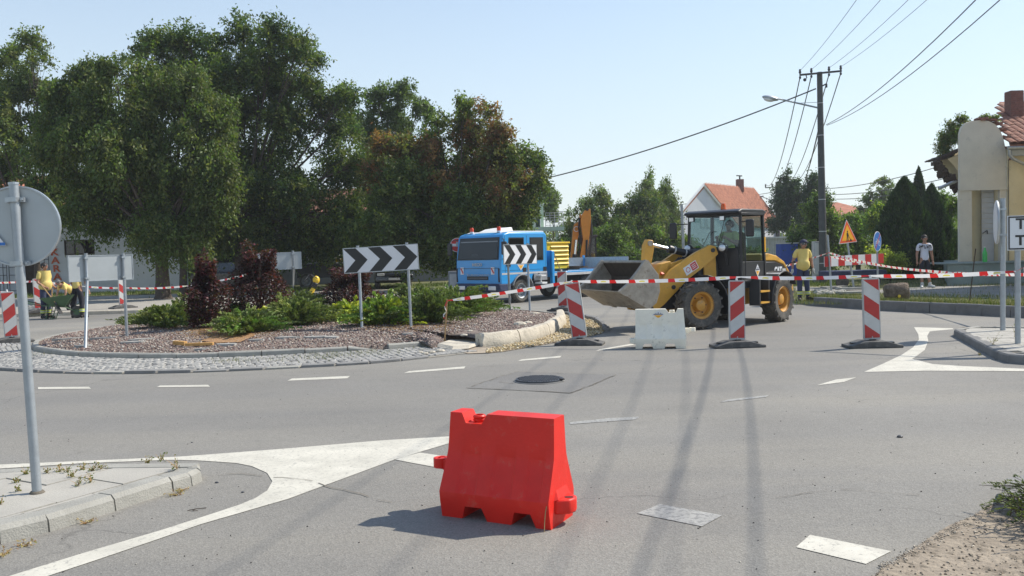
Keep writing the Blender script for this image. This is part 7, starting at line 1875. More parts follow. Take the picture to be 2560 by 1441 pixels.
# front frame
mb = FB(); mb.box(.12, 1.75, -.30, .30, .42, .86); mb.prism([(.15, .5), (.25, 1.05), (.45, 1.62), (.78, 1.66), (.86, 1.5), (.82, .9), (1.4, .8), (1.7, .5)], 'y', -.28, .28); mb.build('front_chassis', M['steel_paint'], ld, bevel=.015)
mb = FB(); mb.cyl((1.12, -.6, .5), (1.12, .6, .5), .12); mb.build('front_axle', M['steel_paint'], ld)
for s_ in (1, -1):
    a, b = sorted((s_*.30, s_*.345)); mb = FB(); mb.prism([(.42, .95), (.44, 1.60), (.52, 1.70), (.66, 1.70), (.74, 1.60), (.72, .95)], 'y', a, b); mb.build('tower_plate', M['catyel'], ld, bevel=.006)
    a, b = sorted((s_*.36, s_*.45)); mb = FB()
    mb.prism([(.44, 1.54), (.50, 1.70), (.64, 1.73), (1.00, 1.58), (1.60, 1.24), (1.84, .98), (2.08, .66), (2.19, .52), (2.14, .40), (2.0, .38), (1.78, .52), (1.48, .78), (1.20, 1.02), (.60, 1.40)], 'y', a, b); mb.build('lift_arm', M['catyel'], ld, bevel=.008)
    for (x, z) in ((.58, 1.62), (2.08, .46), (1.55, .88)):
        mb = FB(); a2, b2 = sorted((s_*.34, s_*.475)); mb.cyl((x, a2, z), (x, b2, z), .045, n=12); mb.build('pin', M['steel_paint'], ld, angle=40)
mb = FB(); mb.box(1.35, 1.62, -.36, .36, .92, 1.10); mb.prism([(1.45, 1.05), (1.50, 1.42), (1.72, 1.36), (1.92, 1.02), (1.75, .88)], 'y', -.28, .28); mb.build('arm_crossmember', M['catyel'], ld, bevel=.01)
for s_ in (1, -1): mb = FB(); mb.prism([(1.0, 1.20), (1.2, 1.45), (1.55, 1.36), (1.6, 1.05)], 'y', s_*.26-.02, s_*.26+.02); mb.build('crossmember_web', M['catyel'], ld)
mb = FB(); a = V((.62, -.02, 1.50)); b = V((1.82, -.02, 1.78)); mb.cyl(a, a.lerp(b, .60), .075, n=14); mb.cyl(a.lerp(b, .56), a.lerp(b, .62), .088, n=14); mb.build('tilt_cylinder', M['black'], ld, angle=40)
mb = FB(); mb.cyl(a.lerp(b, .6), b, .038, n=12); mb.build('tilt_rod', M['chrome'], ld, angle=40)
mb = FB(); mb.cyl(a.lerp(b, .28), a.lerp(b, .30), .09, n=14); mb.cyl(a.lerp(b, .50), a.lerp(b, .52), .09, n=14); mb.build('cylinder_clamp', M['lightgrey'], ld)
mb = FB(); mb.prism([(1.76, 1.70), (1.78, 1.86), (1.90, 1.88), (1.97, 1.76), (2.0, 1.40), (2.04, 1.12), (1.94, 1.06), (1.86, 1.24)], 'y', -.09, .07); mb.build('bell_crank', M['catyel'], ld, bevel=.012)
mb = FB(); mb.cyl((1.86, -.12, 1.80), (1.86, .10, 1.80), .06, n=12); mb.build('crank_pin', M['bucket'], ld, angle=40)
mb = FB(); mb.tube([(2.0, -.02, 1.14), (2.22, -.02, 1.08)], .05, 6); mb.build('bucket_link', M['catyel'], ld)
for s_ in (1, -1):
    mb = FB(); a = V((.75, s_*.22, .80)); b = V((1.55, s_*.30, .90)); mb.cyl(a, a.lerp(b, .6), .05, n=10); mb.cyl(a.lerp(b, .6), b, .025, n=8); mb.build('lift_cylinder', M['black'], ld, angle=40)
mb = FB()
for k in range(7):
    y = -.2+.07*k; mb.tube([(1.0, y, 1.48), (1.35, y+.05, 1.22+.02*k), (1.6, y, 1.16+.03*(k % 3)), (1.85, y-.03, 1.0), (2.05, y, .8)], .015, 5)
o = mb.build('hoses', M['black'], ld, fix=False)
mb = FB()
for k in range(9): mb.cbox((1.62+rnd.uniform(-.1, .12), rnd.uniform(.0, .3), 1.06+rnd.uniform(-.05, .15)), (.09, .05, .05), rnd.uniform(0, 3), rnd.uniform(0, 3))
mb.build('hose_fittings', M['signor'], ld, fix=False)
# warning label on the near arm
mb = FB(); mb.M = FM @ Matrix.Translation((1.12, .4535, 1.265)) @ Matrix.Rotation(R(29), 4, 'Y'); mb.box(-.17, .17, -.002, .002, -.09, .09); lab = mb.build('warning_label', M['signwhite'], ld)
mb = FB(); mb.M = FM @ Matrix.Translation((1.12, .457, 1.265)) @ Matrix.Rotation(R(29), 4, 'Y'); mb.box(-.155, -.005, -.001, .001, -.075, .075); mb.lathe([(.042, 0), (.055, 0), (.055, .002), (.042, .002)], (.08, -.001, 0), (0, 1, 0), 18, closed=True); mb.build('label_print', M['signred'], lab)
mb = FB(); mb.M = FM @ Matrix.Translation((1.12, .4585, 1.265)) @ Matrix.Rotation(R(29), 4, 'Y')
for zz in (-.035, .0, .035): mb.box(-.13, -.03, -.0005, .0015, zz-.006, zz+.006)
mb.build('label_lines', M['signwhite'], lab)
# bucket
BW = .98
bk_ = [(2.44, .48), (3.06, .84), (3.055, .865), (2.46, .53), (2.31, .66), (2.24, .85), (2.25, 1.12), (2.46, 1.42), (2.43, 1.46), (2.20, 1.16), (2.18, .84), (2.26, .62)]
mb = FB(); mb.prism(bk_, 'y', -BW, BW); bkt = mb.build('bucket', M['bucket'], ld, angle=30)
mb = FB(); inner = [(3.04, .868), (2.465, .538), (2.318, .664), (2.248, .85), (2.258, 1.115), (2.455, 1.40), (2.452, 1.40), (2.25, 1.118), (2.24, .85), (2.31, .66), (2.462, .532), (3.04, .862)]
mb.prism([(a+.006, b+.003) for a, b in inner], 'y', -BW+.05, BW-.05); mb.build('bucket_inside', M['bucket_in'], bkt)
for s_ in (1, -1):
    a, b = sorted((s_*(BW-.045), s_*(BW+.0))); mb = FB()
    mb.prism([(2.44, .478), (3.06, .845), (2.86, .98), (2.62, 1.24), (2.455, 1.445), (2.20, 1.16), (2.18, .84), (2.26, .61)], 'y', a-.003*(s_ < 0), b+.003); mb.build('bucket_side', M['bucket'], bkt, bevel=.006)
    mb = FB(); a, b = sorted((s_*(BW-.075), s_*(BW+.015))); mb.prism([(3.06, .835), (3.09, .87), (2.90, 1.01), (2.66, 1.27), (2.49, 1.475), (2.43, 1.42), (2.60, 1.22), (2.84, .96)], 'y', a, b); mb.build('side_cutting_edge', M['bucket'], bkt, bevel=.004)
mb = FB(); mb.prism([(2.95, .768), (3.10, .855), (3.10, .875), (2.93, .79)], 'y', -BW-.01, BW+.01); mb.build('cutting_edge', M['bucket'], bkt)
for y in (-.5, .45): mb = FB(); mb.prism([(2.42, .455), (2.62, .572), (2.62, .59), (2.40, .50)], 'y', y-.09, y+.09); mb.build('wear_plate', M['bucket'], bkt)
mb = FB(); mb.box(2.07, 2.19, -.5, .5, .50, 1.10); mb.build('bucket_mount', M['steel_paint'], ld, bevel=.01)

# ---- blue crew-cab truck
aT = R(47); hT = V((-math.cos(aT), -math.sin(aT), 0)); lT = V((math.sin(aT), -math.cos(aT), 0))
wc = G(1305, 757); rt0 = wc+hT*1.05-lT*1.0
tk = thing('flatbed_truck', 'blue crew-cab flatbed truck with two red roof beacons', 'truck', (rt0.x, rt0.y, 0), math.pi+aT)
W2 = 1.05; CL = 2.35
def tprism(prof, y0, y1, m, name, parent=tk, bevel=.0, seg=2):
    mb = MB(); mb.prism(prof, 'y', y0, y1); return mb.build(name, m, parent, bevel=bevel, seg=seg)
# cab side profile (x,z) with wheel arch
arch = [(-1.05+.52*math.cos(R(a)), .42+.52*math.sin(R(a))) for a in range(170, 5, -15)]
prof = [(-CL, .90), (-CL, 2.26), (-CL+.12, 2.36), (-.42, 2.36), (-.20, 2.30), (-.13, 2.20), (-.01, 1.45), (.02, .95), (.0, .62), (-.48, .62)]+[(x, z) for x, z in arch[::-1] if z > .62 and x < -.5]+[(-1.6, .90)]
bodyT = tprism(prof, -W2, W2, M['blue'], 'cab', tk, .07, 4)
tprism([(-.50, .40), (.06, .40), (.09, .66), (.0, .68), (-.5, .68)], -W2-.01, W2+.01, M['trous'], 'bumper', tk, .05, 3)
# windscreen following the front
mb = MB(); mb.add([(.005, -.97, 1.46), (.005, .97, 1.46), (-.118, .93, 2.20), (-.118, -.93, 2.20)], [(0, 1, 2, 3)]); mb.build('windscreen_surround', M['black'], tk)
mb = MB(); mb.add([(.012, -.92, 1.50), (.012, .92, 1.50), (-.106, .88, 2.16), (-.106, -.88, 2.16)], [(0, 1, 2, 3)]); ws_ = mb.build('windscreen', M['glassd'], tk)
mb = MB(); mb.add([(-.085, -.87, 2.05), (-.085, .87, 2.05), (-.107, .87, 2.15), (-.107, -.87, 2.15)], [(0, 1, 2, 3)]); mb.build('sun_visor', M['greypl'], tk)
mb = MB(); mb.add([(-.02, -.3, 1.52), (-.02, .0, 1.52), (-.02, .0, 1.66), (-.02, -.3, 1.66)], [(0, 1, 2, 3)]); mb.build('papers', M['lightgrey'], tk)
text_obj('IVECO', .13, M['galv'], tk, Matrix.Translation((.028, .0, 1.30)) @ Matrix.Rotation(math.pi/2, 4, 'Z') @ UPR, .004, 'lettering', 1.25, .004)
text_obj('EUROCARGO', .085, M['galv'], tk, Matrix.Translation((.042, .05, .955)) @ Matrix.Rotation(math.pi/2, 4, 'Z') @ UPR, .003, 'lettering', 2.0, .0)
mb = MB(); mb.box(.01, .035, -.50, .50, .80, .92); mb.build('grille', M['black'], tk, bevel=.01)
mb = MB(); mb.box(.03, .045, -.47, .47, .855, .867); mb.build('grille_bar', M['greypl'], tk)
mb = MB(); mb.box(.02, .036, -1.0, 1.0, 1.18, 1.19); mb.build('panel_gap', M['dark'], tk)
for y in (-.72, .72):
    mb = MB(); mb.box(.018, .034, y-.075, y+.075, .98, 1.22); pl_ = mb.build('marker_plate', M['signwhite'], tk)
    mb = MB(); mb.M = Matrix.Translation((.036, y, 1.10)) @ Matrix.Rotation(R(32), 4, 'X'); mb.box(-.001, .002, -.028, .028, -.10, .10); mb.build('marker_stripe', M['signred'], pl_)
    s_ = 1 if y > 0 else -1
    mb = MB(); mb.box(.05, .10, y-.17, y+.17, .46, .60); mb.build('headlight', M['lens'], tk, bevel=.02)
    mb = MB(); mb.box(-.03, .035, s_*.985-.03, s_*.985+.03, .72, 1.18); mb.build('corner_vent', M['black'], tk, bevel=.02)
mb = MB(); mb.box(.09, .105, -.42, .10, .47, .58); npl = mb.build('number_plate', M['signwhite'], tk)
mb = MB(); mb.box(.105, .107, -.42, -.375, .475, .575); mb.build('plate_band', M['signblue'], npl)
text_obj('BG\u00b7344-SC', .085, M['signblack'], npl, Matrix.Translation((.1075, -.14, .525)) @ Matrix.Rotation(math.pi/2, 4, 'Z') @ UPR, .001, 'lettering', .95)
# side windows, doors, handles on both sides
for s_ in (1, -1):
    y = s_*(W2+.003)
    def side(name, pts, m, th=.008, parent=tk):
        a, b = sorted((s_*(W2+.001), s_*(W2+th))); mb = MB(); mb.prism(pts, 'y', a, b); return mb.build(name, m, parent)
    side('front_door_window', [(-.30, 1.44), (-1.16, 1.44), (-1.16, 2.18), (-.42, 2.18)], M['black'], .006); side('glass', [(-.36, 1.48), (-1.12, 1.48), (-1.12, 2.14), (-.46, 2.14)], M['glassd'], .010)
    side('rear_window', [(-1.45, 1.40), (-2.14, 1.40), (-2.14, 2.18), (-1.45, 2.18)], M['black'], .006); side('glass', [(-1.50, 1.44), (-2.09, 1.44), (-2.09, 2.14), (-1.50, 2.14)], M['glassd'], .010)
    for x in (-.22, -1.30, -2.25): side('door_gap', [(x, .96), (x-.012, .96), (x-.012, 2.25), (x, 2.25)], M['dark'], .0015)
    side('belt_gap', [(-.05, 1.10), (-CL+.05, 1.10), (-CL+.05, 1.09), (-.05, 1.09)], M['dark'], .0015)
    side('trim_band', [(-.06, .96), (-CL+.04, .96), (-CL+.04, 1.02), (-.06, 1.02)], M['lightgrey'], .004)
    for x in (-1.08, -2.12): side('door_handle', [(x, 1.03), (x-.17, 1.03), (x-.17, 1.17), (x, 1.17)], M['black'], .012)
    side('vent_panel', [(-.28, 1.22), (-.48, 1.22), (-.48, 1.34), (-.28, 1.34)], M['black'], .01)
    mb = MB(); a, b = sorted((s_*.70, s_*(W2+.04))); fender(mb, (-1.05, 0, .42), .50, a, b, 20, 175, .04, 12); mb.build('wheel_arch', M['greypl'], tk, bevel=.008)
    side('cab_step', [(-1.62, .72), (-2.3, .72), (-2.3, .95), (-1.62, .95)], M['greypl'], .02)
    mb = MB(); mb.tube([(-.15, s_*1.05, 2.15), (.05, s_*1.28, 2.12), (.05, s_*1.28, 1.5), (-.1, s_*1.06, 1.48)], .016, 6); mb.build('mirror_arm', M['black'], tk); mb = MB(); mb.box(-.0, .09, s_*1.28-.10, s_*1.28+.10, 1.62, 2.05); mb.build('mirror', M['black'], tk, bevel=.03, seg=3)
diamond(tk, Matrix.Translation((-.98, W2+.006, 1.27)) @ Matrix.Rotation(math.pi, 4, 'Z'), .34, .38)
mb = MB(); mb.prism([(-CL+.02, 2.362), (-.45, 2.362), (-.6, 2.40), (-CL+.1, 2.40)], 'y', -.96, .96); mb.build('roof_skin', M['whitep'], tk, bevel=.01)
mb = MB(); mb.prism([(-.55, 2.39), (-.9, 2.50), (-1.35, 2.55), (-1.42, 2.40)], 'y', -.50, .35); mb.build('air_deflector', M['whitep'], tk, bevel=.02)
for y in (-.66, .62):
    b_ = sub('beacon', tk, (-.42, y, 2.36)); mb = MB(); mb.cyl((0, 0, 0), (0, 0, .06), .075, n=14); mb.build('beacon_base', M['whitep'], b_); mb = MB(); mb.lathe([(0, .06), (.068, .06), (.066, .17), (.05, .195), (0, .2)], (0, 0, 0), (0, 0, 1), 16); mb.build('beacon_lens', M['beacon'], b_, angle=50)
for s_ in (1, -1):
    for x in (-1.05, -4.6):
        wheel(tk, (x, s_*.90, .40), .40, .24, M['galvd'], s_, 0, .62)
# chassis and bed
mb = MB(); mb.box(-7.0, -.3, -.42, .42, .55, .80); mb.build('chassis', M['black'], tk)
mb = MB(); mb.box(-2.3, -1.7, .5, .98, .42, .78); mb.tube([(-1.85, .99, .95), (-1.85, 1.12, .95)], .02, 5); mb.build('tank', M['steel_paint'], tk, bevel=.03)
mb = MB(); mb.box(-2.0, -1.75, .98, 1.32, .60, .66); mb.box(-2.0, -1.75, .98, 1.28, .86, .90); mb.tube([(-1.88, 1.15, .66), (-1.88, 1.15, .86)], .02, 6); mb.build('side_step', M['whitep'], tk)
mb = MB(); mb.box(-7.1, -2.55, -1.1, 1.1, .86, .98); mb.build('bed_floor', M['blue'], tk, bevel=.01)
mb = MB(); mb.box(-7.1, -2.56, 1.1, 1.125, .84, .93); mb.build('bed_rail', M['lightgrey'], tk)
mb = MB(); mb.box(-2.56, -2.50, -1.1, 1.1, .80, 1.72); mb.build('headboard', M['blue'], tk, bevel=.01)
mb = MB(); mb.box(-2.62, -2.50, 1.02, 1.14, .55, 1.70); mb.build('headboard_post', M['blue'], tk, bevel=.01)
seg_x = [-2.7, -4.15, -5.6, -7.08]
for k in range(3):
    mb = MB(); mb.box(seg_x[k+1]+.04, seg_x[k]-.04, -1.12, -1.085, .99, 1.42); mb.build('side_board', M['greypl'] if k < 2 else M['galv'], tk)
for x in seg_x[1:]: mb = MB(); mb.box(x-.04, x+.04, -1.14, -1.07, .98, 1.50); mb.build('side_post', M['blue'], tk)
mb = MB(); mb.box(-7.13, -7.09, -1.06, 1.06, .99, 1.42); mb.build('tail_board', M['galv'], tk)
mb = MB(); mb.box(-7.2, -7.0, -1.05, 1.05, .5, .62); mb.build('rear_bumper', M['steel_paint'], tk)
# things on the bed
def on_truck(name, label, cat, loc): m_ = tk.matrix_basis @ V(loc) if False else (Matrix.Translation(tk.location) @ Matrix.Rotation(math.pi+aT, 4, 'Z')) @ V(loc); return thing(name, label, cat, m_, math.pi+aT)
cb = on_truck('compressor', 'bright yellow louvred compressor box standing on the truck bed behind the cab', 'compressor', (-3.35, .20, .98))
mb = MB(); mb.box(-.60, .60, -.5, .5, .08, .98); mb.build('body', M['yelbox'], cb, bevel=.03)
mb = MB(); mb.box(-.64, .64, -.54, .54, .98, 1.04); mb.build('lid', M['yelbox'], cb, bevel=.01)
for k in range(5): z = .22+k*.15; mb = MB(); mb.box(-.55, .40, .502, .512, z, z+.07); mb.build('louvre_slot', M['dark'], cb); mb = MB(); mb.prism([(.512, z+.07), (.54, z+.03), (.54, z+.04), (.512, z+.085)], 'x', -.56, .41); mb.build('louvre', M['yelbox'], cb)
mb = MB(); mb.box(-.6, .6, -.45, .45, 0, .08); mb.build('skid', M['steel_paint'], cb)
hc_ = on_truck('hose_coil', 'loose coil of brown hose lying on the blue truck bed', 'hose', (-4.3, .5, .99)); mb = MB()
for k in range(5): mb.lathe([(.30+.04*k, .02+.03*(k % 2)), (.335+.04*k, .02+.03*(k % 2)), (.335+.04*k, .05+.03*(k % 2)), (.30+.04*k, .05+.03*(k % 2))], (rnd.uniform(-.2, .2), rnd.uniform(-.1, .1), .02*k), (0, 0, 1), 20, closed=True)
mb.build('coil', M['wooddark'], hc_)
mb = MB(); sh = on_truck('tool_handle', 'long thin tool handle leaning on the truck bed by the compressor', 'tool', (-3.2, 1.0, .95)); mb.tube([(0.0, .12, -.4), (.35, -.1, .75)], .018, 5); mb.build('handle', M['wood'], sh)

# ---- orange backhoe digger behind the truck
DY = 41.0
dg_ = thing('backhoe_digger', 'orange-armed digger with dark cab behind the truck bed', 'digger', (PX(1478, DY), DY, 0), 0)
X = lambda px: PX(px, DY)-PX(1478, DY)
Zz = lambda py, px=1450: P(px, py, DY).z
def dpr(pts, y0, y1, m, name, bevel=.01): mb = MB(); mb.prism([(P(a, b, DY).x-PX(1478, DY), P(a, b, DY).z) for a, b in pts], 'y', y0, y1); return mb.build(name, m, dg_, bevel=bevel)
dpr([(1425, 655), (1432, 575), (1436, 560), (1444, 556), (1450, 566), (1446, 585), (1441, 612), (1438, 655)], -.16, .16, M['digor'], 'boom')
dpr([(1449, 640), (1456, 600), (1449, 552), (1452, 540), (1459, 528), (1473, 524), (1475, 548), (1470, 600), (1463, 652), (1453, 655)], -.55, -.28, M['digor'], 'dipper_arm')
dpr([(1443, 562), (1449, 535), (1454, 540), (1450, 568)], -.3, -.1, M['digor'], 'arm_joint', .005)
mb = MB(); a = P(1476, 548, DY-.4); c0_ = V((PX(1478, DY), DY, 0)); mb.tube([a-c0_, P(1480, 580, DY-.4)-c0_, P(1474, 640, DY-.4)-c0_], .05, 6); mb.tube([P(1449, 545, DY-.4)-c0_, P(1447, 570, DY-.4)-c0_, P(1452, 610, DY-.4)-c0_], .045, 6); mb.build('hoses', M['black'], dg_)
mb = MB(); mb.cyl(P(1441, 600, DY-.25)-c0_, P(1438, 640, DY-.25)-c0_, .07, n=10); mb.build('cylinder_rod', M['chrome'], dg_); mb = MB(); mb.cyl(P(1438, 636, DY-.25)-c0_, P(1436, 662, DY-.25)-c0_, .12, n=10); mb.build('boom_cylinder', M['black'], dg_)
mb = MB(); mb.cyl(P(1467, 600, DY-.62)-c0_, P(1466, 650, DY-.62)-c0_, .05, n=10); mb.build('dipper_cylinder', M['black'], dg_)
mb = MB(); mb.lathe([(.10, 0), (.13, 0), (.13, .02), (.10, .02)], P(1441, 573, DY-.18)-c0_, (0, -1, 0), 16, closed=True); mb.build('round_logo', M['signwhite'], dg_)
mb = MB(); mb.cyl(P(1468, 524, DY-.58)-c0_, P(1468, 524, DY-.22)-c0_, .07, n=10); mb.build('boom_pin', M['black'], dg_)
# cab and body
xa, xb2 = X(1457), X(1492); zt = Zz(594, 1480)
mb = MB()
for x in (xa, xb2):
    for y in (.5, 1.9): mb.tube([(x, y, 1.0), (x, y, zt)], .05, 4)
mb.build('cab_frame', M['black'], dg_); mb = MB(); mb.box(xa-.08, xb2+.08, .4, 2.0, zt, zt+.12); mb.build('cab_roof', M['steel_paint'], dg_, bevel=.02)
mb = MB(); mb.add([(xa, .5, 1.3), (xb2, .5, 1.3), (xb2, .5, zt), (xa, .5, zt)], [(0, 1, 2, 3)]); mb.build('glass', M['glassd'], dg_)
mb = MB(); mb.box(xa-.2, xb2+.4, .45, 2.4, .55, 1.3); mb.build('body', M['digor'], dg_, bevel=.04)
mb = MB(); mb.box(X(1428), X(1440), -.1, .6, .3, 1.0); mb.build('swing_post', M['steel_paint'], dg_)
for y in (.35, 2.3):
    for x in (X(1450), X(1510)): wheel(dg_, (x, y, .45), .45, .3, M['digor'], -1, 0, .5)

# ---- cars
def car(label, loc, rz, m, suv=0.0, cat='car', L=4.2, name='parked_car'):
    t = thing(name, label, cat, loc, rz); W = .86; h = 1.42+suv; bz = .30+suv*.3; belt = .92+suv*.5
    prof = [(-L/2, bz+.05), (-L/2+.02, belt-.18), (-L/2+.12, belt-.06), (-L/2+.95, belt), (L/2-.85+.0, belt), (L/2-.18, belt-.12), (L/2, belt-.30), (L/2+.02, bz+.08), (L/2-.1, bz)]
    # wheel arches cut as polygons
    def arc(cx): return [(cx+.40*math.cos(R(a)), .33+.40*math.sin(R(a))) for a in range(0, 181, 20)]
    low = [(L/2-.1, bz)]+[p for p in arc(L/2-.85) if p[1] > bz]+[p for p in arc(-L/2+.80) if p[1] > bz]+[(-L/2+.05, bz)]
    mb = MB(); mb.prism(prof[:-1]+low, 'y', -W, W); b = mb.build('body', m, t, bevel=.07, seg=3)
    mb = MB(); g0, g1, g2, g3 = -L/2+.35, -L/2+.95, L/2-1.75, L/2-1.0; vs = []
    for (x, z, w_) in ((g0, belt, W-.04), (g1-.1, h, W-.18), (g2, h, W-.18), (g3, belt, W-.04)): vs += [(x, -w_, z), (x, w_, z)]
    mb.add(vs, [(0, 1, 3, 2), (2, 3, 5, 4), (4, 5, 7, 6), (0, 2, 4, 6), (1, 7, 5, 3), (0, 6, 7, 1)]); mb.build('cabin', m, t, bevel=.05, seg=3)
    for s_ in (1, -1):
        mb = MB(); mb.add([(g0+.22, s_*(W-.045), belt+.03), (g3-.18, s_*(W-.045), belt+.03), (g2-.03, s_*(W-.165), h-.09), (g1, s_*(W-.165), h-.09)], [(0, 1, 2, 3)]); mb.build('side_windows', M['glassd'], t)
        for x in (L/2-.85, -L/2+.80): wheel(t, (x, s_*(W-.12), .33), .33, .2, M['galv'], s_, 0, .66, bolts=5)
        mb = MB(); mb.box(L/2-.14, L/2+.01, s_*.62-.17, s_*.62+.17, belt-.30, belt-.18); mb.build('headlight', M['lens'], t, bevel=.02)
    mb = MB(); mb.add([(g3-.02, -W+.10, belt+.03), (g3-.02, W-.10, belt+.03), (g2+.05, W-.22, h-.07), (g2+.05, -W+.22, h-.07)], [(0, 1, 2, 3)]); o_ = mb.build('windscreen', M['glassd'], t); o_.location = (.035, 0, .012)
    mb = MB(); mb.box(L/2+.02, L/2+.035, -.26, .26, bz+.12, bz+.22); mb.build('number_plate', M['signwhite'], t)
    mb = MB(); mb.box(L/2-.03, L/2+.025, -.4, .4, belt-.31, belt-.22); mb.build('grille', M['black'], t)
    return t
car('dark car with a white number plate parked in the shade behind the big chevron board', (PX(978, 43), 43.2, .13), R(-80), M['carblack'])
car('dark car in the deep shade between the two taller purple shrubs', (PX(585, 45), 45, .13), R(-20), M['carblack'])
car('dark brown off-road car with bright headlamps parked behind the boy in the white shirt', (PX(2362, 62), 62, .0), R(-32), M['cardark'], .15)
car('blue-grey car just behind the brown off-road car', (PX(2392, 66), 66, .0), R(-30), M['carsilver'], .1)
vn = thing('parked_truck', 'dark truck with white cab top and yellow beacons, shaded, left of the chevron board', 'truck', (PX(820, 44), 44, .13), 0)
mb = MB(); mb.box(-1.6, 1.5, 0, 1.9, .55, 1.25); mb.build('bed', M['steel_paint'], vn, bevel=.03)
mb = MB(); mb.box(-.72, .35, .2, 1.8, 1.26, 1.80); mb.build('cab_top', M['whitep'], vn, bevel=.06)
mb = MB(); mb.box(-.6, .25, .18, .21, 1.34, 1.62); mb.build('window', M['glassd'], vn)
for x in (.42, .68): mb = MB(); mb.lathe([(0, 0), (.13, 0), (.14, .14), (.06, .24), (0, .25)], (x, .3, 1.3), (0, 0, 1), 12); mb.build('beacon', M['yelbox'], vn, angle=50)
for x in (-1.1, 1.0): wheel(vn, (x, -.02, .4), .4, .25, M['greypl'], -1, 0, .6)

# ---- yellow tamping rammer behind the shrubs
rp_ = P(777, 742, 29.5); t = thing('tamping_rammer', 'yellow tamping rammer leaning behind the green shrubs', 'rammer', (rp_.x, 29.5, 0), .4)
Z0 = rp_.z-.05; mb = MB(); mb.tube([(-.10, 0, Z0-.1), (-.02, 0, Z0+.12), (.10, 0, Z0+.32)], [.11, .10, .07], 10); mb.build('bellows', M['yelbox'], t, angle=50)
mb = MB(); mb.cbox((.14, 0, Z0+.44), (.16, .18, .15), 0, 0, .4); mb.build('engine', M['black'], t, bevel=.02)
mb = MB(); mb.ball((.20, 0, Z0+.60), .12, 10, (1.0, .8, 1.2)); mb.build('fuel_tank', M['yelbox'], t, angle=60)
mb = MB(); mb.tube([(.22, .1, Z0+.66), (.0, .2, Z0+.80), (-.2, 0, Z0+.55), (.0, -.2, Z0+.8), (.22, -.1, Z0+.66)], .016, 6); mb.tube([(.25, 0, Z0+.4), (.5, 0, Z0+.3)], .012, 5); mb.build('handle', M['black'], t)
mb = MB(); mb.box(-.26, .06, -.12, .12, .0, .06); mb.tube([(-.12, 0, .05), (-.10, 0, Z0-.1)], .05, 8); mb.build('foot', M['steel_paint'], t)

# ---- wheelbarrow
g = G(150, 797); t = thing('wheelbarrow', 'dark green wheelbarrow standing before the three workers', 'wheelbarrow', (g.x, g.y, 0), R(12))
mb = MB(); top = [(-.48, -.32), (.46, -.30), (.46, .30), (-.48, .32)]; bot = [(-.20, -.20), (.22, -.18), (.22, .18), (-.20, .20)]
zt_ = [.66, .74, .74, .66]
vs = [(x, y, z) for (x, y), z in zip(top, zt_)]+[(x, y, .40) for x, y in bot]+[(x*.96, y*.94, z) for (x, y), z in zip(top, zt_)]+[(x*.95, y*.94, .42) for x, y in bot]
mb.add(vs, [(0, 1, 5, 4), (1, 2, 6, 5), (2, 3, 7, 6), (3, 0, 4, 7), (4, 5, 6, 7), (8, 12, 13, 9), (9, 13, 14, 10), (10, 14, 15, 11), (11, 15, 12, 8), (12, 15, 14, 13), (0, 8, 9, 1), (1, 9, 10, 2), (2, 10, 11, 3), (3, 11, 8, 0)]); mb.build('tray', M['wbgreen'], t)
mb = MB()
for s_ in (-1, 1):
    mb.tube([(-.98, s_*.26, .56), (-.5, s_*.24, .44), (.2, s_*.14, .36), (.50, s_*.06, .20)], .017, 6)
    mb.tube([(-.25, s_*.20, .40), (-.34, s_*.22, .0), (-.16, s_*.2, .0), (-.05, s_*.18, .38)], .015, 6)
mb.tube([(.48, -.06, .42), (.62, -.05, .46), (.62, .05, .46), (.48, .06, .42)], .012, 5)
mb.build('frame', M['wbgreen'], t, fix=False)
wheel(t, (.50, 0, .19), .19, .09, M['wbgreen'], 1, 0, .5, bolts=3)
# ================================================================== PEOPLE
def skin_mesh(name, pts, edges, root, m, sub_=2):
    keys = list(pts); idx = {k: i for i, k in enumerate(keys)}
    me = bpy.data.meshes.new('tmp'); me.from_pydata([pts[k][0] for k in keys], [(idx[a], idx[b]) for a, b in edges], [])
    o = bpy.data.objects.new('tmp', me); COL.objects.link(o)
    md = o.modifiers.new('skin', 'SKIN'); md.branch_smoothing = .6; md.use_smooth_shade = True
    for k in keys:
        r = pts[k][1]; d = me.skin_vertices[0].data[idx[k]]; d.radius = (r, r) if not isinstance(r, tuple) else r; d.use_root = (k == root)
    sd = o.modifiers.new('sub', 'SUBSURF'); sd.levels = sub_; sd.render_levels = sub_
    dg = bpy.context.evaluated_depsgraph_get(); out = bpy.data.meshes.new_from_object(o.evaluated_get(dg))
    bpy.data.objects.remove(o); bpy.data.meshes.remove(me); out.name = name; out.materials.clear(); out.materials.append(m); out.shade_smooth(); return out
def hand(mb, wr, ha, curl=.5, side=1):
    """palm and five unequal bent fingers, appended to a mesh builder"""
    wr, ha = V(wr), V(ha); d = (ha-wr).normalized(); lat = d.cross(V((0, 1, 0))); lat = lat.normalized() if lat.length > .1 else V((1, 0, 0)); nn = d.cross(lat).normalized()
    mb.tube([wr, wr+d*.03, wr+d*.075, wr+d*.095], [.026, .034, .038, .028], 8)
    for k, (l, off) in enumerate([(.062, -.028), (.074, -.010), (.070, .009), (.054, .027)]):
        b = wr+d*.085+nn*off; p1 = b+d*l*.45; p2 = p1+(d*(1-curl)+lat*curl*side).normalized()*l*.35; p3 = p2+(d*(1-1.6*curl)+lat*1.2*curl*side).normalized()*l*.3
        mb.tube([b, p1, p2, p3], [.0095, .009, .008, .006], 6)
    b = wr+d*.035-nn*.03; mb.tube([b, b+(d*.6-nn*.8).normalized()*.035, b+(d*.6-nn*.8).normalized()*.035+(d+lat*.3*side).normalized()*.03], [.012, .010, .008], 6)
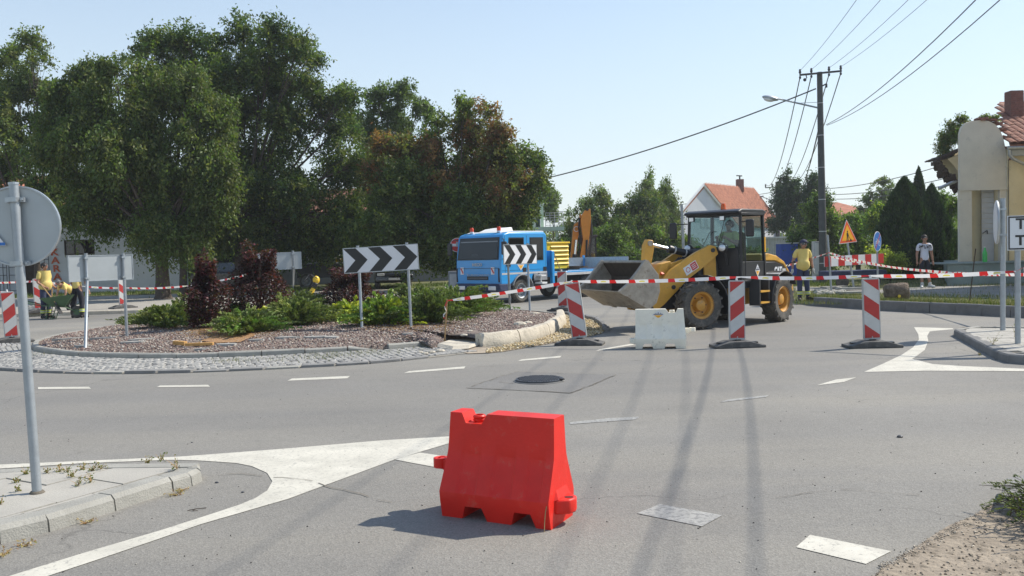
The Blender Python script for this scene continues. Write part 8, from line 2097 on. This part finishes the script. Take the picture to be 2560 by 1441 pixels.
BASE = dict(pelvis=((0, .0, .96), .125), waist=((0, .0, 1.10), .125), chest=((0, .01, 1.30), .140), neckb=((0, .01, 1.45), .075), neck=((0, -.005, 1.52), .052), jaw=((0, -.03, 1.575), .062), head=((0, -.01, 1.645), .088), crown=((0, .0, 1.70), .070),
            shL=((.175, .01, 1.42), .062), elL=((.235, .03, 1.13), .043), wrL=((.25, -.03, .89), .030), haL=((.25, -.05, .80), .02),
            shR=((-.175, .01, 1.42), .062), elR=((-.235, .03, 1.13), .043), wrR=((-.25, -.03, .89), .030), haR=((-.25, -.05, .80), .02),
            hipL=((.09, .0, .92), .098), knL=((.105, -.02, .50), .060), anL=((.11, .02, .10), .042), toL=((.13, -.13, .04), .035),
            hipR=((-.09, .0, .92), .098), knR=((-.105, -.02, .50), .060), anR=((-.11, .02, .10), .042), toR=((-.13, -.13, .04), .035))
BED = [('pelvis', 'waist'), ('waist', 'chest'), ('chest', 'neckb'), ('neckb', 'neck'), ('neck', 'jaw'), ('jaw', 'head'), ('head', 'crown')]
for s_ in 'LR': BED += [('neckb', 'sh'+s_), ('sh'+s_, 'el'+s_), ('el'+s_, 'wr'+s_), ('pelvis', 'hip'+s_), ('hip'+s_, 'kn'+s_), ('kn'+s_, 'an'+s_), ('an'+s_, 'to'+s_)]
def person(label, loc, rz, pose=None, shirt=None, trousers=None, belly=0., shoes='boot', cap=None, hair='hair', gloves=False, bands=True, shorts=False, curl=.45, look=None, sc_=1.0):
    t = thing('person', label, 'person', loc, rz, 'people at the road works'); t.scale = (sc_,)*3
    J_ = {k: (V(v[0]), v[1]) for k, v in BASE.items()}
    for k, p in (pose or {}).items(): J_[k] = (V(p), J_[k][1])
    if belly: J_['waist'] = (J_['waist'][0]+V((0, -.03*belly, 0)), .125+.045*belly); J_['chest'] = (J_['chest'][0], .140+.026*belly); J_['pelvis'] = (J_['pelvis'][0], .125+.034*belly)
    pts = {k: v for k, v in J_.items() if not k.startswith('ha')}
    body = skin_mesh('body', {k: (tuple(v[0]), v[1]) for k, v in pts.items()}, BED, 'pelvis', M['skin'])
    hd = J_['head'][0]; up_ = (J_['crown'][0]-J_['jaw'][0]).normalized(); fw = (J_['jaw'][0]-J_['crown'][0]); fw = V(look) if look else V((0, -1, -.15)); fw = (fw-up_*fw.dot(up_)).normalized(); rt_ = fw.cross(up_).normalized()
    mb = MB()
    for s2 in 'LR': hand(mb, J_['wr'+s2][0], J_['ha'+s2][0], curl, 1 if s2 == 'L' else -1)
    nose = hd+fw*.085-up_*.015; mb.tube([nose+up_*.03-fw*.01, nose+fw*.018-up_*.01, nose-up_*.018-fw*.005], [.006, .014, .008], 6)
    for s2 in (1, -1): e = hd+rt_*.088*s2-up_*.01; mb.ball(e, .028, 8, (.5, .6, 1.0))
    # hands, nose and ears become part of the one body mesh
    em = mb.mesh('x', M['skin'] if not gloves else M['skin'], angle=60)
    bm = bmesh.new(); bm.from_mesh(body); bm.from_mesh(em); bm.to_mesh(body); bm.free(); body.shade_smooth(); bpy.data.meshes.remove(em)
    bo = link('body', body, t)
    for s2 in (1, -1):
        mb = MB(); mb.ball(hd+fw*.082+rt_*.032*s2+up_*.012, .011, 8); mb.build('eye', M['signwhite'], bo); mb = MB(); mb.ball(hd+fw*.090+rt_*.032*s2+up_*.012, .006, 6); mb.build('pupil', M['black'], bo)
    mb = MB(); c = hd+fw*.082-up_*.052; mb.tube([c-rt_*.022, c+fw*.006, c+rt_*.022], .004, 5); mb.build('mouth', M['panelred'], bo)
    # shirt with short sleeves
    sp = {k: (tuple(J_[k][0]), J_[k][1]+.016) for k in ('waist', 'chest')}
    sp['hem'] = (tuple(J_['pelvis'][0].lerp(J_['waist'][0], -.85)), J_['pelvis'][1]+.030); sp['neckb'] = (tuple(J_['neckb'][0]), J_['neckb'][1]+.010)
    ed = [('hem', 'waist'), ('waist', 'chest'), ('chest', 'neckb')]
    for s2 in 'LR':
        sp['sh'+s2] = (tuple(J_['sh'+s2][0]), J_['sh'+s2][1]+.022); sp['sl'+s2] = (tuple(J_['sh'+s2][0].lerp(J_['el'+s2][0], .72)), .066); ed += [('neckb', 'sh'+s2), ('sh'+s2, 'sl'+s2)]
    link('shirt', skin_mesh('shirt', sp, ed, 'chest', shirt), t)
    tp_ = {'pelvis': (tuple(J_['pelvis'][0]), J_['pelvis'][1]+.016), 'wst': (tuple(J_['pelvis'][0].lerp(J_['waist'][0], .75)), J_['pelvis'][1]+.012)}; ed = [('wst', 'pelvis')]
    for s2 in 'LR':
        tp_['hip'+s2] = (tuple(J_['hip'+s2][0]), J_['hip'+s2][1]+.012)
        if shorts: tp_['kn'+s2] = (tuple(J_['hip'+s2][0].lerp(J_['kn'+s2][0], .85)), .088); ed += [('pelvis', 'hip'+s2), ('hip'+s2, 'kn'+s2)]
        else: tp_['kn'+s2] = (tuple(J_['kn'+s2][0]), .080); tp_['an'+s2] = (tuple(J_['an'+s2][0]+V((0, 0, .0))), .070); ed += [('pelvis', 'hip'+s2), ('hip'+s2, 'kn'+s2), ('kn'+s2, 'an'+s2)]
    link('shorts' if shorts else 'trousers', skin_mesh('trousers', tp_, ed, 'pelvis', trousers), t)
    for s2 in 'LR':
        a, tt = J_['an'+s2][0], J_['to'+s2][0]; f = (tt-a); f.z = 0; f = f.normalized() if f.length > .01 else V((0, -1, 0)); b = a-f*.05; zt = b.z
        mb = MB(); mb.tube([V((b.x, b.y, b.z-.055)), V((b.x, b.y, b.z-.03))+f*.06, V((tt.x, tt.y, a.z-.060))+f*.04, V((tt.x, tt.y, a.z-.066))+f*.08], [.046, .052, .045, .03], 10); mb.tube([a+V((0, 0, -.04)), a+V((0, 0, .09))], [.055, .052], 10)
        mb.build('shoe', M[shoes], t, angle=60)
        if bands:
            k_, a_ = J_['kn'+s2][0], J_['an'+s2][0]
            for u, mm, nm in ((.56, 'hivis', 'hivis_band'), (.64, 'silver', 'reflective_band'), (.72, 'hivis', 'hivis_band')):
                p = k_.lerp(a_, u); q = k_.lerp(a_, u+.078); mb = MB(); mb.tube([p, q], [.082, .080], 14); mb.build(nm, M[mm], t, angle=60)
        if gloves:
            mb = MB(); hand(mb, J_['wr'+s2][0], J_['ha'+s2][0], curl, 1 if s2 == 'L' else -1); g_ = mb.mesh('glove', M['glove'], angle=60)
            for v in g_.vertices: v.co += v.normal*.006
            link('glove', g_, t)
    if hair:
        mb = MB(); mb.ball((0, 0, 0), 1, 14, (.100, .108, .098)); hm = mb.mesh('hair', M[hair], angle=70)
        Rm = Matrix(((rt_.x, -fw.x, up_.x, 0), (rt_.y, -fw.y, up_.y, 0), (rt_.z, -fw.z, up_.z, 0), (0, 0, 0, 1)))
        ho = link('hair', hm, t); ho.matrix_local = Matrix.Translation(hd+up_*.030-fw*.020) @ Rm
    if cap:
        mb = MB(); mb.lathe([(.112, 0), (.110, .05), (.085, .095), (.04, .115), (0, .118)], hd+up_*.035-fw*.005, up_, 16)
        mb.build('cap', M[cap], t, angle=60); mb = MB(); c = hd+up_*.042+fw*.10; q = [c-rt_*.075, c+fw*.06-rt_*.05-up_*.012, c+fw*.075-up_*.015, c+fw*.06+rt_*.05-up_*.012, c+rt_*.075]; n_ = V((0, 0, .008))
        mb.add([tuple(p) for p in q]+[tuple(p+n_) for p in q], [(0, 1, 2, 3, 4), (5, 6, 7, 8, 9)]+[(i, (i+1) % 5, 5+(i+1) % 5, 5+i) for i in range(5)]); mb.build('cap_brim', M[cap], t)
    return t
M['hips'] = M['trous']
# worker at the right, looking down
wR = G(2008, 752, .10)
person('stout worker in yellow T-shirt, navy cap and grey gloves looking down, right of the loader', wR, R(4), dict(jaw=(0, -.085, 1.545), head=(.01, -.07, 1.615), crown=(.015, -.05, 1.68), neck=(0, -.03, 1.50), elL=(.27, .03, 1.14), wrL=(.285, -.04, .92), haL=(.285, -.06, .82), elR=(-.28, .03, 1.14), wrR=(-.315, -.03, .92), haR=(-.325, -.04, .82), anL=(.14, 0, .10), toL=(.17, -.15, .04), anR=(-.10, 0, .10), toR=(-.16, -.14, .04)), M['shirt'], M['trous'], belly=1.5, cap='cap', gloves=True, hair='hairgrey', look=(0.1, -.8, -.75), sc_=.985)
# boy in the white T-shirt
wB = G(2312, 720, .106)
pb = person('young man in white T-shirt with dark shoulder print, black shorts, standing by the thuja', wB, R(-6), dict(anL=(.16, 0, .10), toL=(.22, -.12, .04), anR=(-.10, -.05, .10), toR=(-.16, -.18, .04)), M['tee'], M['trousb'], bands=False, shorts=True, shoes='silver', sc_=1.03)
mb = MB()
for k in range(46):
    a = rnd.uniform(-1, 1); x = a*.19; z = 1.435-.05*abs(a)+rnd.uniform(-.05, .012); mb.cbox((x, -.105+.05*abs(a)*abs(a)*1.0-.03*(z < 1.40), z), (.028*rnd.uniform(.4, 1.2), .03, .028*rnd.uniform(.4, 1)), 0, 0, rnd.uniform(0, 3))
for x in (-.05, -.015, .03, .06): mb.cbox((x, -.158, 1.33+.012*(x > 0)), (.016, .012, .05), 0, 0, rnd.uniform(-.4, .4))
o = mb.build('shirt_print', M['trousb'], pb, fix=False); o['kind'] = 'stuff'
# three workers at the left
wC = G(116, 797)
person('stout worker standing in profile with a shovel, leftmost of the three at the bakery', wC, R(72), dict(elL=(.24, .02, 1.14), wrL=(.20, -.16, .98), haL=(.19, -.24, .95), elR=(-.24, .04, 1.14), wrR=(-.18, -.20, .98), haR=(-.16, -.28, .96), jaw=(0, -.05, 1.57), head=(0, -.03, 1.635)), M['shirt'], M['trous'], belly=1.6, curl=.8)
sh = thing('shovel', 'shovel with wooden shaft held by the leftmost worker', 'shovel', (0, 0, 0)); a = P(113, 726, wC.y-.25); b = P(138, 757, wC.y-.45); c = P(128, 700, wC.y-.1)
mb = MB(); mb.tube([a+V((-.12, 0, .18)), b], .018, 6); mb.build('shaft', M['wood'], sh); mb = MB(); bb = b; mb.tube([bb, bb+V((.04, 0, -.08))], .025, 6); mb.cbox((bb.x+.10, bb.y, bb.z-.22), (.02, .22, .28), 0, 0, -.5); mb.build('blade', M['steel_paint'], sh)
pk = thing('pickaxe_handle', 'upright wooden tool handle behind the leftmost worker', 'tool handle', (0, 0, 0)); mb = MB(); a = P(130, 722, wC.y+.5); b = P(128, 768, wC.y+.45); mb.tube([a, b], .025, 6); mb.build('handle', M['wood'], pk)
wD = G(160, 782, .05)
bend = dict(pelvis=(0, .18, .86), waist=(0, .06, .98), chest=(0, -.14, 1.09), neckb=(0, -.27, 1.15), neck=(.0, -.34, 1.18), jaw=(.0, -.43, 1.18), head=(.0, -.43, 1.25), crown=(.0, -.40, 1.31), shL=(.17, -.25, 1.12), elL=(.24, -.27, .86), wrL=(.22, -.33, .64), haL=(.21, -.36, .56), shR=(-.17, -.25, 1.12), elR=(-.25, -.28, .86), wrR=(-.26, -.34, .64), haR=(-.26, -.37, .55), hipL=(.09, .18, .83), hipR=(-.09, .18, .83), knL=(.14, .02, .46), knR=(-.14, .02, .46), anL=(.14, .10, .10), anR=(-.14, .10, .10), toL=(.16, -.05, .04), toR=(-.16, -.05, .04))
person('grey-haired worker bending over behind the green wheelbarrow', (wD.x+.12, wD.y+.1, .0), R(-28), bend, M['shirt'], M['trousb'], hair='hairgrey', look=(.3, -1, -.3), bands=False, sc_=.86)
wE = G(196, 795)
b2 = dict(chest=(.0, -.05, 1.28), neckb=(.0, -.10, 1.42), neck=(.0, -.15, 1.46), jaw=(.0, -.23, 1.48), head=(.0, -.21, 1.54), crown=(.0, -.18, 1.60), shL=(.18, -.08, 1.38), elL=(.25, -.10, 1.10), wrL=(.22, -.20, .88), haL=(.21, -.26, .80), shR=(-.18, -.08, 1.38), elR=(-.26, -.06, 1.10), wrR=(-.29, -.12, .87), haR=(-.30, -.15, .78), anL=(.17, .0, .10), knL=(.14, -.03, .50), anR=(-.17, .05, .10), knR=(-.14, -.0, .50), toL=(.20, -.15, .04), toR=(-.20, -.10, .04))
person('worker seen from behind in yellow shirt and dark trousers, right of the wheelbarrow', wE, R(172), b2, M['shirt'], M['trousb'], hair=None, cap='silver', look=(0, -1, -.5))
# driver in the loader cab
Lm = Matrix.Translation(J) @ Matrix.Rotation(math.pi+aR, 4, 'Z'); dp = Lm @ V((-.22, .02, .64))
seat = dict(hipL=(.09, .0, .96), hipR=(-.09, .0, .96), knL=(.14, -.40, 1.02), knR=(-.14, -.40, 1.02), anL=(.14, -.52, .68), anR=(-.14, -.52, .68), toL=(.14, -.64, .66), toR=(-.14, -.64, .66), pelvis=(0, .02, .98), elL=(.25, -.10, 1.18), wrL=(.12, -.34, 1.33), haL=(.10, -.42, 1.35), elR=(-.25, -.10, 1.18), wrR=(-.12, -.34, 1.33), haR=(-.10, -.42, 1.35), jaw=(.03, -.07, 1.565), head=(.03, -.05, 1.63), crown=(.03, -.03, 1.69))
person('driver with short dark hair in a lime-yellow shirt sitting in the loader cab', dp, math.pi+aR+math.pi/2, seat, M['shirtlime'], M['trous'], bands=False, curl=.8, look=(-.4, -1, -.5), sc_=.93)
op = P(1482, 640, DY+.9)
person('operator in pale yellow shirt leaning forward in the cab of the orange digger', (op.x, DY+1.0, .42), R(-50), seat, M['shirtlime'], M['trousb'], bands=False, look=(0, -1, -.8), sc_=.95)
